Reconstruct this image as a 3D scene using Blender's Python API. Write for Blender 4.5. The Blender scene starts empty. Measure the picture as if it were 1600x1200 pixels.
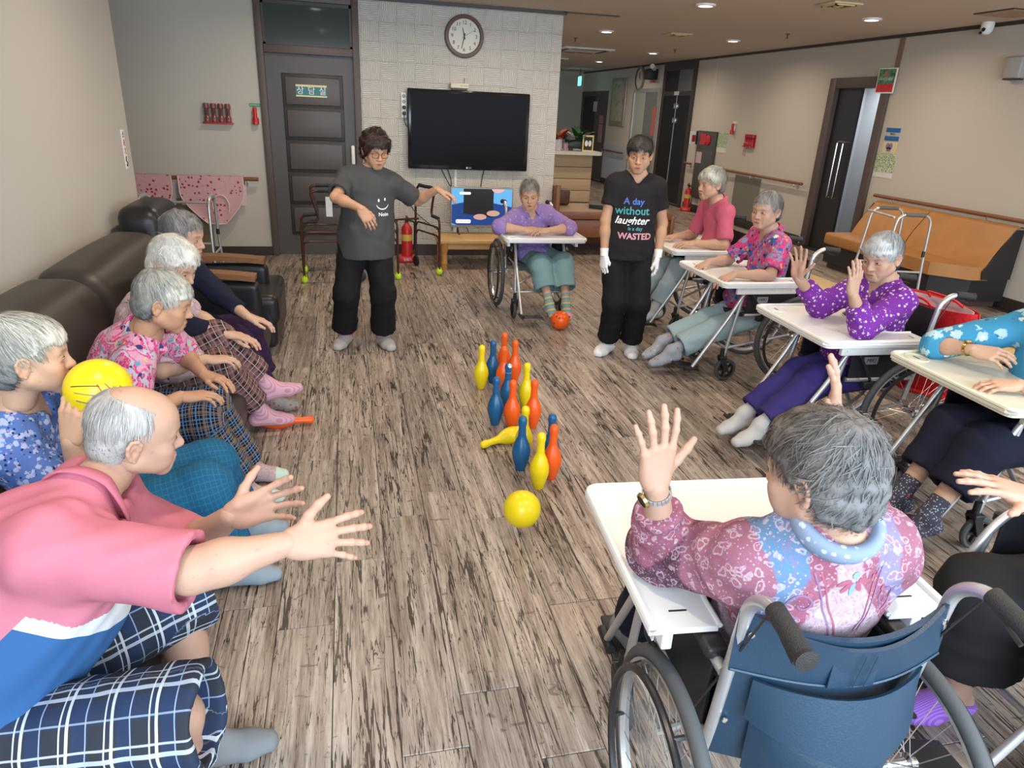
import bpy, bmesh, math, random
import numpy as np
from mathutils import Vector, Matrix, Quaternion
COL = bpy.context.scene.collection
SC = bpy.context.scene
# ------------------------------------------------------------------ camera, world, lights, exposure
cam = bpy.data.cameras.new('camera'); cam_o = bpy.data.objects.new('camera', cam); COL.objects.link(cam_o)
cam.sensor_width = 36; cam.lens = 24.39; cam.clip_start = .02
cam_o.matrix_world = Matrix(((.9750767, .04087148, -.21807099, 0), (-.2175548, .36899653, -.90361024, 0), (.04353555, .92853168, .3686917, 1.68), (0, 0, 0, 1)))
SC.camera = cam_o
world = bpy.data.worlds.new('world'); SC.world = world; world.use_nodes = True
world.node_tree.nodes['Background'].inputs[0].default_value = (.80, .90, 1.0, 1)
world.node_tree.nodes['Background'].inputs[1].default_value = .55
SC.view_settings.view_transform = 'Standard'; SC.view_settings.look = 'None'
SC.view_settings.exposure = 0.0; SC.view_settings.gamma = 1; SC.view_settings.use_curve_mapping = False
def area_light(name, loc, target, sx, sy, power, col):
    l = bpy.data.lights.new(name, 'AREA'); l.shape = 'RECTANGLE'; l.size = sx; l.size_y = sy; l.energy = power; l.color = col
    o = bpy.data.objects.new(name, l); COL.objects.link(o); o.location = loc
    o.rotation_euler = (Vector(target) - Vector(loc)).to_track_quat('-Z', 'Y').to_euler()
    return o
area_light('window_daylight', (2.2, -1.5, 1.80), (2.2, 2.3, .3), 7.0, 1.8, 420, (.71, .86, 1.0))
LAMPS = [(x, y) for y in (1.4, 4.22, 7.03, 9.85, 12.64, 15.5) for x in (-.30, 1.55, 3.45, 5.32) if not (x < 3 and y > 8.5)]
def down_lights(power=17):
    l = bpy.data.lights.new('downlight_glow', 'AREA'); l.shape = 'DISK'; l.size = .15; l.energy = power; l.color = (1.0, .82, .62); l.spread = math.radians(165)
    for x, y in LAMPS:
        o = bpy.data.objects.new('downlight_glow', l); COL.objects.link(o); o.location = (x, y, 2.672)
down_lights()
area_light('inner_room_fill', (7.05, 8.9, 2.35), (7.0, 8.4, 0), .4, .4, 16, (.85, .93, 1.0))  # unseen fill light added behind the open doorway to brighten its gap
# ------------------------------------------------------------------ materials
def new_mat(name, col=(.8, .8, .8), rough=.5, metal=0.0, spec=.5):
    m = bpy.data.materials.new(name); m.use_nodes = True
    b = m.node_tree.nodes['Principled BSDF']
    b.inputs['Base Color'].default_value = (*col, 1); b.inputs['Roughness'].default_value = rough
    b.inputs['Metallic'].default_value = metal; b.inputs['Specular IOR Level'].default_value = spec
    return m
class NT:
    """terse node graph builder"""
    def __init__(s, m):
        s.m = m; s.t = m.node_tree; s.b = s.t.nodes['Principled BSDF']
    def n(s, typ, **kw):
        nd = s.t.nodes.new(typ)
        for k, v in kw.items():
            if hasattr(nd, k): setattr(nd, k, v)
        return nd
    def l(s, a, b): s.t.links.new(a, b)
    def inp(s, nd, name, v):
        if hasattr(v, 'is_linked') or isinstance(v, bpy.types.NodeSocket): s.l(v, nd.inputs[name])
        else: nd.inputs[name].default_value = v
    def coord(s, which='Object', scale=(1, 1, 1), loc=(0, 0, 0), rot=(0, 0, 0)):
        c = s.n('ShaderNodeTexCoord'); mp = s.n('ShaderNodeMapping')
        s.l(c.outputs[which], mp.inputs[0]); mp.inputs['Scale'].default_value = scale; mp.inputs['Location'].default_value = loc; mp.inputs['Rotation'].default_value = rot
        return mp.outputs[0]
    def attr(s, name): 
        a = s.n('ShaderNodeAttribute'); a.attribute_name = name; return a
    def noise(s, vec, scale, detail=3, rough=.55, dist=0, out='Fac'):
        x = s.n('ShaderNodeTexNoise'); s.l(vec, x.inputs['Vector'])
        x.inputs['Scale'].default_value = scale; x.inputs['Detail'].default_value = detail; x.inputs['Roughness'].default_value = rough; x.inputs['Distortion'].default_value = dist
        return x.outputs[0 if out == 'Fac' else 1]
    def vor(s, vec, scale, feature='F1', out='Distance', rand=1.0):
        x = s.n('ShaderNodeTexVoronoi'); x.feature = feature; s.l(vec, x.inputs['Vector']); x.inputs['Scale'].default_value = scale
        if 'Randomness' in x.inputs: x.inputs['Randomness'].default_value = rand
        return x.outputs[out]
    def ramp(s, fac, stops, interp='LINEAR'):
        r = s.n('ShaderNodeValToRGB'); s.l(fac, r.inputs[0]); cr = r.color_ramp; cr.interpolation = interp
        while len(cr.elements) < len(stops): cr.elements.new(.5)
        for e, (p, c) in zip(cr.elements, stops): e.position = p; e.color = (*c, 1) if len(c) == 3 else c
        return r.outputs[0]
    def math(s, op, a, b=None, c=None):
        x = s.n('ShaderNodeMath'); x.operation = op
        for i, v in enumerate((a, b, c)):
            if v is not None: s.inp(x, i, v)
        return x.outputs[0]
    def mix(s, fac, a, b, mode='MIX'):
        x = s.n('ShaderNodeMix'); x.data_type = 'RGBA'; x.blend_type = mode
        s.inp(x, 0, fac)
        for i, v in ((6, a), (7, b)):
            if isinstance(v, tuple): x.inputs[i].default_value = (*v, 1) if len(v) == 3 else v
            else: s.l(v, x.inputs[i])
        return x.outputs[2]
    def sep(s, v):
        x = s.n('ShaderNodeSeparateXYZ'); s.l(v, x.inputs[0]); return x.outputs
    def comb(s, x=0., y=0., z=0.):
        c = s.n('ShaderNodeCombineXYZ')
        for i, v in enumerate((x, y, z)): s.inp(c, i, v)
        return c.outputs[0]
    def color(s, c): s.l(c, s.b.inputs['Base Color'])
    def rough(s, c): s.l(c, s.b.inputs['Roughness'])
    def bump(s, h, strength=.3, dist=.01):
        x = s.n('ShaderNodeBump'); s.l(h, x.inputs['Height']); x.inputs['Strength'].default_value = strength; x.inputs['Distance'].default_value = dist
        s.l(x.outputs[0], s.b.inputs['Normal'])
    def stripe(s, v, period, width, off=0.):
        """1 inside stripes of the given width"""
        f = s.math('FRACT', s.math('DIVIDE', s.math('ADD', v, off + 50.), period))
        return s.math('LESS_THAN', f, width / period)

M_ = {}
def skin_mat(name, col, rough=.55):
    m = new_mat(name, col, rough, spec=.35); t = NT(m)
    o = t.coord()
    base = t.mix(t.noise(o, 9, 3), tuple(c * .90 for c in col), tuple(min(1, c * 1.07) for c in col))
    spots = t.ramp(t.noise(o, 60, 2), [(.66, (1, 1, 1)), (.80, (.86, .76, .70))])
    c = t.mix(1, base, spots, 'MULTIPLY')
    t.color(t.mix(1, c, t.attr('Col').outputs['Color'], 'MULTIPLY'))
    t.bump(t.noise(o, 330, 3), .25, .002)
    m.node_tree.nodes['Principled BSDF'].inputs['Subsurface Weight'].default_value = 0
    return m
def hair_mat(name, dark, light, under=None):
    m = new_mat(name, light, .50, spec=.35); t = NT(m)
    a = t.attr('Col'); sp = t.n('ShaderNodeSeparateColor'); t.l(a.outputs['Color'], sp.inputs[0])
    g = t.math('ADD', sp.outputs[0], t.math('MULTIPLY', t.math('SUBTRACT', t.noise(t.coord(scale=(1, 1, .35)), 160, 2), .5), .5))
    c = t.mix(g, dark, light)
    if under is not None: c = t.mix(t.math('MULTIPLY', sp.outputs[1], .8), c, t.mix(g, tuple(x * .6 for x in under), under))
    t.color(c)
    t.bump(t.noise(t.coord(scale=(1, 1, .3)), 220, 3), .5, .003)
    return m
def cloth_mat(name, col, rough=.85, weave=.15):
    m = new_mat(name, col, rough, spec=.2); t = NT(m)
    o = t.coord()
    t.color(t.mix(t.noise(o, 14, 3), tuple(c * .88 for c in col), tuple(min(1, c * 1.08) for c in col)))
    t.bump(t.noise(o, 420, 2), weave, .002)
    return m
# ------------------------------------------------------------------ people: implicit-surface toolkit
def V(*a): return np.array(a, dtype=np.float64)
def unit(v):
    v = np.asarray(v, dtype=np.float64); return v / (np.linalg.norm(v) + 1e-12)
def lerp(a, b, t): return np.asarray(a) * (1 - t) + np.asarray(b) * t

class Field:
    """a signed distance grid that primitives are blended into one after the other"""
    def __init__(s, lo, hi, h):
        s.h = h; s.lo = np.asarray(lo, dtype=np.float64)
        s.n = np.maximum(np.ceil((np.asarray(hi) - s.lo) / h).astype(int) + 1, 4)
        s.D = np.full(s.n, 0.5, dtype=np.float32)
    def sl(s, lo, hi):
        a = np.clip(np.floor((np.asarray(lo) - s.lo) / s.h).astype(int), 0, s.n)
        b = np.clip(np.ceil((np.asarray(hi) - s.lo) / s.h).astype(int) + 1, 0, s.n)
        if np.any(b <= a): return None
        g = [(s.lo[i] + s.h * np.arange(a[i], b[i])).astype(np.float32) for i in range(3)]
        return (slice(a[0], b[0]), slice(a[1], b[1]), slice(a[2], b[2])), g[0][:, None, None], g[1][None, :, None], g[2][None, None, :]
    def mix(s, S, d, k, op):
        A = s.D[S]
        if op < 0: d = -d
        hh = np.maximum(k - np.abs(A - d), 0) / max(k, 1e-6)
        if op > 0: s.D[S] = np.minimum(A, d) - hh * hh * (k * .25)
        else: s.D[S] = np.maximum(A, d) + hh * hh * (k * .25)
    def cone(s, a, b, r1, r2=None, k=.02, op=1, flat=None, cut=None):
        r2 = r1 if r2 is None else r2
        a = np.asarray(a, float); b = np.asarray(b, float)
        m = max(r1, r2) * (max(1, flat[1]) if flat else 1) + k + 2.5 * s.h
        q = s.sl(np.minimum(a, b) - m, np.maximum(a, b) + m)
        if q is None: return
        S, X, Y, Z = q
        ba = b - a; L = max(ba @ ba, 1e-9)
        px, py, pz = X - a[0], Y - a[1], Z - a[2]
        t = np.clip((px * ba[0] + py * ba[1] + pz * ba[2]) / L, 0, 1)
        qx, qy, qz = px - t * ba[0], py - t * ba[1], pz - t * ba[2]
        if flat:
            nrm, f = unit(flat[0]), flat[1]
            c = (qx * nrm[0] + qy * nrm[1] + qz * nrm[2]) * (1 / f - 1)
            qx, qy, qz = qx + c * nrm[0], qy + c * nrm[1], qz + c * nrm[2]
        d = np.sqrt(qx * qx + qy * qy + qz * qz) - (r1 + t * (r2 - r1))
        if flat and flat[1] < 1: d = d * flat[1]
        if cut is not None:
            for c0, cn in cut:
                cn = unit(cn); d = np.maximum(d, (X - c0[0]) * cn[0] + (Y - c0[1]) * cn[1] + (Z - c0[2]) * cn[2])
        s.mix(S, d, k, op)
    def ell(s, c, r, R=None, k=.02, op=1, cut=None):
        c = np.asarray(c, float); r = np.asarray(r, float)
        m = r.max() + k + 2.5 * s.h
        q = s.sl(c - m, c + m)
        if q is None: return
        S, X, Y, Z = q
        px, py, pz = X - c[0], Y - c[1], Z - c[2]
        if R is not None:
            R = np.asarray(R, float)
            px, py, pz = (px * R[0, i] + py * R[1, i] + pz * R[2, i] for i in range(3))
        k0 = np.sqrt((px / r[0]) ** 2 + (py / r[1]) ** 2 + (pz / r[2]) ** 2)
        k1 = np.sqrt((px / r[0] ** 2) ** 2 + (py / r[1] ** 2) ** 2 + (pz / r[2] ** 2) ** 2)
        d = k0 * (k0 - 1) / np.maximum(k1, 1e-6)
        if cut is not None:
            for c0, cn in cut:
                cn = unit(cn); d = np.maximum(d, (X - c0[0]) * cn[0] + (Y - c0[1]) * cn[1] + (Z - c0[2]) * cn[2])
        s.mix(S, d, k, op)
    def plane(s, c0, cn, k=.004):            # keep the side opposite to cn
        cn = unit(cn)
        S, X, Y, Z = s.sl(s.lo, s.lo + s.h * s.n)
        d = ((X - c0[0]) * cn[0] + (Y - c0[1]) * cn[1] + (Z - c0[2]) * cn[2]).astype(np.float32)
        s.mix(S, -d, k, -1)
    def mesh(s, smooth=2):
        D = s.D; h = s.h
        D[0], D[-1], D[:, 0], D[:, -1], D[:, :, 0], D[:, :, -1] = (.5,) * 6
        ins = D < 0
        n = np.array(D.shape) - 1
        cnt = np.zeros(n, dtype=np.int8)
        for i in (0, 1):
            for j in (0, 1):
                for k in (0, 1): cnt += ins[i:n[0] + i, j:n[1] + j, k:n[2] + k]
        act = (cnt > 0) & (cnt < 8)
        cells = np.argwhere(act)
        idx = np.full(n, -1, dtype=np.int32); idx[act] = np.arange(len(cells))
        acc = np.zeros((len(cells), 3)); num = np.zeros(len(cells))
        for ax in range(3):
            o = [a for a in range(3) if a != ax]
            for u in (0, 1):
                for w in (0, 1):
                    A = np.zeros(3, int); A[o[0]] = u; A[o[1]] = w
                    B = A.copy(); B[ax] = 1
                    ca, cb = cells + A, cells + B
                    da, db = D[ca[:, 0], ca[:, 1], ca[:, 2]], D[cb[:, 0], cb[:, 1], cb[:, 2]]
                    m = (da < 0) != (db < 0)
                    t = da[m] / (da[m] - db[m])
                    p = np.repeat(A[None].astype(float), m.sum(), 0); p[:, ax] += t
                    acc[m] += p; num[m] += 1
        v = s.lo + h * (cells + acc / np.maximum(num, 1)[:, None])
        quads = []
        for ax in range(3):
            o1, o2 = (ax + 1) % 3, (ax + 2) % 3
            sa = [slice(1, n[i]) for i in range(3)]; sa[ax] = slice(0, n[ax])
            sb = list(sa); sb[ax] = slice(1, n[ax] + 1)
            a, b = ins[tuple(sa)], ins[tuple(sb)]
            e = np.argwhere(a != b)
            if not len(e): continue
            flip = a[e[:, 0], e[:, 1], e[:, 2]]
            base = e.copy()
            for i in range(3):
                if i != ax: base[:, i] += 1
            def cell(d1, d2):
                q = base.copy(); q[:, o1] -= d1; q[:, o2] -= d2
                return idx[q[:, 0], q[:, 1], q[:, 2]]
            Q = np.stack([cell(1, 1), cell(0, 1), cell(0, 0), cell(1, 0)], 1)
            Q[~flip] = Q[~flip][:, ::-1]
            quads.append(Q)
        q = np.concatenate(quads) if quads else np.zeros((0, 4), int)
        q = q[(q >= 0).all(1)]
        return relax(v, q, smooth), q

def relax(v, q, n, lam=.5):
    if n <= 0 or not len(q): return v
    e = np.concatenate([q[:, [0, 1]], q[:, [1, 2]], q[:, [2, 3]], q[:, [3, 0]]])
    deg = np.bincount(e.ravel(), minlength=len(v)).astype(float)
    for it in range(n):
        for l in (lam, -lam * .96 if it < n - 1 else 0):
            if l == 0: continue
            s = np.stack([np.bincount(e[:, 0], v[e[:, 1], i], len(v)) + np.bincount(e[:, 1], v[e[:, 0], i], len(v)) for i in range(3)], 1)
            v = v + l * (s / np.maximum(deg, 1)[:, None] - v)
    return v

def vnormals(v, q):
    a = np.cross(v[q[:, 2]] - v[q[:, 0]], v[q[:, 3]] - v[q[:, 1]])
    nr = np.stack([np.bincount(q.ravel(), np.repeat(a[:, i], 4), len(v)) for i in range(3)], 1)
    return nr / (np.linalg.norm(nr, axis=1, keepdims=True) + 1e-12)

class Soup:
    """verts, quads, colours, material slots gathered into one mesh"""
    def __init__(s): s.v, s.q, s.c, s.m, s.u, s.n = [], [], [], [], [], 0
    def add(s, v, q, col=(1, 1, 1), mat=0, uv=None):
        v = np.asarray(v, float); q = np.asarray(q, int)
        s.v.append(v); s.q.append(q + s.n); s.n += len(v)
        col = np.asarray(col, float)
        s.c.append(np.repeat(col[None], len(v), 0) if col.ndim == 1 else col)
        s.m.append(np.full(len(q), mat) if np.isscalar(mat) else mat)
        s.u.append(np.zeros((len(v), 3)) if uv is None else uv)
    def build(s, name, mats, origin=(0, 0, 0), parent=None, smooth=True):
        v = np.concatenate(s.v) - np.asarray(origin); q = np.concatenate(s.q)
        me = bpy.data.meshes.new(name)
        me.vertices.add(len(v)); me.vertices.foreach_set('co', v.astype(np.float32).ravel())
        me.loops.add(q.size); me.loops.foreach_set('vertex_index', q.astype(np.int32).ravel())
        me.polygons.add(len(q)); me.polygons.foreach_set('loop_start', np.arange(0, q.size, 4, dtype=np.int32))
        me.polygons.foreach_set('material_index', np.concatenate(s.m).astype(np.int32))
        me.polygons.foreach_set('use_smooth', np.full(len(q), smooth))
        at = me.attributes.new('Col', 'FLOAT_COLOR', 'POINT')
        c = np.concatenate([np.concatenate(s.c), np.ones((len(v), 1))], 1)
        at.data.foreach_set('color', c.astype(np.float32).ravel())
        at = me.attributes.new('pat', 'FLOAT_VECTOR', 'POINT')
        at.data.foreach_set('vector', np.concatenate(s.u).astype(np.float32).ravel())
        me.update(calc_edges=True)
        for m in (mats if isinstance(mats, (list, tuple)) else [mats]): me.materials.append(m)
        o = bpy.data.objects.new(name, me); COL.objects.link(o)
        o.location = origin
        if parent is not None:
            o.parent = parent; w = np.zeros(3); a = parent
            while a is not None: w += np.asarray(a.location); a = a.parent
            o.location = np.asarray(origin) - w
        return o

def wob(p, amp, f, seed=0):
    """smooth pseudo-noise of points (folds, curls)"""
    r = np.random.RandomState(seed); o = np.zeros(len(p))
    for i in range(4):
        k = r.normal(size=3); k = k / np.linalg.norm(k) * f * (1 + .7 * i)
        w = r.normal(size=3) * f * .5
        o += np.sin(p @ k + r.rand() * 6.3 + 1.6 * np.sin(p @ w + r.rand() * 6)) / (1 + .6 * i)
    return amp * o / 2

def tube_pts(pts, rad, ns=6):
    """quads of a tube along points"""
    pts = np.asarray(pts, float); n = len(pts)
    rad = np.full(n, rad) if np.isscalar(rad) else np.asarray(rad, float)
    T = np.gradient(pts, axis=0); T /= np.linalg.norm(T, axis=1, keepdims=True) + 1e-12
    ref = V(0, 0, 1) if abs(T[0][2]) < .9 else V(1, 0, 0)
    vs = []
    a = unit(np.cross(T[0], ref))
    for i in range(n):
        a = unit(a - T[i] * (a @ T[i])); b = np.cross(T[i], a)
        th = np.arange(ns) * 2 * math.pi / ns
        vs.append(pts[i] + rad[i] * (np.cos(th)[:, None] * a + np.sin(th)[:, None] * b))
    v = np.concatenate(vs)
    q = [[i * ns + j, i * ns + (j + 1) % ns, (i + 1) * ns + (j + 1) % ns, (i + 1) * ns + j] for i in range(n - 1) for j in range(ns)]
    return v, np.array(q)

# ---- heads (canonical: +Y where the face looks, +Z up, origin between the ears at eye level)
_HEADS = {}
def head_mesh(kind='old', mouth=0.0, h=.0030, lids=.3, wide=1.0):
    """kind old | mid ; mouth = how far the mouth is open ; lids = eye opening"""
    key = (kind, mouth, h, lids, wide)
    if key in _HEADS: return _HEADS[key]
    old = kind == 'old'
    F = Field((-.105, -.135, -.19), (.105, .14, .135), h)
    F.ell((0, -.014, .036), (.0745, .094, .080), k=.01)
    F.ell((0, .026, -.018), (.0665, .062, .078), k=.03)
    F.ell((0, .040, .038), (.060, .050, .050), k=.03)
    for sx in (-1, 1):
        F.cone((sx * .054, .000, -.058), (sx * .018, .066, -.093), .019, .017, k=.03)
        F.ell((sx * .044, .058, -.026), (.021, .022, .019), k=.022)
        F.ell((sx * .036, .062, -.055), (.020, .021, .026), k=.025)
        F.cone((sx * .012, .084, .019), (sx * .042, .072, .018), .011, .009, k=.014)
    F.cone((-.010, .070, -.096), (.010, .070, -.096), .0165, k=.02)
    F.ell((0, .073, -.068), (.030, .020, .028), k=.02)
    F.cone((0, -.022, -.05), (0, -.040, -.130), .052, .046, k=.03)
    for sx in (-1, 1):                                            # eye sockets, then the lids over the eyeballs
        F.ell((sx * .031, .096, .001), (.019, .017, .011), k=.016, op=-1)
        F.ell((sx * .0315, .0735, -.001), (.0155, .0145, .0125), k=.008)
    F.cone((0, .083, .010), (0, .1035, -.030), .0075, .0105, k=.014)
    F.ell((0, .1035, -.033), (.0115, .0105, .0095), k=.008)
    for sx in (-1, 1):
        F.ell((sx * .0125, .094, -.036), (.0075, .010, .0075), k=.007)
        F.ell((sx * .0065, .1015, -.0435), (.0035, .005, .004), k=.003, op=-1)
    up, lo = .0915, .0895
    F.ell((0, up, -.0625), (.022, .0095, .0058), k=.008)
    F.ell((0, lo, -.0735 - mouth * .35), (.019, .0095, .0062), k=.008)
    F.ell((0, up + .008, -.0678 - mouth * .2), (.019 if not mouth else .015, .012 + mouth * .3, .0012 + mouth * .45), k=.003, op=-1)
    if old:
        for sx in (-1, 1):
            F.cone((sx * .018, .100, -.040), (sx * .034, .086, -.078), .0022, k=.006, op=-1)
            F.cone((sx * .018, .0915, -.0135), (sx * .043, .080, -.013), .0020, k=.005, op=-1)
            F.cone((sx * .030, .081, -.082), (sx * .026, .080, -.098), .0018, k=.005, op=-1)
    for sx in (-1, 1):                                            # ears
        ex, ey, ez = sx * .0735, -.010, -.012
        R = np.array([[.92, -sx * .38, 0], [sx * .38, .92, 0], [0, 0, 1.]])
        F.ell((ex + sx * .004, ey - .002, ez), (.0065, .018, .031), R=R, k=.006)
        rim = [(0, .012, .004), (.002, .013, .018), (.005, .004, .029), (.009, -.010, .028), (.011, -.017, .014), (.010, -.015, -.004), (.006, -.007, -.020), (.003, .003, -.028)]
        for a, b in zip(rim[:-1], rim[1:]):
            F.cone((ex + sx * (.004 + a[0]), ey + a[1], ez + a[2]), (ex + sx * (.004 + b[0]), ey + b[1], ez + b[2]), .0042, k=.004)
        F.ell((ex + sx * .013, ey + .001, ez - .002), (.008, .008, .012), k=.004, op=-1)
    v, q = F.mesh(2)
    # surface height towards +Y
    xs, zs = F.lo[0] + h * np.arange(F.n[0]), F.lo[2] + h * np.arange(F.n[2])
    ins = F.D < 0
    last = F.n[1] - 1 - np.argmax(ins[:, ::-1, :], axis=1)
    last = np.clip(last, 0, F.n[1] - 2)
    I, K = np.meshgrid(np.arange(F.n[0]), np.arange(F.n[2]), indexing='ij')
    d0, d1 = F.D[I, last, K], F.D[I, last + 1, K]
    HY = F.lo[1] + h * (last + d0 / np.minimum(d0 - d1, -1e-6))
    def sy(x, z):
        fx, fz = (np.asarray(x) - F.lo[0]) / h, (np.asarray(z) - F.lo[2]) / h
        i, k = np.floor(fx).astype(int), np.floor(fz).astype(int); a, b = fx - i, fz - k
        return HY[i, k] * (1 - a) * (1 - b) + HY[i + 1, k] * a * (1 - b) + HY[i, k + 1] * (1 - a) * b + HY[i + 1, k + 1] * a * b
    x, y, z = v.T
    col = np.ones((len(v), 3))
    def tint(w, c):
        w = np.clip(w, 0, 1)[:, None]; col[:] = col * (1 - w) + col * np.asarray(c) * w
    ax_ = np.abs(x)
    lipw = np.exp(-(((x / .021) ** 2 + ((z + .068 + mouth * .17) / (.0088 + mouth * .25)) ** 2)) ** 2) * (y > .07)
    tint(lipw * 1.0, (.78, .50, .48) if old else (.82, .42, .42))
    tint(np.exp(-((ax_ - .042) ** 2 + (z + .035) ** 2) / .022 ** 2) * (y > .02) * .6, (1., .83, .80))
    tint(np.exp(-((x / .016) ** 2 + ((z + .035) / .015) ** 2)) * (y > .08) * .5, (1., .84, .80))
    tint(np.exp(-(((ax_ - .031) / .019) ** 2 + ((z + .004) / .014) ** 2)) * (y > .05) * .55, (.80, .68, .62))
    tint(np.exp(-(((ax_ - .033) / .017) ** 4 + ((z - .0225 - .03 * (.033 - ax_) * 0) / .0038) ** 2)) * (y > .05) * (.55 if old else .9), (.30, .27, .26))
    tint(np.exp(-((ax_ - .083) ** 2 + (y + .012) ** 2 + (z + .012) ** 2) / .018 ** 2) * .5, (1., .82, .78))
    if mouth: tint(np.exp(-((x / .016) ** 2 + ((z + .068 + mouth * .2) / (mouth * .4)) ** 2) ** 2) * (y > .06) * (y < .0875), (.16, .06, .05))
    S = Soup(); S.add(v, q, col, 0)
    ne = 13
    for sx in (-1, 1):                                            # the eyes between the lids
        cx, cz, hw, hh = sx * .0312, -.001, .0135, .0028 + .006 * lids
        U, W = np.meshgrid(np.linspace(-1, 1, ne), np.linspace(-1, 1, 7), indexing='ij')
        px = cx + U * hw; pz = cz + W * hh * np.sqrt(np.maximum(1 - U ** 2, .02)) * np.where(W > 0, 1, .75) + .0012 * U * sx
        py = sy(px, pz) + .0009
        vv = np.stack([px, py, pz], -1).reshape(-1, 3)
        qq = np.array([[i * 7 + j, (i + 1) * 7 + j, (i + 1) * 7 + j + 1, i * 7 + j + 1] for i in range(ne - 1) for j in range(6)])
        r = np.sqrt((vv[:, 0] - cx) ** 2 + (vv[:, 2] - cz) ** 2)
        ec = np.where((r < .0058)[:, None], np.array([.035, .02, .015]), np.array([.62, .56, .52]))
        S.add(vv, qq, ec, 1)
        u = np.linspace(-1, 1, 13)
        for top, rad, cc in ((1, .0012, (.16, .11, .10)), (-.78, .0009, (.62, .46, .42))):
            lx = cx + u * hw * 1.06; lz = cz + top * hh * np.sqrt(np.maximum(1 - u ** 2, .0)) + .0012 * u * sx
            S.add(*tube_pts(np.stack([lx, sy(lx, lz) + .0008, lz], 1), rad * np.sqrt(np.maximum(1.02 - u ** 2, .1)), 5), cc, 0)
    out = (np.concatenate(S.v), np.concatenate(S.q), np.concatenate(S.c), np.concatenate(S.m))
    out[0][:, 0] *= wide
    _HEADS[key] = out
    return out

def hair_line(y, zf, zt, ze, zn):
    return np.interp(y, [-.14, -.06, -.035, -.012, .012, .045, .075, .10], [zn, zn, zn * .8 + ze * .2 - .01, ze, ze + .006, zt, zf - .012, zf])

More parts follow.
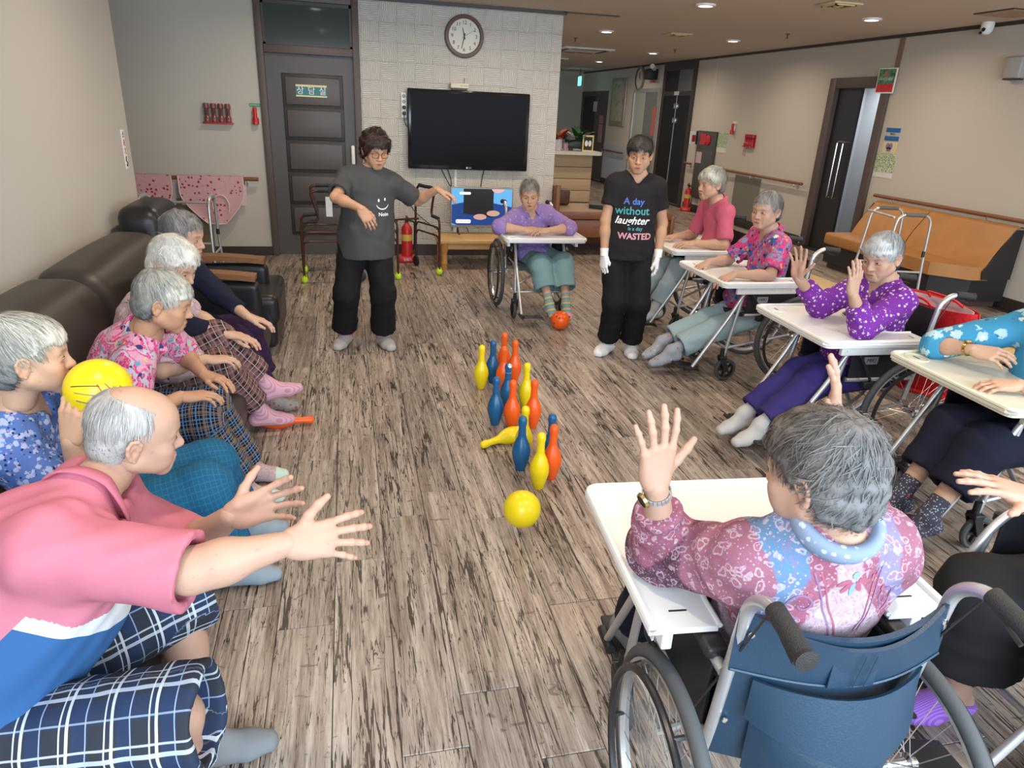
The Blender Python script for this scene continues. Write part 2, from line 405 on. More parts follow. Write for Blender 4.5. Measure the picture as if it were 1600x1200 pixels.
_HAIRS = {}
def hair_mesh(style, seed):
    """base shell and locks, canonical head space; colours are grey levels the material tints"""
    key = (style, seed)
    if key in _HAIRS: return _HAIRS[key]
    st = dict(
        short=dict(t=(.010, .012, .016), zf=.052, zt=.030, ze=.004, zn=-.078, vol=.006, n=3000, ln=.055, curl=.16),
        flat=dict(t=(.010, .014, .017), zf=.062, zt=.036, ze=.008, zn=-.074, vol=.009, n=3000, ln=.058, curl=.16),
        fluffy=dict(t=(.015, .018, .022), zf=.055, zt=.030, ze=.000, zn=-.080, vol=.008, n=3000, ln=.042, curl=.35),
        spiky=dict(t=(.009, .012, .022), zf=.062, zt=.045, ze=.018, zn=-.055, vol=.003, n=2400, ln=.032, curl=.35),
        bob=dict(t=(.024, .022, .024), zf=.045, zt=-.002, ze=-.055, zn=-.100, vol=.022, n=4200, ln=.042, curl=.75),
        bangs=dict(t=(.011, .013, .011), zf=.054, zt=.012, ze=.006, zn=-.080, vol=.003, n=2800, ln=.070, curl=.08),
        bald=dict(t=(.003, .005, .003), zf=.12, zt=.085, ze=.010, zn=-.075, vol=.002, n=2400, ln=.040, curl=.08))[style]
    h = .005
    F = Field((-.13, -.16, -.14), (.13, .15, .16), h)
    t = st['t']
    F.ell((0, -.014, .036), (.0745 + t[0], .094 + t[1], .080 + t[2]), k=.01)
    F.ell((0, -.045, -.03), (.064 + t[0], .056 + t[1], .062 + t[2] * .5), k=.03)
    if style in ('bob', 'bangs', 'short', 'fluffy'): F.ell((0, .040, .042), (.061 + t[0] * .9, .052 + t[1] * .6, .050 + t[2] * .7), k=.03)
    if style == 'bangs': F.ell((0, -.12, .0), (.022, .045, .022), k=.01)
    S_, X, Y, Z = F.sl(F.lo, F.lo + F.h * F.n)
    zm = hair_line(Y, st['zf'], st['zt'], st['ze'], st['zn'])
    rr = np.random.RandomState(seed)
    ph = rr.rand(3) * 6
    edge = .010 * np.sin(X * 90 + ph[0]) + .006 * np.sin(X * 210 + Y * 90 + ph[1]) + .006 * np.sin(X * 31 + ph[2])
    F.mix(S_, ((Z - zm - edge) * .85).astype(np.float32), .008, -1)
    if style == 'bald':                                           # bare on top, a wide band round the sides and back
        F.ell((0, .025, .105), (.052, .085, .060), k=.012, op=-1)
    v, q = F.mesh(2)
    nr = vnormals(v, q)
    v = v + nr * wob(v, st['vol'] * .6, 70, seed)[:, None]
    g0 = .55 + wob(v, .25, 55, seed + 3)
    # darker underneath and at the nape for most grey heads
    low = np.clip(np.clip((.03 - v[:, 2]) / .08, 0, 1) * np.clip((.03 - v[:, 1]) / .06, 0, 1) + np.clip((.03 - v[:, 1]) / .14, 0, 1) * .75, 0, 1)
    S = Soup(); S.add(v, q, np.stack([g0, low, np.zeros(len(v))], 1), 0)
    n = st['n']; pick = rr.randint(0, len(v), n)
    whorl = unit((0.02, -.55, .83))
    p = v[pick] + rr.normal(size=(n, 3)) * .002; N = nr[pick]
    seg = 5
    wd = .0006 + .0007 * rr.rand(n)
    L = st['ln'] * (.6 + .8 * rr.rand(n)) / seg
    gl = np.clip(g0[pick] + rr.normal(size=n) * .22, 0, 1.1); lw = low[pick]
    pts = [p + N * (.001)]
    cur = pts[0]; jit = rr.normal(size=(n, 3)) * st['curl']
    cc = V(0, -.014, .036); ex = np.array([1, 1.25, 1.08]); e0 = np.linalg.norm((cur - cc) / ex, axis=1); rnd = rr.rand(n)
    lift = {'spiky': .006, 'fluffy': .003, 'bob': .002}.get(style, .0006); hug = .9 if style != 'spiky' else .5
    for s_ in range(seg):
        rel = cur - cc
        nn = rel / np.linalg.norm(rel / np.array([1, 1.25, 1.08]), axis=1, keepdims=True); nn /= np.linalg.norm(nn, axis=1, keepdims=True)
        d = -(whorl - nn * (nn @ whorl)[:, None])
        d /= np.linalg.norm(d, axis=1, keepdims=True) + .15
        d = d + V(0, .12, -.25) * (1 if style in ('bob', 'bangs', 'flat', 'short') else .3) + jit + nn * (.10 if style != 'spiky' else .55) * (1 if s_ < 3 else .4)
        if style == 'bald': d = d + V(0, -.5, -.1)
        d -= nn * (d * nn).sum(1)[:, None] * hug
        d /= np.linalg.norm(d, axis=1, keepdims=True)
        cur = cur + d * L[:, None]
        rl = (cur - cc) / ex; en = np.linalg.norm(rl, axis=1)
        tgt = np.clip(en, e0 - .004, e0 + (.010 + lift * (s_ + 1)) * rnd)
        back = (cur[:, 2] < .0)[:, None]
        cur = np.where(back, cur, cc + rl / en[:, None] * tgt[:, None] * ex); pts.append(cur)
    pts = np.stack(pts, 1)
    # do not let locks hang over the face below the brow
    face = (pts[:, -1, 1] > .055) & (pts[:, -1, 2] < (.018 if style == 'bangs' else .03)) & (np.abs(pts[:, -1, 0]) < .062)
    pts = pts[~face]; wd = wd[~face]; gl = gl[~face]; lw = lw[~face]; n = len(pts)
    T = pts[:, 1] - pts[:, 0]; sd = np.cross(T, pts[:, 0] - cc); sd /= np.linalg.norm(sd, axis=1, keepdims=True) + 1e-9
    prof = np.array([.7, 1, 1, .9, .6, .15])
    A = pts + sd[:, None] * (wd[:, None] * prof)[:, :, None]; B = pts - sd[:, None] * (wd[:, None] * prof)[:, :, None]
    vv = np.stack([A, B], 2).reshape(-1, 3)
    base = (np.arange(n) * (seg + 1) * 2)[:, None]
    k = np.arange(seg)[None] * 2
    qq = np.stack([base + k, base + k + 1, base + k + 3, base + k + 2], -1).reshape(-1, 4)
    c = np.stack([np.repeat(gl, (seg + 1) * 2), np.repeat(lw, (seg + 1) * 2), np.ones(n * (seg + 1) * 2)], 1)
    S.add(vv, qq, c, 0)
    out = (np.concatenate(S.v), np.concatenate(S.q), np.concatenate(S.c))
    _HAIRS[key] = out
    return out

# ---- hands (canonical right hand: wrist at the origin, fingers +Y, back of the hand +Z, thumb on -X)
_HANDS = {}
def hand_mesh(pose):
    if pose in _HANDS: return _HANDS[pose]
    P = dict(open=((6, 10, 6), 9, (-.80, .60, -.05), 6), rest=((16, 26, 16), 3, (-.55, .80, -.25), 18), flat=((4, 8, 6), 4, (-.62, .78, -.10), 8),
             hang=((22, 34, 22), 2, (-.35, .86, -.38), 20), reach=((12, 18, 12), 10, (-.70, .55, .40), 10), grip=((48, 58, 30), 2, (-.45, .70, -.60), 30))[pose]
    curl, fan, tdir, tc = P
    h = .0026
    F = Field((-.125, -.06, -.14), (.085, .21, .08), h)
    F.cone((0, -.012, 0), (0, .008, 0), .018, .0245, k=.012, flat=((0, 0, 1), .72))
    kn = [(-.030, .086, .002), (-.0095, .091, .004), (.0115, .088, .003), (.030, .078, -.001)]
    for kx, ky, kz in kn:
        F.cone((kx * .55, .008, -.002), (kx, ky, kz - .003), .0135, .0108, k=.014)
    F.ell((-.024, .040, -.010), (.015, .028, .012), k=.014)
    F.ell((.026, .036, -.008), (.011, .026, .011), k=.012)
    lens = [(.038, .023, .017), (.042, .026, .018), (.039, .024, .018), (.030, .019, .016)]
    rad = [.0086, .0088, .0083, .0073]
    tips = []
    for i, (kx, ky, kz) in enumerate(kn):
        an = math.radians((i - 1.35) * fan)
        p = V(kx, ky, kz - .003); a = 0.
        side = V(math.sin(an), math.cos(an), 0)
        extra = (1.0, 1.0, 1.06, 1.15)[i]
        for j in range(3):
            a += math.radians(curl[j] * extra)
            d = side * math.cos(a) + V(0, 0, -math.sin(a))
            e = p + d * lens[i][j]
            r0, r1 = rad[i] * (1, .93, .86)[j], rad[i] * (.95, .88, .74)[j]
            F.cone(p, e, r0, r1, k=.0035)
            if j: F.ell(p + V(0, 0, .001), (r0 * 1.05,) * 3, k=.003)
            p = e
        tips.append((p, side, a))
    p = V(-.020, .024, -.008); d = unit(tdir)
    for j, (l, r0, r1) in enumerate(((.040, .0135, .0108), (.030, .0104, .0092), (.025, .0094, .0072))):
        e = p + d * l; F.cone(p, e, r0, r1, k=.006); p = e
        c, s_ = math.cos(math.radians(tc)), math.sin(math.radians(tc))
        d = unit(V(d[0] * c + d[1] * s_, -d[0] * s_ + d[1] * c, d[2]))
    tips.append((p, d, 0))
    v, q = F.mesh(2)
    nr = vnormals(v, q)
    col = np.ones((len(v), 3))
    for (tp, sd, a) in tips:
        w = np.exp(-((v - tp) ** 2).sum(1) / .009 ** 2)[:, None] * .5
        col = col * (1 - w) + col * np.array([1., .80, .78]) * w
        w = np.exp(-((v - (tp - sd * .002 * math.cos(a) + V(0, 0, .004))) ** 2).sum(1) / .0052 ** 2)[:, None] * (nr[:, 2:3] > .2) * .8
        col = col * (1 - w) + np.array([1.25, 1.05, 1.05]) * w
    for kx, ky, kz in kn:
        w = np.exp(-((v - V(kx, ky, kz + .008)) ** 2).sum(1) / .010 ** 2)[:, None] * .4
        col = col * (1 - w) + col * np.array([.95, .80, .76]) * w
    w = (np.clip(-nr[:, 2], 0, 1) * (v[:, 1] > 0) * .35)[:, None]
    col = col * (1 - w) + col * np.array([1.05, .86, .84]) * w
    _HANDS[pose] = (v, q, col)
    return _HANDS[pose]

def ik(a, b, l1, l2, pole):
    """the middle joint between a and b with bones l1, l2, bent towards pole; also b pulled in when out of reach"""
    a = np.asarray(a, float); b = np.asarray(b, float)
    d = b - a; L = np.linalg.norm(d); u = d / L
    if L > (l1 + l2) * .998: L = (l1 + l2) * .998; b = a + u * L
    x = (l1 * l1 - l2 * l2 + L * L) / (2 * L); y = math.sqrt(max(l1 * l1 - x * x, 0))
    p = np.asarray(pole, float); p = unit(p - u * (p @ u))
    return a + u * x + p * y, b

def frame(f, u):
    """columns right, forward, up"""
    f = unit(f); u = np.asarray(u, float); r = unit(np.cross(f, u)); u = np.cross(r, f)
    return np.stack([r, f, u], 1)

def limb_uv(v, bones):
    """(along, around, bone number) for each vertex from its nearest bone; bones: (a, b, start, radius, ref)"""
    best = np.full(len(v), 1e9); uv = np.zeros((len(v), 3))
    for i, (a, b, st, r, ref) in enumerate(bones):
        a, b = np.asarray(a, float), np.asarray(b, float)
        d = b - a; L = np.linalg.norm(d); d = d / L
        t = (v - a) @ d; tc = np.clip(t, 0, L)
        rel = v - a - tc[:, None] * d
        dist = np.linalg.norm(rel, axis=1) - r
        e1 = unit(np.asarray(ref) - d * (np.asarray(ref) @ d)); e2 = np.cross(d, e1)
        ang = np.arctan2(rel @ e2, rel @ e1)
        m = dist < best
        best[m] = dist[m]
        uv[m] = np.stack([st + t, ang * r, np.full(len(v), i * 1.)], 1)[m]
    return uv
# ------------------------------------------------------------------ mesh and scene helpers
class MB:
    def __init__(s): s.v = []; s.f = []; s.mi = []; s.cur = 0
    def add(s, v, f):
        n = len(s.v); s.v += [tuple(map(float, p)) for p in v]; s.f += [tuple(i + n for i in q) for q in f]; s.mi += [s.cur] * len(f); return s
    def box(s, a, b, bev=0.0, M=None):
        x0, y0, z0 = a; x1, y1, z1 = b
        if bev <= 0:
            v = [(x0, y0, z0), (x1, y0, z0), (x1, y1, z0), (x0, y1, z0), (x0, y0, z1), (x1, y0, z1), (x1, y1, z1), (x0, y1, z1)]
            f = [(0, 3, 2, 1), (4, 5, 6, 7), (0, 1, 5, 4), (1, 2, 6, 5), (2, 3, 7, 6), (3, 0, 4, 7)]
        else:
            bm = bmesh.new(); bmesh.ops.create_cube(bm, size=1)
            for q in bm.verts: q.co = Vector(((x0 + x1) / 2 + q.co.x * (x1 - x0), (y0 + y1) / 2 + q.co.y * (y1 - y0), (z0 + z1) / 2 + q.co.z * (z1 - z0)))
            bmesh.ops.bevel(bm, geom=bm.edges[:], offset=min(bev, .49 * min(abs(x1 - x0), abs(y1 - y0), abs(z1 - z0))), segments=3, profile=.5, affect='EDGES')
            bm.verts.index_update()
            v = [q.co[:] for q in bm.verts]; f = [[q.index for q in p.verts] for p in bm.faces]; bm.free()
        if M is not None: v = [(M @ Vector(p))[:] for p in v]
        return s.add(v, f)
    def tube(s, pts, r, ns=8, caps=True, closed=False):
        pts = np.asarray(pts, float)
        if closed:
            n = len(pts); T = np.roll(pts, -1, 0) - np.roll(pts, 1, 0); T /= np.linalg.norm(T, axis=1, keepdims=True)
            c = pts.mean(0); v = []; q = []
            for i in range(n):
                a = unit(pts[i] - c); a = unit(a - T[i] * (a @ T[i])); b = np.cross(T[i], a)
                for k in range(ns):
                    th = k * 2 * math.pi / ns; v.append(pts[i] + r * (math.cos(th) * a + math.sin(th) * b))
            for i in range(n):
                for k in range(ns): q.append((i * ns + k, i * ns + (k + 1) % ns, ((i + 1) % n) * ns + (k + 1) % ns, ((i + 1) % n) * ns + k))
            return s.add(v, q)
        v, q = tube_pts(pts, r, ns); q = [tuple(x) for x in q]
        if caps: q += [tuple(range(ns - 1, -1, -1)), tuple(range(len(v) - ns, len(v)))]
        return s.add(v, q)
    def lathe(s, prof, ns=20, M=None, cap=True):
        """profile (r, z) turned round z"""
        v = []; f = []
        for r, z in prof:
            for k in range(ns):
                a = 2 * math.pi * k / ns; v.append((r * math.cos(a), r * math.sin(a), z))
        for i in range(len(prof) - 1):
            for k in range(ns): f.append((i * ns + k, i * ns + (k + 1) % ns, (i + 1) * ns + (k + 1) % ns, (i + 1) * ns + k))
        if cap: f += [tuple(range(ns - 1, -1, -1)), tuple(range(len(v) - ns, len(v)))]
        if M is not None: v = [(M @ Vector(p))[:] for p in v]
        return s.add(v, f)
    def prism(s, poly, z0, z1, M=None):
        n = len(poly); v = [(x, y, z0) for x, y in poly] + [(x, y, z1) for x, y in poly]
        f = [tuple(range(n - 1, -1, -1)), tuple(range(n, 2 * n))] + [(i, (i + 1) % n, n + (i + 1) % n, n + i) for i in range(n)]
        if M is not None: v = [(M @ Vector(p))[:] for p in v]
        return s.add(v, f)
    def grid(s, fn, nu, nv):
        """surface fn(u, v) over the unit square"""
        v = [fn(i / nu, j / nv) for i in range(nu + 1) for j in range(nv + 1)]
        return s.add(v, [(i * (nv + 1) + j, (i + 1) * (nv + 1) + j, (i + 1) * (nv + 1) + j + 1, i * (nv + 1) + j + 1) for i in range(nu) for j in range(nv)])
    def shell(s, fn, nu, nv, th):
        """a grid given thickness along its normals"""
        P = np.array([[fn(i / nu, j / nv) for j in range(nv + 1)] for i in range(nu + 1)], float)
        du = np.gradient(P, axis=0); dv = np.gradient(P, axis=1); N = np.cross(du, dv); N /= np.linalg.norm(N, axis=2, keepdims=True) + 1e-12
        A = (P + N * th / 2).reshape(-1, 3); B = (P - N * th / 2).reshape(-1, 3); m = len(A); w = nv + 1
        f = []
        for i in range(nu):
            for j in range(nv):
                a, b, c, d = i * w + j, (i + 1) * w + j, (i + 1) * w + j + 1, i * w + j + 1
                f += [(a, b, c, d), (m + d, m + c, m + b, m + a)]
        ring = [i * w for i in range(nu + 1)] + [nu * w + j for j in range(1, nv + 1)] + [i * w + nv for i in range(nu - 1, -1, -1)] + [j for j in range(nv - 1, 0, -1)]
        for a, b in zip(ring, ring[1:] + ring[:1]): f.append((b, a, m + a, m + b))
        return s.add(np.concatenate([A, B]), f)
    def mesh(s, name, mat, smooth=True):
        me = bpy.data.meshes.new(name); me.from_pydata(s.v, [], s.f)
        for m in (mat if isinstance(mat, (list, tuple)) else [mat]): me.materials.append(m)
        if isinstance(mat, (list, tuple)): me.polygons.foreach_set('material_index', s.mi)
        if smooth:
            me.polygons.foreach_set('use_smooth', [True] * len(me.polygons))
            bm = bmesh.new(); bm.from_mesh(me)
            bmesh.ops.recalc_face_normals(bm, faces=bm.faces[:])
            for e in bm.edges:
                if len(e.link_faces) == 2 and e.calc_face_angle(0) > .7: e.smooth = False
            bm.to_mesh(me); bm.free()
        return me
    def build(s, name, mat, parent=None, loc=(0, 0, 0), rot=0.0, smooth=True):
        return link(name, s.mesh(name, mat, smooth), parent, loc, rot)
def link(name, me, parent=None, loc=(0, 0, 0), rot=0.0):
    o = bpy.data.objects.new(name, me); COL.objects.link(o)
    if parent is not None: o.parent = parent
    o.location = loc; o.rotation_euler = (0, 0, rot) if np.isscalar(rot) else rot
    return o
def tag(o, label=None, cat=None, group=None, kind=None):
    for k, v in (('label', label), ('category', cat), ('group', group), ('kind', kind)):
        if v: o[k] = v
    return o
def thing(name, label, cat, loc=(0, 0, 0), rot=0.0, group=None):
    o = bpy.data.objects.new(name, None); COL.objects.link(o); o.location = loc; o.rotation_euler = (0, 0, rot) if np.isscalar(rot) else rot; o.empty_display_size = .1
    return tag(o, label, cat, group)
def copy_tree(o, parent=None):
    c = o.copy(); COL.objects.link(c); c.parent = parent
    for ch in list(o.children): copy_tree(ch, c)
    return c
def arc(c, r, a0, a1, n, axis='z'):
    out = []
    for i in range(n + 1):
        a = math.radians(a0 + (a1 - a0) * i / n); x, y = r * math.cos(a), r * math.sin(a)
        out.append({'z': (c[0] + x, c[1] + y, c[2]), 'x': (c[0], c[1] + x, c[2] + y), 'y': (c[0] + x, c[1], c[2] + y)}[axis])
    return out
def fillet(pts, r, n=5):
    """round the corners of a polyline"""
    pts = [np.asarray(p, float) for p in pts]; out = [pts[0]]
    for a, b, c in zip(pts[:-2], pts[1:-1], pts[2:]):
        u, w = a - b, c - b; rr = min(r, .48 * np.linalg.norm(u), .48 * np.linalg.norm(w))
        p, q = b + unit(u) * rr, b + unit(w) * rr
        for i in range(n + 1):
            t = i / n; out.append((1 - t) ** 2 * p + 2 * t * (1 - t) * b + t * t * q)
    return out + [pts[-1]]
def rounded(x0, y0, x1, y1, r, n=5):
    p = []
    for cx, cy, a in ((x1 - r, y1 - r, 0), (x0 + r, y1 - r, 90), (x0 + r, y0 + r, 180), (x1 - r, y0 + r, 270)):
        p += [(q[0], q[1]) for q in arc((cx, cy, 0), r, a, a + 90, n)]
    return p
def text_mesh(body, size, depth=.001, align='CENTER', shear=0, bold=0.0, spacing=1.0):
    cu = bpy.data.curves.new('lettering', 'FONT'); cu.body = body; cu.size = size; cu.extrude = depth; cu.align_x = align; cu.align_y = 'CENTER'; cu.shear = shear; cu.offset = bold; cu.space_character = spacing; cu.resolution_u = 3
    o = bpy.data.objects.new('lettering', cu); COL.objects.link(o)
    dg = bpy.context.evaluated_depsgraph_get(); me = bpy.data.meshes.new_from_object(o.evaluated_get(dg))
    bpy.data.objects.remove(o); bpy.data.curves.remove(cu)
    return me
def text(body, size, mat, parent, loc, rot, name='lettering', **kw):
    me = text_mesh(body, size, **kw); me.materials.clear(); me.materials.append(mat)
    o = link(name, me, parent, loc, rot); return o
FACE_S = (math.pi / 2, 0, 0)                    # reads from the south (towards -Y)
FACE_W = (math.pi / 2, 0, -math.pi / 2)         # on the right wall, reads from -X
FACE_E = (math.pi / 2, 0, math.pi / 2)
# ------------------------------------------------------------------ the room
def wall_paper(name, col, grain=.12):
    m = new_mat(name, col, .85, spec=.2); t = NT(m); o = t.coord()
    t.color(t.mix(t.noise(t.coord(scale=(60, 60, 8)), 6, 4), tuple(c * .93 for c in col), tuple(c * 1.05 for c in col)))
    t.bump(t.noise(t.coord(scale=(1, 1, .5)), 260, 3), grain, .003)
    return m
M_['wall'] = wall_paper('beige_wallpaper', (.56, .52, .455))
M_['ceil'] = wall_paper('ceiling_paper', (.62, .55, .48), .06)
M_['dark'] = new_mat('dark_brown_trim', (.040, .030, .027), .45)
M_['frame'] = new_mat('brown_door_frame', (.095, .070, .062), .5)
M_['door'] = new_mat('grey_brown_door', (.085, .075, .070), .45)
M_['doordark'] = new_mat('door_groove', (.030, .026, .024), .5)
M_['black'] = new_mat('black_plastic', (.016, .016, .018), .45)
M_['white'] = new_mat('white_plastic', (.80, .80, .78), .4)
M_['chrome'] = new_mat('chrome', (.72, .72, .73), .18, 1.0)
M_['alu'] = new_mat('brushed_aluminium', (.60, .61, .63), .38, .75)
M_['silver'] = new_mat('silver_paint', (.50, .52, .54), .35, .6)
M_['red'] = new_mat('red_paint', (.50, .02, .02), .35)
M_['green'] = new_mat('green_sticker', (.02, .30, .12), .5)
M_['ink'] = new_mat('black_ink', (.02, .02, .02), .6)
M_['wink'] = new_mat('white_ink', (.85, .85, .83), .6)
M_['wood'] = new_mat('handrail_wood', (.22, .085, .04), .4)
def wood_mat(name, a, b, scale=(3, 18, 18), rough=.4):
    m = new_mat(name, a, rough); t = NT(m)
    n = t.noise(t.coord(scale=scale), 2.2, 5, .6, 1.2)
    t.color(t.ramp(n, [(.3, a), (.7, b)])); return m
M_['pine'] = wood_mat('pale_pine', (.52, .30, .10), (.62, .40, .16))
M_['pineleg'] = wood_mat('orange_pine', (.50, .22, .05), (.58, .28, .08), (18, 18, 3))
M_['cherry'] = wood_mat('cherry_wood', (.16, .055, .022), (.22, .085, .035))
M_['beech'] = wood_mat('beech_panel', (.50, .36, .22), (.56, .42, .27), (3, 12, 12))

# floor: vinyl planks, each laid on its own
def plank_mat():
    m = new_mat('weathered_oak_vinyl', (.3, .2, .15), .38, spec=.45); t = NT(m)
    g = t.n('ShaderNodeNewGeometry'); at = t.attr('Col'); sc = t.n('ShaderNodeSeparateColor'); t.l(at.outputs['Color'], sc.inputs[0])
    p = t.sep(g.outputs['Position']); off = t.math('MULTIPLY', sc.outputs[0], 37.0)
    x = t.math('ADD', p[0], off); y = t.math('ADD', p[1], off)
    v1 = t.comb(t.math('MULTIPLY', x, 30.0), t.math('MULTIPLY', y, 1.5), off)
    n1 = t.noise(v1, 1.0, 8, .68, .4)
    v2 = t.comb(t.math('MULTIPLY', x, 7.0), t.math('MULTIPLY', y, 2.0), off)
    n2 = t.noise(v2, 1.0, 5, .6)
    vfine = t.comb(t.math('MULTIPLY', x, 150.0), t.math('MULTIPLY', y, 9.0), off)
    n3 = t.noise(vfine, 1.0, 5, .65)
    base = t.ramp(n1, [(.25, (.090, .068, .055)), (.40, (.245, .192, .156)), (.56, (.405, .340, .290)), (.74, (.57, .515, .465))])
    base = t.mix(t.math('MULTIPLY', t.ramp(n2, [(.3, (0, 0, 0)), (.75, (1, 1, 1))]), .40), base, (.20, .14, .105))
    tone = t.math('MULTIPLY_ADD', sc.outputs[1], .28, .88)
    base = t.mix(1, base, t.comb(tone, tone, tone), 'MULTIPLY')
    fine = t.ramp(n3, [(.28, (.40, .37, .35)), (.50, (1, 1, 1)), (.74, (1.25, 1.25, 1.25))])
    base = t.mix(1, base, fine, 'MULTIPLY')
    # long dark splits that wander along the grain
    crack = None
    for k, (fx, fy, wdt) in enumerate(((12.0, .70, .0125), (22.0, 1.0, .0115), (37.0, 1.9, .0100))):
        nn = t.noise(t.comb(t.math('MULTIPLY', x, fx), t.math('MULTIPLY', y, fy), t.math('MULTIPLY_ADD', off, 1.3, k * 9.)), 1.0, 5, .52)
        lim = t.math('MULTIPLY', t.ramp(t.noise(t.comb(t.math('MULTIPLY', x, 9.), t.math('MULTIPLY', y, 2.4), t.math('ADD', off, k * 5.)), 1.0, 2), [(.42, (0, 0, 0)), (.60, (1, 1, 1))]), wdt)
        q = t.math('LESS_THAN', t.math('ABSOLUTE', t.math('SUBTRACT', nn, .5)), lim)
        crack = q if crack is None else t.math('MAXIMUM', crack, q)
    # short cross checks
    vc = t.comb(t.math('MULTIPLY', x, 16.0), t.math('MULTIPLY', y, 26.0), off)
    ch = t.ramp(t.noise(vc, 1.0, 3, .6, .8), [(.30, (1, 1, 1)), (.36, (0, 0, 0))])
    c = t.mix(t.math('MULTIPLY', ch, .62), base, (.06, .04, .03))
    c = t.mix(t.math('MULTIPLY', crack, .92), c, (.022, .016, .013))
    t.color(c)
    h = t.math('SUBTRACT', t.math('MULTIPLY', n3, .35), crack)
    t.bump(h, .25, .002)
    t.rough(t.math('MULTIPLY_ADD', n3, .22, .26))
    return m
def build_floor():
    PM = plank_mat(); rr = random.Random(4)
    fl = MB().box((-4.5, -2.2, -.12), (6.62, 21, -.004)).build('floor', M_['doordark'], smooth=False); tag(fl, kind='structure')
    Ri = np.array(cam_o.matrix_world.to_3x3()).T
    W, L, G = .19, 1.22, .0012; near, far = [], []
    for i in range(int(11.1 / W) + 1):
        x0 = -4.48 + i * W; o = rr.random() * L
        for j in range(-3, 19):
            y0 = o + j * L; y1 = y0 + L
            if y1 < -2 or y0 > 20.5: continue
            x1 = x0 + W
            if x1 > 6.52: continue
            r1, r2 = rr.random(), rr.random()
            p = Ri @ (np.array([(x0 + x1) / 2, (y0 + y1) / 2, 0]) - np.array([0, 0, 1.68]))
            vis = p[2] < 0 and abs(p[0] / -p[2]) < .82 and abs(p[1] / -p[2]) < .66 and y0 < 11
            (near if vis else far).append(((x0 + x1) / 2 ** 0 if 0 else x0, y0, r1, r2, -p[2]))
    near.sort(key=lambda a: a[4])
    far += near[290:]; near = near[:290]
    def geo(x0, y0):
        a, b, c, d = x0 + G, y0 + G, x0 + W - G, y0 + L - G; e = .0018
        v = [(a, b, -.004), (c, b, -.004), (c, d, -.004), (a, d, -.004), (a, b, -e), (c, b, -e), (c, d, -e), (a, d, -e), (a + e, b + e, 0), (c - e, b + e, 0), (c - e, d - e, 0), (a + e, d - e, 0)]
        f = [(8, 9, 10, 11)]
        for k in range(4):
            n = (k + 1) % 4; f += [(k, n, 4 + n, 4 + k), (4 + k, 4 + n, 8 + n, 8 + k)]
        return v, f
    def paint(me, cols):
        at = me.attributes.new('Col', 'FLOAT_COLOR', 'POINT'); at.data.foreach_set('color', np.array(cols, np.float32).ravel())
    for x0, y0, r1, r2, _ in near:
        v, f = geo(x0, y0); cx, cy = x0 + W / 2, y0 + L / 2
        me = bpy.data.meshes.new('plank'); me.from_pydata([(p[0] - cx, p[1] - cy, p[2]) for p in v], [], f); me.materials.append(PM); paint(me, [(r1, r2, 0, 1)] * 12)
        o = link('plank', me, fl, (cx, cy, 0))
    V_, F_, C_ = [], [], []
    for x0, y0, r1, r2, _ in far:
        v, f = geo(x0, y0); n = len(V_); V_ += v; F_ += [tuple(i + n for i in q) for q in f]; C_ += [(r1, r2, 0, 1)] * 12
    me = bpy.data.meshes.new('planks_beyond'); me.from_pydata(V_, [], F_); me.materials.append(PM); paint(me, C_)
    tag(link('plank_field', me, fl), kind='stuff')
build_floor()

def structure(name, mb, mat, parent=None, smooth=False):
    return tag(mb.build(name, mat, parent, smooth=smooth), kind='structure')
BY, RX, CZ = 8.33, 6.5, 2.70
structure('ceiling', MB().box((-4.5, -2.2, CZ), (6.7, 21, CZ + .15)), M_['ceil'])
# left wall up to its outer corner, then the recess behind it
structure('wall_left', MB().box((-1.62, -2.2, 0), (-1.50, 5.66, CZ)), M_['wall'])
structure('wall_recess', MB().box((-3.2, 5.0, 0), (-3.1, BY, CZ)).box((-3.1, 5.0, 0), (-1.62, 5.1, CZ)), M_['wall'])
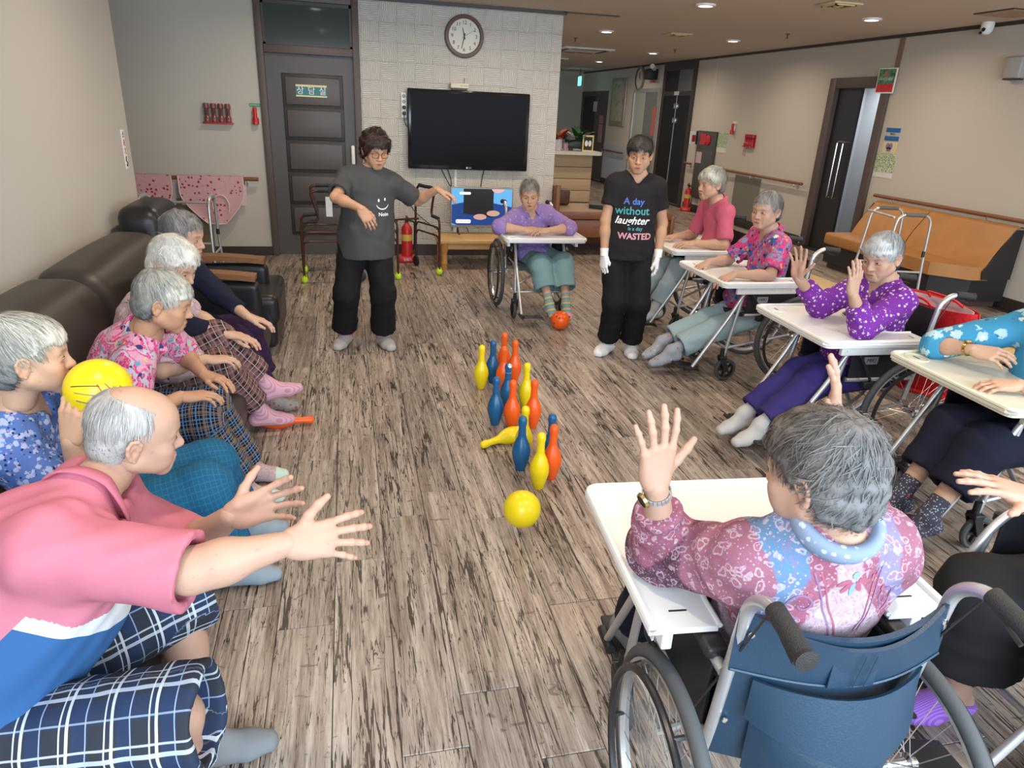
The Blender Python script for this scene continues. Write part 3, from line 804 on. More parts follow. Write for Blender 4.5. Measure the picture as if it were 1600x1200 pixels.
# back wall: plain part round the door, then the embossed feature part
DX0, DX1 = -.87, .17
structure('wall_back', MB().box((-3.2, BY, 0), (DX0, BY + .12, CZ)), M_['wall'])
def weave_mat():
    m = new_mat('embossed_weave_wallpaper', (.63, .60, .545), .7, spec=.25); t = NT(m)
    g = t.n('ShaderNodeTexCoord'); p = t.sep(g.outputs['Object'])
    S = .19
    u = t.math('DIVIDE', p[0], S); w = t.math('DIVIDE', p[2], S)
    chk = t.math('MODULO', t.math('ADD', t.math('FLOOR', t.math('ADD', u, 100.)), t.math('FLOOR', t.math('ADD', w, 100.))), 2.)
    cellid = t.math('ADD', t.math('MULTIPLY', t.math('FLOOR', t.math('ADD', u, 100.)), 7.13), t.math('MULTIPLY', t.math('FLOOR', t.math('ADD', w, 100.)), 3.71))
    wob1 = t.noise(t.comb(t.math('MULTIPLY', p[0], 9.), t.math('MULTIPLY', p[2], 9.), cellid), 1.0, 3)
    across = t.math('ADD', t.math('MULTIPLY', chk, p[0]), t.math('MULTIPLY', t.math('SUBTRACT', 1., chk), p[2]))
    ph = t.math('ADD', t.math('MULTIPLY', across, 2 * math.pi / .019), t.math('MULTIPLY', wob1, 13.))
    h = t.math('MULTIPLY_ADD', t.math('SINE', ph), .5, .5)
    h = t.math('POWER', h, .7)
    fu = t.math('ABSOLUTE', t.math('SUBTRACT', t.math('FRACT', t.math('ADD', u, 100.)), .5)); fw = t.math('ABSOLUTE', t.math('SUBTRACT', t.math('FRACT', t.math('ADD', w, 100.)), .5))
    edge = t.math('GREATER_THAN', t.math('MAXIMUM', fu, fw), .485)
    h = t.math('SUBTRACT', h, t.math('MULTIPLY', edge, .5))
    t.bump(h, .8, .0075)
    t.color(t.mix(h, (.56, .535, .49), (.70, .675, .625)))  # slight two-tone print; darker grooves also paint in the relief's shading
    return m
structure('wall_feature', MB().box((DX1, BY - .0, 0), (2.40, BY + .12, CZ)).box((DX0, BY, 2.62), (DX1, BY + .12, CZ)), weave_mat())
structure('wall_feature_end', MB().box((2.28, BY + .12, 0), (2.40, 10.3, CZ)), M_['wall'])
# right wall with its doorway
RY0, RY1 = 7.98, 9.10
structure('wall_right', MB().box((RX, -2.2, 0), (RX + .12, RY0, CZ)).box((RX, RY1, 0), (RX + .12, 20.2, CZ)).box((RX, RY0, 2.24), (RX + .12, RY1, CZ)), M_['wall'])
structure('wall_hall_end', MB().box((2.3, 20.1, 0), (RX + .1, 20.2, CZ)), M_['wall'])
structure('trim_ceiling', MB().box((RX - .03, -2.2, CZ - .035), (RX, 20.1, CZ)).box((DX1 + .02, BY - .03, CZ - .035), (2.43, BY, CZ)).box((-3.1, BY - .03, CZ - .035), (DX0, BY, CZ)), M_['dark'])
structure('trim_crown_seam', MB().box((2.4, BY - .03, CZ - .012), (3.05, BY + .0, CZ)), M_['dark'])
structure('baseboard_back', MB().box((-3.1, BY - .018, 0), (DX0, BY, .10)).box((DX1, BY - .018, 0), (2.42, BY, .13)), M_['dark'])
structure('baseboard_right', MB().box((RX - .018, -2.2, 0), (RX, RY0 - .1, .11)).box((RX - .018, RY1 + .1, 0), (RX, 13.1, .11)).box((RX - .018, 16.4, 0), (RX, 18.0, .11)), M_['dark'])
structure('trim_wall_strip', MB().box((RX - .012, 7.90, 2.24), (RX, 7.98, CZ - .03)), new_mat('brown_strip', (.25, .17, .11), .6))
structure('trim_wall_joint', MB().box((RX - .004, 12.45, .1), (RX, 12.47, CZ - .03)), new_mat('pale_joint', (.62, .60, .55), .6))

# door_1: panelled consulting room door with a transom light
def door_one():
    d = tag(bpy.data.objects.new('door_1', None), kind='structure'); COL.objects.link(d); d.location = (DX0, BY, 0)
    W = DX1 - DX0
    fr = MB(); y0, y1 = -.035, .11
    fr.box((0, y0, 0), (.07, y1, 2.68), .006).box((W - .07, y0, 0), (W, y1, 2.68), .006).box((.07, y0, 2.60), (W - .07, y1, 2.68), .006).box((.07, y0, 2.11), (W - .07, y1, 2.19), .006)
    fr.build('door_frame', M_['frame'], d)
    for k, m in (('glass_frame', MB().box((.07, .0, 2.19), (.095, .05, 2.60)).box((W - .095, 0, 2.19), (W - .07, .05, 2.60)).box((.07, 0, 2.57), (W - .07, .05, 2.60)).box((.07, 0, 2.19), (W - .07, .05, 2.21))),): m.build(k, M_['dark'], d)
    g = new_mat('dark_transom_glass', (.05, .065, .065), .06, spec=.6)
    MB().box((.095, .02, 2.21), (W - .095, .03, 2.57)).build('transom_pane', g, d, smooth=False)
    leaf = MB().box((.07, .02, .01), (W - .07, .06, 2.11)).build('door_leaf', M_['door'], d, smooth=False)
    x0, x1 = .255, W - .215
    for z1 in (1.895, 1.565, 1.225, .88, .54):
        z0 = z1 - .275 if z1 < 1.8 else z1 - .28
        g_ = MB().box((x0 - .03, .006, z0 - .03), (x1 + .03, .022, z1 + .03), .008).build('panel_moulding', M_['doordark'], d)
        MB().box((x0, -.006, z0), (x1, .018, z1), .012).build('door_panel', M_['door'], d)
    MB().box((W - .125, -.03, 1.02), (W - .085, .02, 1.22), .012).build('door_lock', M_['white'], d)
    s = MB().box((.365, -.016, 1.70), (.685, -.006, 1.82)).build('door_sign', new_mat('teal_sign', (.01, .17, .20), .4), d, smooth=False)
    MB().box((.365, -.018, 1.80), (.685, -.0155, 1.82)).box((.365, -.018, 1.70), (.685, -.0155, 1.715)).build('sign_border', new_mat('cream_border', (.75, .66, .35), .5), s, smooth=False)
    text('상 담 실', .085, M_['wink'], s, (.525, -.0185, 1.757), FACE_S, spacing=1.15)
door_one()
# door_2: open doorway in the right wall
def door_two():
    d = tag(bpy.data.objects.new('door_2', None), kind='structure'); COL.objects.link(d)
    m = MB(); t = .11
    m.box((RX - .04, RY0 - .02, 0), (RX + .13, RY0 + t, 2.25), .006).box((RX - .04, RY1 - t, 0), (RX + .13, RY1 + .02, 2.25), .006).box((RX - .04, RY0 + t, 2.12), (RX + .13, RY1 - t, 2.25), .006)
    m.build('door_frame', M_['frame'], d)
    lf = MB().box((RX + .03, 8.53, .01), (RX + .07, 8.99, 2.12)).build('door_leaf', new_mat('black_sliding_leaf', (.02, .018, .018), .35), d, smooth=False)
    for yy in (8.62, 8.74):
        MB().tube(fillet([(RX + .03, yy, 1.45), (RX - .02, yy, 1.45), (RX - .02, yy, .72), (RX + .03, yy, .72)], .04), .010, 8).build('pull_handle', M_['chrome'], lf)
    MB().box((RX + .09, RY0, 0), (RX + .11, 8.22, 2.14)).build('door_panel_fixed', new_mat('grey_inner_panel', (.115, .105, .105), .5), d, smooth=False)
    MB().box((RX + .075, 8.10, .95), (RX + .09, 8.18, 1.10)).build('paper_notice', new_mat('grey_paper', (.22, .22, .22), .7), d, smooth=False)
    MB().box((RX + .9, 7.6, 0), (RX + .95, 9.6, 2.5)).box((RX + .12, 7.6, 0), (RX + .95, 7.65, 2.5)).box((RX + .12, 9.55, 0), (RX + .95, 9.6, 2.5)).box((RX + .12, 7.6, 2.45), (RX + .95, 9.6, 2.5)).build('inner_room', new_mat('grey_inner_wall', (.58, .59, .61), .8), d, smooth=False)
    MB().box((RX + .1, 7.6, -.02), (RX + .95, 9.6, .0)).build('inner_floor', M_['frame'], d, smooth=False)
door_two()
# door_3: tall black double door down the hall
def door_three():
    d = tag(bpy.data.objects.new('door_3', None), kind='structure'); COL.objects.link(d); x = RX - .03
    MB().box((x, 13.20, 0), (RX, 13.33, 2.66)).box((x, 14.55, 0), (RX, 14.68, 2.66)).box((x, 13.33, 2.53), (RX, 14.55, 2.66)).box((x, 13.33, 2.06), (RX, 14.55, 2.14)).build('door_frame', M_['dark'], d, smooth=False)
    bl = new_mat('black_glass_leaf', (.008, .009, .010), .25)
    for y0, y1 in ((13.33, 13.93), (13.95, 14.55)):
        lf = MB().box((x + .012, y0, .02), (RX - .002, y1, 2.06)).build('door_leaf', bl, d, smooth=False)
        yh = y1 - .03 if y0 < 13.9 else y0 + .03
        for zz in (1.82, 1.55): MB().box((x - .01, yh - .04, zz), (x + .015, yh + .04, zz + .10), .005).build('hinge_plate', M_['chrome'], lf)
    MB().box((x + .005, 13.93, .02), (RX - .002, 13.95, 2.06)).build('centre_edge', M_['alu'], d, smooth=False)
    MB().box((x + .012, 13.33, 2.14), (RX - .002, 13.95, 2.53)).build('transom_pane', new_mat('grey_transom', (.16, .19, .19), .2), d, smooth=False)
    MB().box((x + .012, 13.95, 2.14), (RX - .002, 14.55, 2.53)).build('transom_pane', bl, d, smooth=False)
    MB().box((x - .01, 13.85, 2.07), (x, 14.05, 2.14)).build('room_plate', M_['white'], d, smooth=False)
door_three()
def door_four():
    d = tag(bpy.data.objects.new('door_4', None), kind='structure'); COL.objects.link(d); x = RX - .03
    st = new_mat('brushed_steel', (.36, .38, .37), .35, .7)
    MB().box((x, 14.80, 0), (RX, 14.88, 2.22)).box((x, 16.20, 0), (RX, 16.28, 2.22)).box((x, 14.88, 2.14), (RX, 16.2, 2.22)).build('door_frame', M_['alu'], d, smooth=False)
    MB().box((x + .015, 15.56, .02), (RX - .002, 16.20, 2.14)).build('lift_leaf', new_mat('pale_steel', (.50, .55, .48), .3, .4), d, smooth=False)
    MB().box((x + .012, 14.88, .02), (RX - .002, 15.54, 2.14)).build('lift_leaf', st, d, smooth=False)
    for z0, z1, c in ((1.25, 1.85, (.45, .12, .10)), (1.15, 1.22, (.10, .20, .45)), (.92, 1.13, (.6, .62, .6))):
        MB().box((x - .004, 14.86, z0), (x, 15.05, z1)).build('paper_notice', new_mat('notice_paper', c, .7), d, smooth=False)
    # far corridor door
    e = tag(bpy.data.objects.new('door_5', None), kind='structure'); COL.objects.link(e)
    MB().box((x, 18.0, 0), (RX, 18.1, 2.2)).box((x, 19.9, 0), (RX, 20.05, 2.2)).box((x, 18.1, 2.08), (RX, 19.9, 2.2)).build('door_frame', M_['frame'], e, smooth=False)
    MB().box((x + .015, 18.9, .02), (RX - .002, 19.9, 2.08)).build('door_leaf', bl2, e, smooth=False)
    MB().box((x + .01, 18.1, .02), (RX - .002, 18.9, 2.08)).build('door_leaf', M_['door'], e, smooth=False)
    for z0, z1, y0 in ((1.70, 1.95, 18.75), (1.42, 1.62, 18.2), (.95, 1.40, 18.2)):
        MB().box((x, y0, z0), (x + .012, y0 + .28, z1)).build('paper_notice', new_mat('pink_notice', (.42, .22, .22) if y0 < 18.5 else (.5, .52, .5), .7), e, smooth=False)
bl2 = new_mat('dark_doorway', (.010, .011, .013), .5)
door_four()
structure('trim_hall_panel', MB().box((RX - .012, 16.35, .11), (RX, 18.0, .95)), new_mat('pale_blue_panel', (.45, .49, .55), .6))
structure('trim_wall_access', MB().box((RX - .015, 10.45, .05), (RX, 11.25, .80), .004), new_mat('grey_green_panel', (.20, .19, .15), .6))
# ------------------------------------------------------------------ fixtures on walls and ceiling
LAMP_ON = new_mat('lamp_diffuser', (1, 1, 1), .5); _b = LAMP_ON.node_tree.nodes['Principled BSDF']
_b.inputs['Emission Color'].default_value = (1, .93, .82, 1); _b.inputs['Emission Strength'].default_value = 9
def ceiling_lights():
    rim = MB().lathe([(.070, -.020), (.095, -.018), (.100, -.006), (.100, 0), (.070, 0)], 28, cap=False).mesh('lamp_rim', M_['white'])
    dif = MB().lathe([(.001, -.014), (.071, -.014), (.071, -.006), (.001, -.006)], 28).mesh('lamp_diffuser', LAMP_ON)
    seen = {(3.45, 7.03): 'round ceiling downlight between the clock wall and the fan grille', (3.45, 9.85): 'round ceiling downlight above the hall bench', (5.32, 9.85): 'round ceiling downlight near the long wall above the handrail',
            (5.32, 12.64): 'round ceiling downlight before the tall black doors', (5.32, 7.03): 'round ceiling downlight above the dark open doorway', (5.32, 15.5): 'round ceiling downlight deepest in the hall', (5.32, 4.22): 'round ceiling downlight beside the square ceiling hatch'}
    seen.update({(-.30, 7.03): 'round ceiling downlight mirrored in the transom over the panelled door', (-.30, 4.22): 'round ceiling downlight over the sofa side of the room', (1.55, 7.03): 'round ceiling downlight straight in front of the wall clock', (1.55, 4.22): 'round ceiling downlight over the bowling pins', (3.45, 4.22): 'round ceiling downlight over the row of wheelchairs'})
    for x, y in LAMPS:
        if (x, y) not in seen: continue
        r = thing('ceiling_light', seen[(x, y)], 'ceiling light', (x, y, CZ), 0, 'recessed ceiling downlights')
        link('lamp_rim', rim, r); link('lamp_diffuser', dif, r)
    yl = new_mat('aged_plastic', (.62, .52, .28), .5)
    def fan(x, y, lab, s=.30):
        r = thing('ceiling_vent', lab, 'ceiling vent', (x, y, CZ), .0)
        MB().box((-s / 2, -s / 2, -.018), (s / 2, s / 2, 0), .01).build('vent_plate', yl, r)
        for i in range(3):
            q = s * (.36 - .11 * i); m = MB()
            for a, b in (((-q, -q), (q, -q + .016)), ((-q, q - .016), (q, q)), ((-q, -q), (-q + .016, q)), ((q - .016, -q), (q, q))): m.box((a[0], a[1], -.026), (b[0], b[1], -.017))
            m.build('vent_ring', new_mat('vent_gap', (.20, .15, .07), .6) if i % 2 else yl, r, smooth=False)
    fan(4.36, 9.60, 'yellowed square fan grille set in the ceiling, the farther one')
    fan(4.44, 6.36, 'yellowed square fan grille set in the ceiling, the nearer one')
    for x, y, lab, s in ((4.1, 12.9, 'pale square air conditioner panel in the hall ceiling', .9), (4.1, 15.6, 'pale square air conditioner panel farthest down the hall ceiling', .9)):
        r = thing('ceiling_air_conditioner', lab, 'air conditioner', (x, y, CZ))
        MB().box((-s / 2, -s / 2, -.03), (s / 2, s / 2, 0), .02).build('air_panel', M_['white'], r)
        for k in range(4):
            o = MB().box((-s * .34, s * .36, -.036), (s * .34, s * .43, -.028)).build('air_slot', M_['doordark'], r, smooth=False); o.rotation_euler = (0, 0, k * math.pi / 2)
    r = thing('ceiling_hatch', 'square wooden ceiling hatch beside the camera dome', 'hatch', (6.02, 6.02, CZ))
    MB().box((-.22, -.22, -.010), (.22, .22, 0)).build('hatch_frame', M_['dark'], r, smooth=False)
    MB().box((-.21, -.21, -.014), (.21, .21, -.004)).build('hatch_panel', new_mat('hatch_tan', (.40, .29, .19), .6), r, smooth=False)
    sp = MB().lathe([(.028, 0), (.028, -.006), (.010, -.012), (.008, -.045), (.018, -.048), (.018, -.052), (.006, -.053)], 12)
    m = sp.mesh('sprinkler', M_['frame'])
    for x, y, w in ((5.45, 8.73, 'beside the long handrail wall'), (5.32, 11.74, 'before the tall black doors'), (3.39, 11.04, 'past the end of the embossed wall'), (3.4, 14.2, 'over the reception counter'), (4.4, 16.5, 'farthest down the hall')):
        tag(link('ceiling_sprinkler', m, None, (x, y, CZ)), 'small bronze ceiling sprinkler head ' + w, 'sprinkler', 'ceiling sprinkler heads')
    r = thing('security_camera', 'white dome security camera under the dark ceiling trim', 'camera', (6.36, 6.62, CZ - .0))
    MB().lathe([(.055, 0), (.060, -.02), (.060, -.05), (.055, -.085), (.035, -.112), (.001, -.12)], 20).build('camera_dome', M_['white'], r)
    MB().lathe([(.018, 0), (.018, .012), (.001, .013)], 14, Matrix.Translation((-.052, -.02, -.075)) @ Matrix.Rotation(-1.5, 4, 'Y')).lathe([(.014, 0), (.014, .012), (.001, .013)], 14, Matrix.Translation((-.050, .012, -.10)) @ Matrix.Rotation(-1.8, 4, 'Y')).build('camera_lens', M_['black'], r)
    r = thing('wall_speaker', 'grey box speaker high on the wall above the bench', 'speaker', (RX, 6.24, 2.17))
    MB().box((-.10, -.10, 0), (0, .10, .20), .02).build('speaker_box', new_mat('grey_plastic', (.36, .36, .36), .5), r); MB().box((-.085, -.085, -.012), (-.01, .085, .0)).build('speaker_base', M_['black'], r)
ceiling_lights()

def clock():
    r = thing('wall_clock', 'round brown rimmed wall clock above the wide TV', 'clock', (1.292, BY, 2.385))
    R = Matrix.Rotation(math.pi / 2, 4, 'X')
    MB().lathe([(.175, 0), (.212, 0), (.216, .02), (.205, .042), (.180, .046), (.172, .030)], 40, R, cap=False).build('clock_rim', new_mat('brown_rim', (.13, .075, .06), .4), r)
    MB().lathe([(.001, 0), (.176, 0), (.176, .018), (.001, .018)], 40, R).build('clock_dial', new_mat('cream_dial', (.70, .69, .60), .5), r)
    for k in range(1, 13):
        a = math.radians(90 - 30 * k); text(str(k), .052, M_['ink'], r, (math.cos(a) * .132, -.0195, math.sin(a) * .132), FACE_S, 'numeral', depth=.0005)
    def hand(nm, ang, l, w, y):
        a = math.radians(90 - ang); d = V(math.cos(a), 0, math.sin(a)); n = V(-d[2], 0, d[0]); p = [-d * .03 - n * w, d * l - n * w * .5, d * l + n * w * .5, -d * .03 + n * w]
        MB().add([q + V(0, y, 0) for q in p] + [q + V(0, y - .002, 0) for q in p], [(0, 1, 2, 3), (4, 5, 6, 7), (0, 1, 5, 4), (1, 2, 6, 5), (2, 3, 7, 6), (3, 0, 4, 7)]).build(nm, M_['ink'], r, smooth=False)
    hand('hour_hand', 346, .085, .006, -.022); hand('minute_hand', 193, .125, .005, -.025); hand('second_hand', 60, .13, .0015, -.028)
clock()

def televisions():
    r = thing('wall_television', 'wide black TV hung on the embossed wall', 'television', (1.357, BY, 1.42))
    MB().box((-.69, -.085, -.42), (.69, -.03, .42), .012).build('screen_bezel', new_mat('piano_black', (.010, .010, .012), .12), r)
    MB().box((-.655, -.0875, -.375), (.655, -.084, .385)).build('screen', new_mat('dark_screen', (.007, .007, .009), .34, spec=.06), r, smooth=False)
    MB().box((-.30, -.03, -.25), (.30, 0, .25)).build('wall_mount', M_['black'], r, smooth=False)
    lg = new_mat('logo_silver', (.55, .55, .55), .3)
    o = MB().lathe([(.001, 0), (.011, 0), (.011, .001), (.001, .001)], 16, Matrix.Translation((-.02, -.0865, -.397)) @ Matrix.Rotation(math.pi / 2, 4, 'X')).build('logo_disc', lg, r)
    text('LG', .026, lg, r, (.014, -.0868, -.397), FACE_S, 'logo_letters', depth=.0004)
    r = thing('router_box', 'small cream box with an aerial standing on the wide TV', 'set-top box', (1.24, BY - .045, 1.84))
    MB().box((-.10, -.05, .022), (.10, .04, .075), .006).build('case', new_mat('cream_case', (.62, .58, .42), .4), r)
    MB().box((-.085, -.045, .004), (.085, .035, .022)).build('stand', M_['black'], r, smooth=False)
    MB().tube([(.055, 0, .07), (.058, 0, .13)], .003).build('aerial', M_['black'], r)
    for i in range(4): MB().box((.01 + i * .02, -.0515, .046), (.02 + i * .02, -.049, .052)).build('port', M_['black'], r, smooth=False)
    r = thing('power_strip', 'white multi socket fixed beside the wide TV', 'power strip', (.632, BY, 1.53))
    MB().box((-.03, -.03, 0), (.03, 0, .26), .006).build('strip_body', M_['white'], r)
    for zz in (.05, .11, .17, .225): MB().lathe([(.02, 0), (.02, .003), (.001, .0035)], 14, Matrix.Translation((0, -.03, zz)) @ Matrix.Rotation(math.pi / 2, 4, 'X')).build('socket', new_mat('socket_grey', (.3, .3, .3), .5), r)
    for zz in (.05, .11):
        MB().box((-.018, -.065, zz - .018), (.018, -.032, zz + .018), .008).build('plug', M_['black'], r)
    MB().tube(fillet([(0, -.055, .05), (0, -.05, -.05), (.06, -.04, -.12)], .05), .004).build('plug_cord', M_['black'], r)
    # smaller TV on the low table
    r = thing('small_television', 'small TV showing a blue picture, on the pine table', 'television', (1.45, 7.86, .335))
    MB().box((-.355, -.02, .075), (.355, .025, .515), .006).build('screen_bezel', new_mat('grey_bezel', (.25, .26, .27), .3), r)
    sm = new_mat('lit_screen', (0, 0, 0), .3); t = NT(sm); p = t.sep(t.n('ShaderNodeTexCoord').outputs['Object']); x, z_ = p[0], p[2]
    c = t.mix(t.math('GREATER_THAN', z_, t.math('SUBTRACT', .385, t.math('MULTIPLY', t.math('ABSOLUTE', t.math('ADD', x, .05)), .20))), (.01, .05, .22), (.12, .42, .78))
    c = t.mix(t.math('LESS_THAN', t.math('ADD', z_, t.math('MULTIPLY', x, .3)), .02), c, (.15, .40, .75))
    inb = t.math('MULTIPLY', t.math('MULTIPLY', t.math('GREATER_THAN', x, -.21), t.math('LESS_THAN', x, .13)), t.math('GREATER_THAN', z_, t.math('ADD', .205, t.math('MULTIPLY', x, -.12))))
    c = t.mix(inb, c, (.012, .012, .014))
    for hx, hz in ((-.02, .195), (.13, .235)):
        e = t.math('ADD', t.math('POWER', t.math('DIVIDE', t.math('SUBTRACT', x, hx), .075), 2.), t.math('POWER', t.math('DIVIDE', t.math('SUBTRACT', z_, hz), .032), 2.))
        c = t.mix(t.math('LESS_THAN', e, 1.), c, (.55, .33, .26))
    pk = t.math('ADD', t.math('POWER', t.math('DIVIDE', t.math('SUBTRACT', x, .18), .07), 2.), t.math('POWER', t.math('DIVIDE', t.math('SUBTRACT', z_, .50), .04), 2.)); c = t.mix(t.math('LESS_THAN', pk, 1.), c, (.75, .40, .42))
    t.color(t.mix(1., c, (.2, .2, .2), 'MULTIPLY')); t.l(c, t.b.inputs['Emission Color']); t.b.inputs['Emission Strength'].default_value = 1.05
    s = MB().box((-.34, -.0225, .105), (.34, -.0195, .50)).build('screen', sm, r, smooth=False)
    lw = new_mat('screen_white', (.8, .8, .8), .4); NT(lw).b.inputs['Emission Color'].default_value = (.8, .85, .9, 1); NT(lw).b.inputs['Emission Strength'].default_value = .8
    MB().prism(rounded(-.295, .125, -.125, .165, .015), .0, .001, Matrix.Translation((0, -.0228, 0)) @ Matrix.Rotation(math.pi / 2, 4, 'X')).build('caption_bar', lw, r, smooth=False)
    text('팔 근육 강화 운동', .022, M_['ink'], r, (-.21, -.0242, .145), FACE_S, 'caption', depth=.0003)
    MB().prism(rounded(-.255, .437, -.13, .465, .012), .0, .001, Matrix.Translation((0, -.0228, 0)) @ Matrix.Rotation(math.pi / 2, 4, 'X')).build('caption_bar', lw, r, smooth=False)
    text('시니어 체조', .018, M_['ink'], r, (-.19, -.0242, .451), FACE_S, 'caption', depth=.0003)
    for sx in (-.27, .27): MB().tube([(sx, .0, .08), (sx + .01, -.07, .006)], .008).tube([(sx, .0, .08), (sx + .01, .07, .006)], .008).build('stand_foot', M_['black'], r)
    r = thing('television_table', 'low pine table with turned legs under the small TV', 'table', (1.52, 7.72, 0))
    MB().box((-.60, -.24, .285), (.60, .26, .335), .012).build('table_top', M_['pine'], r)
    MB().box((-.55, -.20, .225), (.55, .22, .285)).build('apron', M_['pine'], r, smooth=False)
    for sx in (-.53, .53):
        for sy_ in (-.19, .21): MB().lathe([(.026, 0), (.032, .02), (.030, .06), (.036, .075), (.030, .09), (.034, .15), (.030, .19), (.040, .205), (.040, .285)], 14, Matrix.Translation((sx, sy_, 0))).build('leg', M_['pineleg'], r)
    cb = [[(1.05, BY - .02, 1.0), (1.10, BY - .03, .90), (1.22, BY - .03, .70), (1.30, BY - .05, .45)], [(1.12, BY - .02, 1.0), (1.17, BY - .02, .88), (1.16, BY - .02, .6), (1.18, BY - .04, .3)], [(1.55, BY - .02, 1.0), (1.52, BY - .02, .85), (1.50, BY - .02, .6), (1.50, BY - .1, .38)], [(.62, BY - .02, .85), (.70, BY - .03, .55), (.85, BY - .05, .42), (.98, BY - .2, .34)], [(1.35, BY - .02, .35), (1.42, BY - .02, .2), (1.40, BY - .05, .05), (1.1, BY - .1, .02)]]
    for pts, lb in zip(cb, ('black cable slanting down behind the small TV', 'black cable hanging straight beside the white conduit', 'black cable dropping from the middle of the wide TV', 'black cable looping behind the walker with wheels', 'black cable curling under the pine TV table')):
        tag(MB().tube(fillet(pts, .1), .005, 6).build('power_cable', M_['black']), lb, 'cable')
    tag(MB().box((1.205, BY - .012, .13), (1.23, BY, 1.0)).build('cable_conduit', M_['white']), 'thin white cable conduit running down the embossed wall', 'conduit')
televisions()

def utensil_holder(loc, rot, lab, base, n=4, kind='bottles'):
    r = thing('wall_holder', lab, 'holder', loc, rot)
    MB().box((-.14, -.012, -.095), (.14, 0, .09)).build('back_plate', base, r, smooth=False)
    for i in range(n):
        x = -.105 + i * .07
        MB().lathe([(.028, -.095), (.030, -.09), (.030, -.04), (.022, -.03), (.022, .04), (.030, .05), (.026, .095), (.001, .097)], 12, Matrix.Translation((x, -.035, 0))).build('bottle', new_mat('amber_red', (.22, .07, .055) if kind == 'bottles' else (.36, .012, .035), .25), r)
        if kind == 'bottles':
            MB().box((x - .02, -.066, -.02 + .01 * (i % 2)), (x + .012, -.062, .03)).build('bottle_label', new_mat('dark_label', (.05, .03, .03), .6), r, smooth=False)
    MB().box((-.15, -.07, -.105), (.15, 0, -.09), .004).build('tray_edge', M_['red'], r)
    return r
utensil_holder((-1.31, BY, 1.50), 0, 'red rack of four amber bottles on the wall behind the sofa', new_mat('clear_rack', (.45, .36, .30), .3))
def torch(loc, rot, lab, sticker):
    r = thing('emergency_torch', lab, 'torch', loc, rot)
    MB().lathe([(.020, -.09), (.034, -.085), (.034, -.03), (.022, -.015), (.022, .07), (.016, .085), (.001, .086)], 14, Matrix.Translation((0, -.04, 0))).build('torch_body', M_['red'], r)
    MB().box((-.022, -.016, -.03), (.022, 0, .05)).build('torch_bracket', M_['white'], r, smooth=False)
    s = MB().box((-.055, -.004, .088), (.055, 0, .122)).build('sticker', sticker, r, smooth=False)
    return r, s
_, s = torch((-.935, BY, 1.49), 0, 'red emergency torch under a green sticker beside the door frame', M_['green'])
text('휴대용비상조명등', .013, M_['wink'], s, (0, -.0045, .105), FACE_S)
torch((RX, 11.55, 1.52), -math.pi / 2, 'red emergency torch on the long wall above the handrail', M_['white'])
_rk = utensil_holder((RX, 10.95, 1.36), -math.pi / 2, 'dark red rack of four bottles on the long wall', M_['red'], 4, 'red')
MB().tube([(-.15, -.02, -.10), (-.17, -.02, -.22), (-.09, -.02, -.25), (-.12, -.02, -.14), (-.05, -.02, -.11)], .004).build('hanging_cord', M_['red'], _rk)
def fire_sign():
    r = thing('fire_extinguisher_sign', 'white vertical sticker sign at the edge of the sofa wall', 'sign', (-1.50, 5.515, 1.30), math.pi / 2)
    o = MB().box((-.035, -.003, -.13), (.035, 0, .13), .002).build('sticker', M_['wink'], r)
    for k, ch in enumerate('소화기'): text(ch, .052, (M_['ink'], M_['red'], M_['red'])[k], o, (0, -.0035, .095 - k * .055), FACE_S)
    MB().tube([(.0, -.004, -.045), (-.015, -.004, -.07), (.012, -.004, -.085), (0, -.004, -.11), (-.01, -.004, -.10)], .004).build('arrow_mark', M_['ink'], r)
fire_sign()

def handrail(name, a, b, lab, n=3, wall=(1, 0)):
    a, b = V(*a), V(*b); r = thing(name, lab, 'handrail', a)
    d = b - a; L = np.linalg.norm(d)
    MB().tube([(0, 0, 0), d], .021, 12).build('rail', M_['wood'], r)
    m = MB().lathe([(.001, -.004), (.015, -.002), (.022, .0), (.022, .012)], 12); 
    for i in range(n):
        p = d * ((i + .5 * (n == 1)) / max(n - 1, 1)) if n > 1 else d * .5
        p = p * .86 + d * .07; w = V(wall[0], wall[1], 0) * .085
        MB().tube(fillet([p + V(0, 0, -.015), p + V(0, 0, -.06), p + w + V(0, 0, -.06)], .03), .007).tube([p + w * .86 + V(0, 0, -.06), p + w + V(0, 0, -.06)], .028, 12).build('bracket', M_['chrome'], r)
handrail('handrail', (-3.0, BY - .085, .845), (-.955, BY - .085, .845), 'brown handrail behind the hanging bibs', 3, (0, 1))
handrail('handrail', (RX - .085, 9.25, .845), (RX - .085, 12.1, .845), 'long brown handrail between the red cabinet and the open doorway', 3)
handrail('handrail', (RX - .085, 12.82, .845), (RX - .085, 13.1, .845), 'short stub of brown handrail beside the tall black doors', 1)
handrail('handrail', (RX - .085, 16.45, .80), (RX - .085, 18.0, .80), 'thin handrail over the pale blue panel down the hall', 3)
handrail('handrail', (RX - .07, 3.0, .87), (RX - .07, 7.75, .87), 'brown handrail above the orange bench', 4)

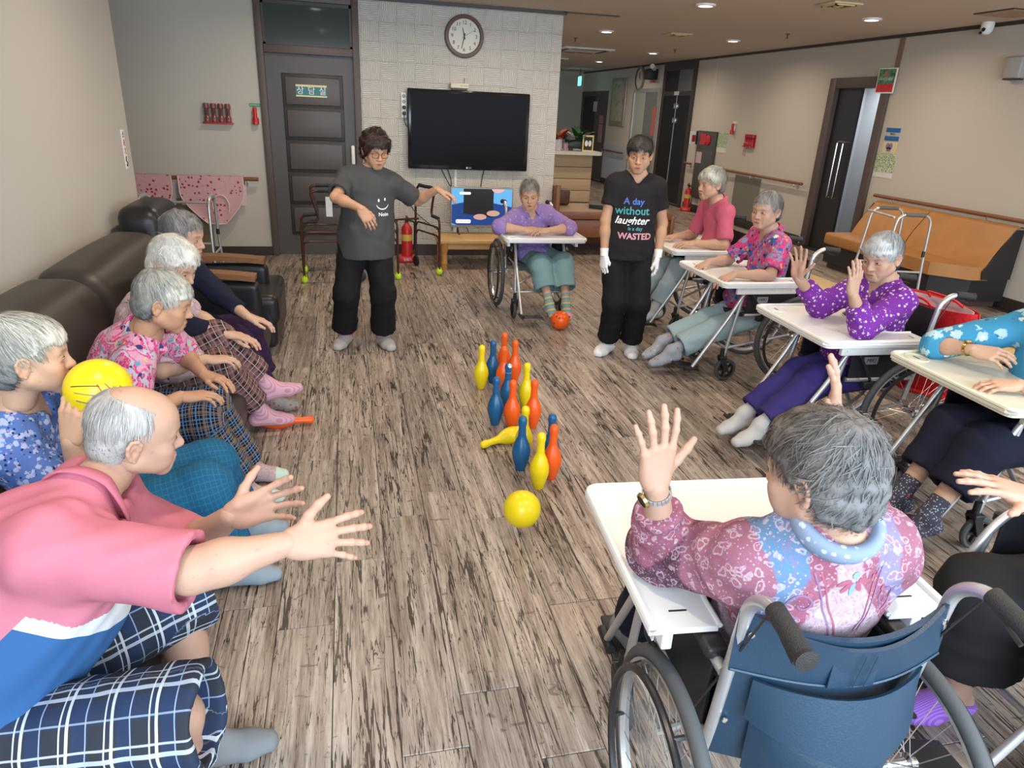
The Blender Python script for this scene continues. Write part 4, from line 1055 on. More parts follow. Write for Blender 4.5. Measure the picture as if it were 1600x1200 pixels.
def posters():
    def card(name, lab, y, z, w, h, col, cat='poster', x=RX, t=.006):
        r = thing(name, lab, cat, (x, y, z), -math.pi / 2)
        MB().box((-w / 2, -t, -h / 2), (w / 2, 0, h / 2)).build('card', new_mat('card_stock', col, .6), r, smooth=False); return r
    # flower picture over the corner of the door frame
    m = new_mat('flower_print', (.2, .2, .2), .4); t = NT(m); p = t.sep(t.n('ShaderNodeTexCoord').outputs['Object'])
    n = t.noise(t.coord(), 22, 3); c = t.ramp(n, [(.35, (.02, .07, .03)), (.6, (.10, .28, .12))])
    c = t.mix(t.math('LESS_THAN', t.math('ADD', p[2], t.math('MULTIPLY', n, .06)), -.015), c, (.55, .02, .02))
    hd = t.math('ADD', t.math('POWER', t.math('DIVIDE', t.math('ADD', p[0], .01), .035), 2.), t.math('POWER', t.math('DIVIDE', t.math('SUBTRACT', p[2], .065), .04), 2.)); c = t.mix(t.math('LESS_THAN', hd, 1.), c, (.32, .16, .10))
    t.color(c)
    r = thing('flower_picture', 'printed red and green picture stuck over the doorway corner', 'picture', (RX - .05, 8.02, 2.20), -math.pi / 2 + .12)
    o = MB().box((-.125, -.008, -.135), (.125, 0, .125)).build('card', m, r, smooth=False); MB().box((-.135, -.006, -.15), (.145, .001, .135)).build('backing', M_['wink'], r, smooth=False)
    text('어서오세요', .045, new_mat('pale_blue_ink', (.55, .65, .8), .5), o, (0, -.0085, .01), FACE_S, shear=.2)
    r = card('room_sign', 'blue and grey room sign beside the open doorway', 7.755, 1.59, .24, .145, (.45, .46, .44), 'sign')
    for z0, z1 in ((.022, .0725), (-.0725, -.022)): MB().box((-.12, -.010, z0), (.12, -.005, z1), .002).build('blue_band', new_mat('sign_blue', (.01, .12, .38), .4), r)
    text('생활실 1', .028, M_['ink'], r, (0, -.0068, 0), FACE_S)
    r = card('butterfly_picture', 'yellow framed butterfly picture under the blue room sign', 7.765, 1.435, .22, .13, (.72, .60, .22), 'picture')
    MB().box((-.085, -.008, -.06), (.085, -.005, .06)).build('paper', new_mat('grey_paper_light', (.62, .58, .52), .6), r, smooth=False)
    bf = new_mat('mauve_wing', (.26, .20, .24), .6)
    for sx in (-1, 1):
        for cz, rr_ in ((.018, .032), (-.022, .022)): MB().lathe([(.001, 0), (rr_, 0), (rr_, .002), (.001, .002)], 14, Matrix.Translation((sx * rr_ * .85, -.008, cz)) @ Matrix.Rotation(math.pi / 2, 4, 'X') @ Matrix.Diagonal((.9, 1.2, 1, 1))).build('wing', bf, r)
    MB().tube([(0, -.010, -.035), (0, -.010, .035)], .004).build('insect_body', M_['ink'], r)
    lm = new_mat('leaf_print', (.2, .4, .1), .6); t = NT(lm); v = t.vor(t.coord(), 42, 'DISTANCE_TO_EDGE')
    p = t.sep(t.n('ShaderNodeTexCoord').outputs['Object'])
    c = t.mix(t.math('GREATER_THAN', v, .13), (.60, .62, .52), t.mix(t.noise(t.coord(), 25, 2), (.02, .16, .02), (.25, .45, .12)))
    c = t.mix(t.math('LESS_THAN', p[2], -.085), c, (.70, .70, .66)); t.color(c)
    r = thing('leaf_drawing', 'white sheet printed with green leaves beside the doorway', 'poster', (RX, 7.78, 1.225), -math.pi / 2); MB().box((-.165, -.006, -.145), (.165, 0, .135)).build('card', lm, r, smooth=False)
    lm2 = lm.copy(); r = thing('leaf_drawing', 'green leaf poster beside the hose cabinet', 'poster', (RX, 11.90, 1.28), -math.pi / 2); MB().box((-.17, -.006, -.17), (.17, 0, .16)).build('card', lm2, r, smooth=False)
    # hydrant cabinet, signs, and the extinguisher below
    r = thing('fire_hose_cabinet', 'dark steel fire hose cabinet set into the long wall', 'cabinet', (RX, 12.42, 0), -math.pi / 2)
    MB().box((-.34, -.05, .25), (.34, 0, 1.45), .004).build('cabinet_body', new_mat('dark_steel', (.085, .075, .07), .4, .3), r)
    MB().box((-.32, -.058, .27), (.32, -.05, 1.12), .004).build('cabinet_door', new_mat('dark_steel_door', (.10, .09, .085), .4, .3), r)
    MB().lathe([(.085, 0), (.085, .02), (.06, .03), (.001, .032)], 20, Matrix.Translation((.10, -.05, 1.30)) @ Matrix.Rotation(math.pi / 2, 4, 'X')).build('alarm_bell', M_['red'], r)
    MB().box((-.22, -.056, 1.21), (0, -.05, 1.40)).build('alarm_plate', M_['red'], r, smooth=False)
    MB().box((-.28, -.064, .88), (-.07, -.058, 1.08)).build('paper_notice', new_mat('pink_paper', (.55, .42, .44), .7), r, smooth=False)
    MB().box((.24, -.07, .6), (.28, -.058, .72), .005).build('cabinet_handle', M_['chrome'], r)
    r = thing('extinguisher_sign', 'projecting white and red extinguisher sign beside the hose cabinet', 'sign', (RX, 12.86, 1.32), 0)
    MB().box((-.16, -.006, -.11), (0, .006, .11)).build('sign_plate', M_['wink'], r, smooth=False); MB().box((-.12, -.009, -.075), (-.05, -.006, .045)).build('sign_mark', M_['red'], r, smooth=False)
    MB().box((-.05, -.06, -.12), (-.0, -.02, .12)).build('flag_stack', M_['ink'], r, smooth=False)
    # hall pictures, clock, exit lamp, signage
    r = thing('framed_scroll', 'tall silver framed painting on the hall wall', 'picture', (RX, 17.22, 1.93), -math.pi / 2)
    MB().box((-.49, -.04, -.54), (.49, 0, .54), .012).build('picture_frame', new_mat('champagne_frame', (.45, .42, .36), .3, .6), r)
    pm = new_mat('faded_painting', (.3, .3, .25), .6); t = NT(pm); t.color(t.ramp(t.noise(t.coord(), 4, 5), [(.35, (.30, .30, .22)), (.52, (.46, .46, .37)), (.66, (.20, .19, .12))])); MB().box((-.36, -.043, -.42), (.36, -.038, .42)).build('painting', pm, r, smooth=False)
    r = thing('hall_clock', 'round grey clock high on the hall wall', 'clock', (RX, 16.0, 2.43), -math.pi / 2); R = Matrix.Rotation(math.pi / 2, 4, 'X')
    MB().lathe([(.20, 0), (.26, 0), (.26, .03), (.21, .04)], 30, R, cap=False).build('clock_rim', new_mat('grey_rim', (.20, .19, .17), .4), r); MB().lathe([(.001, 0), (.21, 0), (.21, .02), (.001, .02)], 30, R).build('clock_dial', new_mat('dull_dial', (.55, .54, .50), .5), r)
    MB().box((-.004, -.03, 0), (.004, -.022, .13)).box((0, -.03, -.004), (.09, -.022, .004)).build('clock_hand', M_['ink'], r)
    r = thing('exit_sign', 'small lit green exit lamp under the hall ceiling', 'sign', (5.9, 18.6, 2.30), 1.35)
    em = new_mat('exit_glow', (.02, .5, .35), .4); NT(em).b.inputs['Emission Color'].default_value = (.25, .95, .85, 1); NT(em).b.inputs['Emission Strength'].default_value = 1.3
    MB().box((-.20, -.03, 0), (.20, .03, .22), .01).build('lamp_case', em, r); MB().box((-.07, -.034, .03), (.07, -.03, .19)).build('running_mark', M_['wink'], r, smooth=False); MB().tube([(0, 0, .22), (0, 0, .40)], .01).build('hanger', M_['dark'], r)
    r = thing('hall_camera', 'black camera bracket under the hall ceiling trim', 'camera', (RX, 15.1, 2.55), -math.pi / 2); MB().box((-.16, -.22, -.17), (.06, 0, .04), .02).build('bracket', M_['black'], r); MB().tube([(.05, -.1, .05), (.22, -.22, .08)], .05).build('camera_body', M_['white'], r)
    card('lift_notice', 'small red notice above the lift doors', 15.3, 2.37, .28, .08, (.45, .08, .06), 'notice')
    card('white_switch_box', 'small white box beside the top of the black doors', 14.78, 2.5, .10, .2, (.55, .54, .5), 'box')
posters()

def bib(x0, x1, lab, seed, zl):
    r = random.Random(seed)
    m = new_mat('pink_bib_cloth', (.6, .3, .32), .8); t = NT(m); o = t.coord()
    v = t.n('ShaderNodeTexVoronoi'); v.inputs['Scale'].default_value = 24; t.l(o, v.inputs['Vector'])
    wing = t.math('LESS_THAN', t.math('ADD', v.outputs['Distance'], t.math('MULTIPLY', t.noise(o, 90, 2), .45)), .52)
    pick = t.math('GREATER_THAN', t.sep(v.outputs['Color'])[0], .30)
    base = t.mix(t.noise(o, 55, 2), (.62, .32, .34), (.74, .46, .47)); t.color(t.mix(t.math('MULTIPLY', wing, pick), base, (.36, .02, .07)))
    edge = new_mat('pale_bib_edge', (.75, .64, .58), .8)
    yf = BY - .118; top = .868; w = x1 - x0
    root = thing('hanging_bib', lab, 'bib', (x0, yf, .5))
    def pt(u, v):                                                 # u across, v down; narrows to a tail
        y = v ** 1.6
        xl = lerp(0, .50 * w, max(0, (v - .35) / .65) ** 1.5 * .8); xr = lerp(w, .55 * w, max(0, (v - .30) / .70) ** 1.7 * .75)
        return (xl + (xr - xl) * u, -.012 * math.sin(u * 9 + seed) * v - .012 * v, top - .5 - zl * v)
    MB().shell(pt, 18, 14, .004).build('bib_front', m, root)
    e = MB(); e.tube([pt(0, i / 12) for i in range(13)], .007, 6).tube([pt(1, i / 12) for i in range(13)], .007, 6).tube([pt(i / 12, 1) for i in range(13)], .007, 6); e.build('bib_piping', edge, root)
    back = new_mat('bib_lining', (.70, .53, .52), .85)
    MB().shell(lambda u, v: (-.02 + (w + .05) * u - .04 * v * (u - .5), .055 + .004 * math.sin(u * 8), top - .5 - zl * .62 * v), 12, 8, .004).build('bib_lining', back, root)
    MB().shell(lambda u, v: (w * u, .0 + .055 * v, top - .5 + .006 * math.sin(math.pi * v)), 12, 4, .004).build('bib_fold', m, root)
    MB().tube([(w * .62 + .13 * w * math.cos(a), -.022, top - .5 - zl * .62 + .12 * math.sin(a)) for a in np.linspace(-.5, 3.4, 14)], .007, 6).build('bib_neck_edge', edge, root)
bib(-1.76, -1.11, 'pink butterfly bib hanging nearer the door', 3, .50)
bib(-2.60, -1.83, 'pink butterfly bib hanging half behind the sofa wall', 8, .50)
tag(MB().box((-1.95, BY - .05, 0), (-1.48, BY - .025, .62), .004).build('folded_board', new_mat('olive_board', (.155, .125, .07), .6)), 'olive brown board leaning under the hanging bibs', 'board')

# ------------------------------------------------------------------ seating round the room
def leather(name, col, rough=.42):
    m = new_mat(name, col, rough, spec=.4); t = NT(m); o = t.coord()
    t.color(t.mix(t.noise(o, 5, 3), tuple(c * .8 for c in col), tuple(c * 1.2 for c in col)))
    t.bump(t.math('ADD', t.math('MULTIPLY', t.vor(o, 230), .6), t.math('MULTIPLY', t.noise(o, 7, 2), 1.5)), .12, .004); return m
M_['sofa'] = leather('dark_brown_leather', (.038, .029, .025)); M_['blackleather'] = leather('black_leather', (.014, .014, .016), .35)
def cushion(name, lo, hi, mat, parent, bulge=.03, round_=.06, res=.013, tilt=None, seed=0):
    """a soft upholstered block"""
    lo, hi = np.array(lo, float), np.array(hi, float); c = (lo + hi) / 2; h = (hi - lo) / 2
    F = Field(lo - .10, hi + .10, res)
    S, X, Y, Z = F.sl(F.lo, F.lo + F.h * F.n)
    q = [np.abs(A - c[i]) - (h[i] - round_) for i, A in enumerate((X, Y, Z))]
    d = np.sqrt(sum(np.maximum(a, 0) ** 2 for a in q)) + np.minimum(np.maximum(np.maximum(q[0], q[1]), q[2]), 0) - round_
    e = [np.clip(1 - ((A - c[i]) / h[i]) ** 2, 0, 1) for i, A in enumerate((X, Y, Z))]
    d = d - bulge * (e[0] * e[1] + e[1] * e[2] + e[0] * e[2]) / 2
    F.D[S] = d.astype(np.float32)
    v, q4 = F.mesh(1)
    if tilt is not None: v = tilt(v)
    S = Soup(); S.add(v, q4); return S.build(name, [mat], c * [1, 1, 0], parent)
def sofa():
    r = thing('sofa', 'long dark brown leather sofa along the plain wall', 'sofa', (-1.05, 3.0, 0))
    for i, (a, b) in enumerate(((.62, 2.02), (2.03, 3.43), (3.44, 4.63))):
        cushion('seat_cushion', (-1.20, a, .15), (-.54, b, .325), M_['sofa'], r, .025, .06)
        lean = lambda v: v + np.stack([(v[:, 2] - .4) * -.30 + .03, v[:, 1] * 0, v[:, 2] * 0], 1)
        cushion('back_cushion', (-1.26, a, .30), (-1.02, b, .66), M_['sofa'], r, .03, .08, tilt=lean)
        cushion('head_cushion', (-1.33, a, .56), (-1.02, b, .90), M_['sofa'], r, .035, .11, tilt=lambda v: v + np.stack([(v[:, 2] - .56) * -.30 - .01, v[:, 1] * 0, v[:, 2] * 0], 1))
    MB().box((-1.30, .60, .06), (-.60, 4.64, .19), .02).box((-1.49, .60, .06), (-1.24, 4.64, .62), .03).build('sofa_base', M_['sofa'], r, (0, 0, 0)).location = (1.05, -3.0, 0)
    for yy in (.7, 4.55):
        for xx in (-1.4, -.66): MB().box((xx, yy - .03, 0), (xx + .06, yy + .03, .07)).build('foot', M_['black'], r, (1.05, -3.0, 0), smooth=False)
sofa()
def armchair():
    r = thing('armchair', 'black leather armchair with wooden arm tops past the sofa end', 'armchair', (-.95, 5.08, 0))
    cushion('seat_cushion', (-1.22, 4.80, .22), (-.50, 5.20, .43), M_['blackleather'], r, .02, .05)
    for xx in (-1.2, -.66):
        for yy in (4.78, 5.28): MB().box((xx, yy, 0), (xx + .06, yy + .06, .09)).build('foot', M_['black'], r, (.95, -5.08, 0), smooth=False)
    cushion('chair_front', (-.72, 4.80, .06), (-.52, 5.62, .40), M_['blackleather'], r, .015, .04)
    cushion('backrest', (-1.38, 4.82, .40), (-1.12, 5.42, 1.0), M_['blackleather'], r, .03, .09, tilt=lambda v: v + np.stack([(v[:, 2] - .4) * -.10, v[:, 1] * 0, v[:, 2] * 0], 1))
    for y0 in (4.70, 5.24):
        cushion('arm_panel', (-1.25, y0, .06), (-.60, y0 + .11, .55), M_['blackleather'], r, .012, .04)
        q = [(-1.25 + .62 * t, y0 + .055, .575 + .03 * math.sin(math.pi * (.25 + .75 * t))) for t in np.linspace(0, 1, 12)]
        MB().shell(lambda u, v: (-1.24 + .62 * u, y0 - .005 + .12 * v, .565 + .035 * math.sin(math.pi * (.2 + .72 * u))), 14, 4, .035).build('arm_top', wood_mat('honey_arm_wood', (.20, .085, .035), (.27, .12, .05)), r, (.95, -5.08, 0))
armchair()

def walker_frame(name, lab, loc, rot, mat, grip, w=.50, d=.44, h=.82, legs=True, balls=None, wheels=False, double=False, group=None, tag_paper=False):
    """a walking frame: two side hoops and the bars that join them"""
    r = thing(name, lab, 'walker', loc, rot, group)
    for sx in (-1, 1):
        x = sx * w / 2
        if not double:
            p = fillet([(x * 1.08, -d / 2, 0), (x, -d / 2 + .03, h * .55), (x, -d / 2 + .05, h), (x, d / 2 - .10, h), (x, d / 2 - .06, h * .55), (x * 1.08, d / 2, 0)], .09, 7)
            MB().tube(p, .0125, 10).build('side_hoop', mat, r)
            MB().tube([(x, -d / 2 + .11, h), (x, d / 2 - .16, h)], .018, 10).build('hand_grip', grip, r)
            MB().tube([(x, -d / 2 + .022, h * .42), (x, d / 2 - .03, h * .42)], .010, 8).build('side_bar', mat, r)
            for yy in (-d / 2, d / 2):
                MB().lathe([(.019, 0), (.018, .03), (.015, .05)], 12, Matrix.Translation((x * 1.08, yy, 0))).build('rubber_foot', M_['black'], r)
        else:                                                     # stepped hoops with two grip heights
            for yy, f in ((-d / 2, 1), (d / 2, -1)): pass
            p = fillet([(x, -d / 2, .05 if balls else 0), (x, -d / 2, h * .66), (x, -d / 2 + .17, h * .68), (x, -d / 2 + .15, h * .80), (x, -d / 2 + .10, h * .98), (x, -d / 2 + .15, h), (x, d / 2 - .06, h), (x, d / 2, h * .9), (x, d / 2, .06)], .055, 6)
            MB().tube(p, .0125, 10).build('side_hoop', mat, r)
            MB().tube([(x, -d / 2 + .16, h), (x, d / 2 - .08, h)], .019, 10).build('hand_grip', grip, r)
            MB().tube([(x, -d / 2 + .02, h * .665), (x, -d / 2 + .15, h * .678)], .018, 10).build('low_grip', grip, r)
            for zz in (.40, .50): MB().tube(fillet([(x, -d / 2, h * zz), (x, -d / 2 + .04, h * (zz + .06)), (x, d / 2 - .04, h * (zz + .06)), (x, d / 2, h * zz)], .04), .010, 8).build('side_bar', mat, r)
            if balls:
                for yy in ((-d / 2,) if wheels else (-d / 2, d / 2)):
                    o = MB().lathe([(.001, 0), (.022, .004), (.031, .018), (.033, .033), (.030, .048), (.024, .062), (.018, .056)], 14, Matrix.Translation((x, yy, 0)), cap=False).build('tennis_ball', balls, r)
                    for k in range(5):
                        a = k * 1.257; MB().add([(x + .026 * math.cos(a - .45), yy + .026 * math.sin(a - .45), .055), (x + .026 * math.cos(a + .45), yy + .026 * math.sin(a + .45), .055), (x + .022 * math.cos(a), yy + .022 * math.sin(a), .082), (x + .014 * math.cos(a), yy + .014 * math.sin(a), .06)], [(0, 1, 2), (0, 3, 2), (1, 3, 2)]).build('ball_flap', balls, o, smooth=False)
            if wheels:
                MB().lathe([(.001, -.012), (.04, -.014), (.055, -.010), (.055, .010), (.04, .014), (.001, .012)], 20, Matrix.Translation((x, d / 2, .055)) @ Matrix.Rotation(math.pi / 2, 4, 'Y')).build('front_wheel', M_['black'], r)
    yb = d / 2 - .06
    for zz in ((.97, .55) if not double else (.92, .60)): MB().tube([(-w / 2, yb if zz > .7 or double else yb - .0, h * zz), (w / 2, yb, h * zz)], .011, 8).build('cross_bar', mat, r)
    if not double:
        MB().box((-.05, yb - .016, h * .55 - .016), (.05, yb + .016, h * .55 + .016), .005).build('fold_button', M_['black'], r)
        MB().tube([(-w / 2, -d / 2 + .04, h * .64), (w / 2 * 0 - w / 2, -d / 2 + .04, h * .58)], .016, 8).build('height_collar', M_['black'], r)
    if tag_paper: MB().box((w / 2 - .05, -.03, h * .72), (w / 2 - .045, .03, h * .93)).build('paper_tag', M_['wink'], r, smooth=False)
    return r
BRZ = new_mat('bronze_tube', (.075, .028, .022), .28, .35); YB = new_mat('tennis_yellow', (.55, .85, .03), .8)
M_['grip'] = new_mat('black_foam_grip', (.02, .02, .022), .7)
walker_frame('walking_frame', 'bare aluminium walking frame behind the black armchair', (-1.47, 6.70, 0), math.pi, M_['alu'], M_['alu'], .56, .44, .84)
walker_frame('walking_frame', 'bronze walking frame on yellow tennis balls before the door', (-.20, 7.22, 0), -math.pi / 2 + .05, BRZ, M_['grip'], .46, .54, .88, balls=YB, double=True, wheels=True, tag_paper=True)
walker_frame('walking_frame', 'bronze wheeled walking frame beside the pine TV table', (.58, 7.42, 0), .42, BRZ, M_['grip'], .49, .50, .88, balls=YB, double=True, wheels=True)
walker_frame('walking_frame', 'aluminium walking frame with grey grips before the orange bench', (5.18, 5.86, 0), 1.35, M_['alu'], new_mat('grey_grip', (.12, .12, .12), .6), .50, .46, .92)

def extinguisher(name, lab, loc, rot=0, s=1.0):
    r = thing(name, lab, 'fire extinguisher', loc, rot)
    MB().lathe([(.055, .06), (.062, .065), (.062, .36), (.055, .39), (.03, .42), (.02, .44)], 20).build('cylinder', M_['red'], r)
    MB().lathe([(.0625, .24), (.0625, .31)], 20, cap=False).build('label_band', new_mat('yellow_label', (.60, .45, .08), .5), r)
    MB().box((-.02, -.012, .44), (.02, .012, .49), .004).box((-.015, -.10, .475), (.015, .03, .488), .003).box((-.012, -.11, .50), (.012, .02, .512), .003).build('valve_handle', M_['black'], r)
    MB().tube(fillet([(.02, 0, .46), (.09, 0, .45), (.085, 0, .20), (.075, 0, .13)], .05), .010).build('hose', M_['black'], r)
    MB().box((-.10, -.10, 0), (.10, .10, .07), .015).build('stand', M_['red'], r)
    text('소화기', .035, M_['wink'], r, (0, -.1005, .035), FACE_S)
extinguisher('fire_extinguisher', 'red fire extinguisher on the floor behind the wheeled walker', (.62, 7.98, 0))
extinguisher('fire_extinguisher', 'red fire extinguisher on the floor below the hose cabinet', (6.30, 12.55, 0), -.7)

def orange_bench():
    m = leather('tan_orange_vinyl', (.42, .190, .058), .45); r = thing('corner_bench', 'long orange padded bench with a black base at the wall', 'bench', (6.1, 6.7, 0))
    off = (-6.1, -6.7, 0)
    fp = [(5.76, 7.62), (5.76, 5.92), (6.02, 5.66), (6.42, 5.62), (6.42, 7.62)]
    ins = [(5.84, 7.60), (5.84, 5.95), (6.05, 5.72), (6.42, 5.68), (6.42, 7.60)]
    MB().prism(ins, 0, .08).build('plinth', new_mat('red_brown_plinth', (.08, .04, .03), .5), r, off, smooth=False)
    MB().prism([(x + .02, y) for x, y in fp], .07, .30).build('bench_base', M_['black'], r, off, smooth=False)
    for (a, b) in ((6.74, 7.62),):
        MB().box((5.73, a + .005, .29), (6.20, b, .43), .03).build('seat_pad', m, r, off)
    MB().prism([(5.73, 6.735), (5.73, 5.90), (6.0, 5.63), (6.18, 5.61), (6.18, 6.735)], .29, .42).build('seat_pad', m, r, off)
    for a, b in ((6.745, 7.62), (5.61, 6.735)):
        MB().grid(lambda u, v: (6.10 + .26 * v - .02 * math.sin(math.pi * v), a + (b - a) * u, .40 + .40 * v), 10, 8).grid(lambda u, v: (6.36 + .10 * v, a + (b - a) * u, .80 + .02 * math.sin(math.pi * v)), 10, 4).box((6.16, a, .38), (6.40, b, .42)).build('back_pad', m, r, off)
        MB().prism([(6.08, .38), (6.34, .79), (6.44, .79), (6.44, .30), (6.1, .30)], 0, .012, Matrix.Translation((0, (b if b > 7 else a) + (.012 if b > 7 else 0), 0)) @ Matrix.Rotation(math.pi / 2, 4, 'X')).build('bench_end', M_['black'], r, off, smooth=False)
orange_bench()
def low_table(name, y0, y1, lab):
    r = thing(name, lab, 'table', (3.84, (y0 + y1) / 2, 0)); h = (y1 - y0) / 2
    MB().box((-.41, -h, .30), (.41, h, .35), .012).build('table_top', M_['pine'], r); MB().box((-.37, -h + .05, .24), (.37, h - .05, .30)).build('apron', M_['pine'], r, smooth=False)
    for sx in (-.35, .35):
        for sy_ in (-h + .06, h - .06): MB().lathe([(.026, 0), (.032, .02), (.030, .06), (.036, .075), (.030, .09), (.034, .15), (.030, .19), (.040, .205), (.040, .30)], 14, Matrix.Translation((sx, sy_, 0))).build('leg', M_['pineleg'], r)
low_table('low_table', 4.62, 6.15, 'long low pine table farther behind the row of wheelchairs'); low_table('low_table', 3.0, 4.58, 'low pine table behind the red bag')

def hall():
    r = thing('hall_bench', 'reddish wooden hall bench with a post arm', 'bench', (2.9, 8.75, 0)); C_ = M_['cherry']; off = (-2.9, -8.75, 0)
    MB().box((2.46, 8.20, .46), (3.95, 8.26, .55), .008).box((2.46, 8.22, .24), (3.95, 8.25, .45), .004).build('front_rail', C_, r, off)
    MB().box((2.46, 8.26, .50), (3.95, 9.10, .54)).build('seat_board', new_mat('bench_seat', (.30, .20, .14), .5), r, off, smooth=False)
    for x in (2.41, 3.22, 3.93): MB().box((x, 8.19, 0), (x + .055, 8.26, .50 if x > 2.5 else .86), .012).build('leg', C_, r, off)
    MB().box((2.41, 8.26, .40), (2.46, 9.12, .84), .02).build('arm_board', C_, r, off)
    MB().box((2.46, 9.05, .0), (3.95, 9.12, .50), .01).build('back_rail', C_, r, off)
    tag(MB().box((2.50, 8.86, .545), (2.80, 9.04, .74), .03).build('brown_cushion', leather('brown_cushion_cover', (.085, .035, .02))), 'dark brown cushion on the wooden hall bench', 'cushion')
    tag(MB().prism([(2.98, 8.62), (3.30, 8.34), (3.92, 8.34), (3.92, 8.98), (3.1, 8.98)], .548, .59).build('seat_mat', leather('charcoal_mat', (.03, .034, .04))), 'charcoal seat mat lying on the wooden hall bench', 'seat mat')
    r = thing('reception_counter', 'beech reception counter with a pale rounded top', 'counter', (3.9, 13.5, 0)); off = (-3.9, -13.5, 0)
    for k in range(4): MB().box((2.9, 13.5, .015 + k * .222), (4.66, 13.56, .015 + k * .222 + .212), .004).build('front_panel', M_['beech'], r, off)
    MB().box((2.9, 13.52, 0), (4.64, 14.3, .90)).build('counter_body', new_mat('groove_dark', (.06, .04, .03), .6), r, off, smooth=False)
    MB().prism(rounded(2.8, 13.36, 4.84, 14.35, .15), .905, .965).build('counter_top', new_mat('cream_top', (.66, .64, .58), .35), r, off)
    # pots, flowers and the planter on the counter
    def leafy(name, lab, cat, x, y, z, pot, potm, n, ln, cols, seed, parts='leaf', wd=.035):
        rr = random.Random(seed); r = thing(name, lab, cat, (x, y, z))
        pot.build('pot', potm, r); ms = [new_mat('leaf_green', c, .5) for c in cols]
        for k in range(n):
            a = rr.uniform(0, 6.28); el = rr.uniform(.35, 1.25); L = ln * rr.uniform(.6, 1.1); b = V(math.cos(a), math.sin(a), 0); s_ = V(-b[1], b[0], 0)
            MB().grid(lambda u, v: V(0, 0, .16) + b * L * u * math.cos(el) + UPZ_ * (L * u * math.sin(el) - .35 * L * u * u) + s_ * wd * (v - .5) * 2 * math.sin(math.pi * min(1, .08 + u * .92)) ** .8 , 5, 2).build(parts, ms[k % len(ms)], r)
        return r
    pot = lambda w=.08, h=.17: MB().lathe([(w * .7, 0), (w, h), (w * .92, h), (w * .85, h - .03), (.001, h - .03)], 16)
    leafy('flower_pot', 'white pot of dark red flowers on the counter', 'flowers', 3.99, 13.66, .966, pot(.10, .26), M_['white'], 30, .46, [(.36, .015, .025), (.48, .03, .04), (.42, .02, .03), (.03, .11, .03)], 2, 'petal', .085)
    leafy('potted_plant', 'leafy green plant in a dark planter on the counter', 'plant', 4.40, 13.72, .966, MB().box((-.22, -.11, .05), (.22, .11, .19), .03).box((-.16, -.06, 0), (-.10, .06, .06)).box((.10, -.06, 0), (.16, .06, .06)), new_mat('dark_planter', (.045, .055, .045), .4), 26, .55, [(.02, .10, .03), (.04, .16, .05), (.015, .07, .03)], 5, 'leaf', .045)
    leafy('flower_pot', 'small pink pot with leaves between the flowers and the planter', 'flowers', 4.13, 13.62, .966, pot(.06, .14), new_mat('pink_pot', (.50, .32, .38), .5), 9, .20, [(.03, .12, .04)], 9, 'leaf', .025)
    r = thing('butterfly_card', 'black card with a yellow edged butterfly before the planter', 'card', (4.55, 13.52, .966)); MB().box((-.11, 0, 0), (.11, .012, .30)).build('card', new_mat('yellow_edge', (.70, .62, .25), .5), r, smooth=False); MB().box((-.085, -.004, .03), (.085, 0, .27)).build('card_face', M_['ink'], r, smooth=False)
    for sx in (-1, 1): MB().lathe([(.001, 0), (.038, 0), (.038, .003), (.001, .003)], 12, Matrix.Translation((sx * .035, -.004, .15)) @ Matrix.Rotation(math.pi / 2, 4, 'X') @ Matrix.Diagonal((.85, 1.5, 1, 1))).build('wing', M_['wink'], r)
    r = thing('notice_stand', 'tall dark notice board hanging on the far hall wall', 'notice board', (5.3, 20.08, 1.15)); MB().box((-.20, -.03, -.05), (.20, 0, .90), .01).build('board', M_['black'], r); MB().box((-.16, -.035, .45), (.16, -.03, .82)).box((-.16, -.035, .02), (.16, -.03, .40)).build('paper_notice', new_mat('pale_notice', (.50, .53, .58), .6), r, smooth=False)
    tag(MB().box((4.82, 20.0, 1.0), (5.0, 20.09, 1.35), .02).build('wall_dispenser', new_mat('grey_brown_box', (.22, .19, .17), .5)), 'small brown dispenser on the far hall wall', 'dispenser')
UPZ_ = np.array([0, 0, 1.])
hall()

def red_bag():
    m = new_mat('red_nylon', (.62, .018, .022), .42, spec=.4); t = NT(m); o = t.coord(); t.bump(t.noise(o, 26, 3, .6, .6), .5, .012)
    r = thing('red_bag', 'big red nylon bag hanging behind the purple blouse woman', 'bag', (3.16, 3.16, .33))
    def side(sgn):
        def f(u, v):
            a = (u - .5) * math.pi * .98; w = .30 * (1 - .18 * (1 - v)); d = .12 * (.55 + .45 * v)
            return (sgn * d * math.cos(a) + .02 * math.sin(v * 9 + u * 7), w * math.sin(a) + .01 * math.sin(v * 7), .46 * v - .05 * (1 - v) * math.cos(a) + .02 * math.sin(u * 11) * (1 - v))
        return f
    MB().shell(side(1), 18, 12, .004).shell(side(-1), 18, 12, .004).build('bag_body', m, r)
    MB().shell(lambda u, v: (.12 * math.cos(u * 6.283) * v, .28 * math.sin(u * 6.283) * v, -.03 + .0 * v), 16, 4, .004).build('bag_bottom', m, r)
    MB().shell(lambda u, v: ((.095 * math.cos((u - .5) * 3)), .26 * math.sin((u - .5) * 3), .36 + .095 * v), 12, 3, .003).build('bag_lining', new_mat('pale_lining', (.62, .58, .62), .7), r)
    for sx in (-1, 1): MB().tube(fillet([(sx * .1, -.12, .44), (sx * .09 - .06, -.10, .49), (sx * .09 - .06, .10, .49), (sx * .1, .12, .44)], .06), .007, 8).build('bag_handle', m, r)
    MB().box((.08, -.30, .40), (.13, -.20, .43), .008).build('buckle', M_['black'], r)
red_bag()

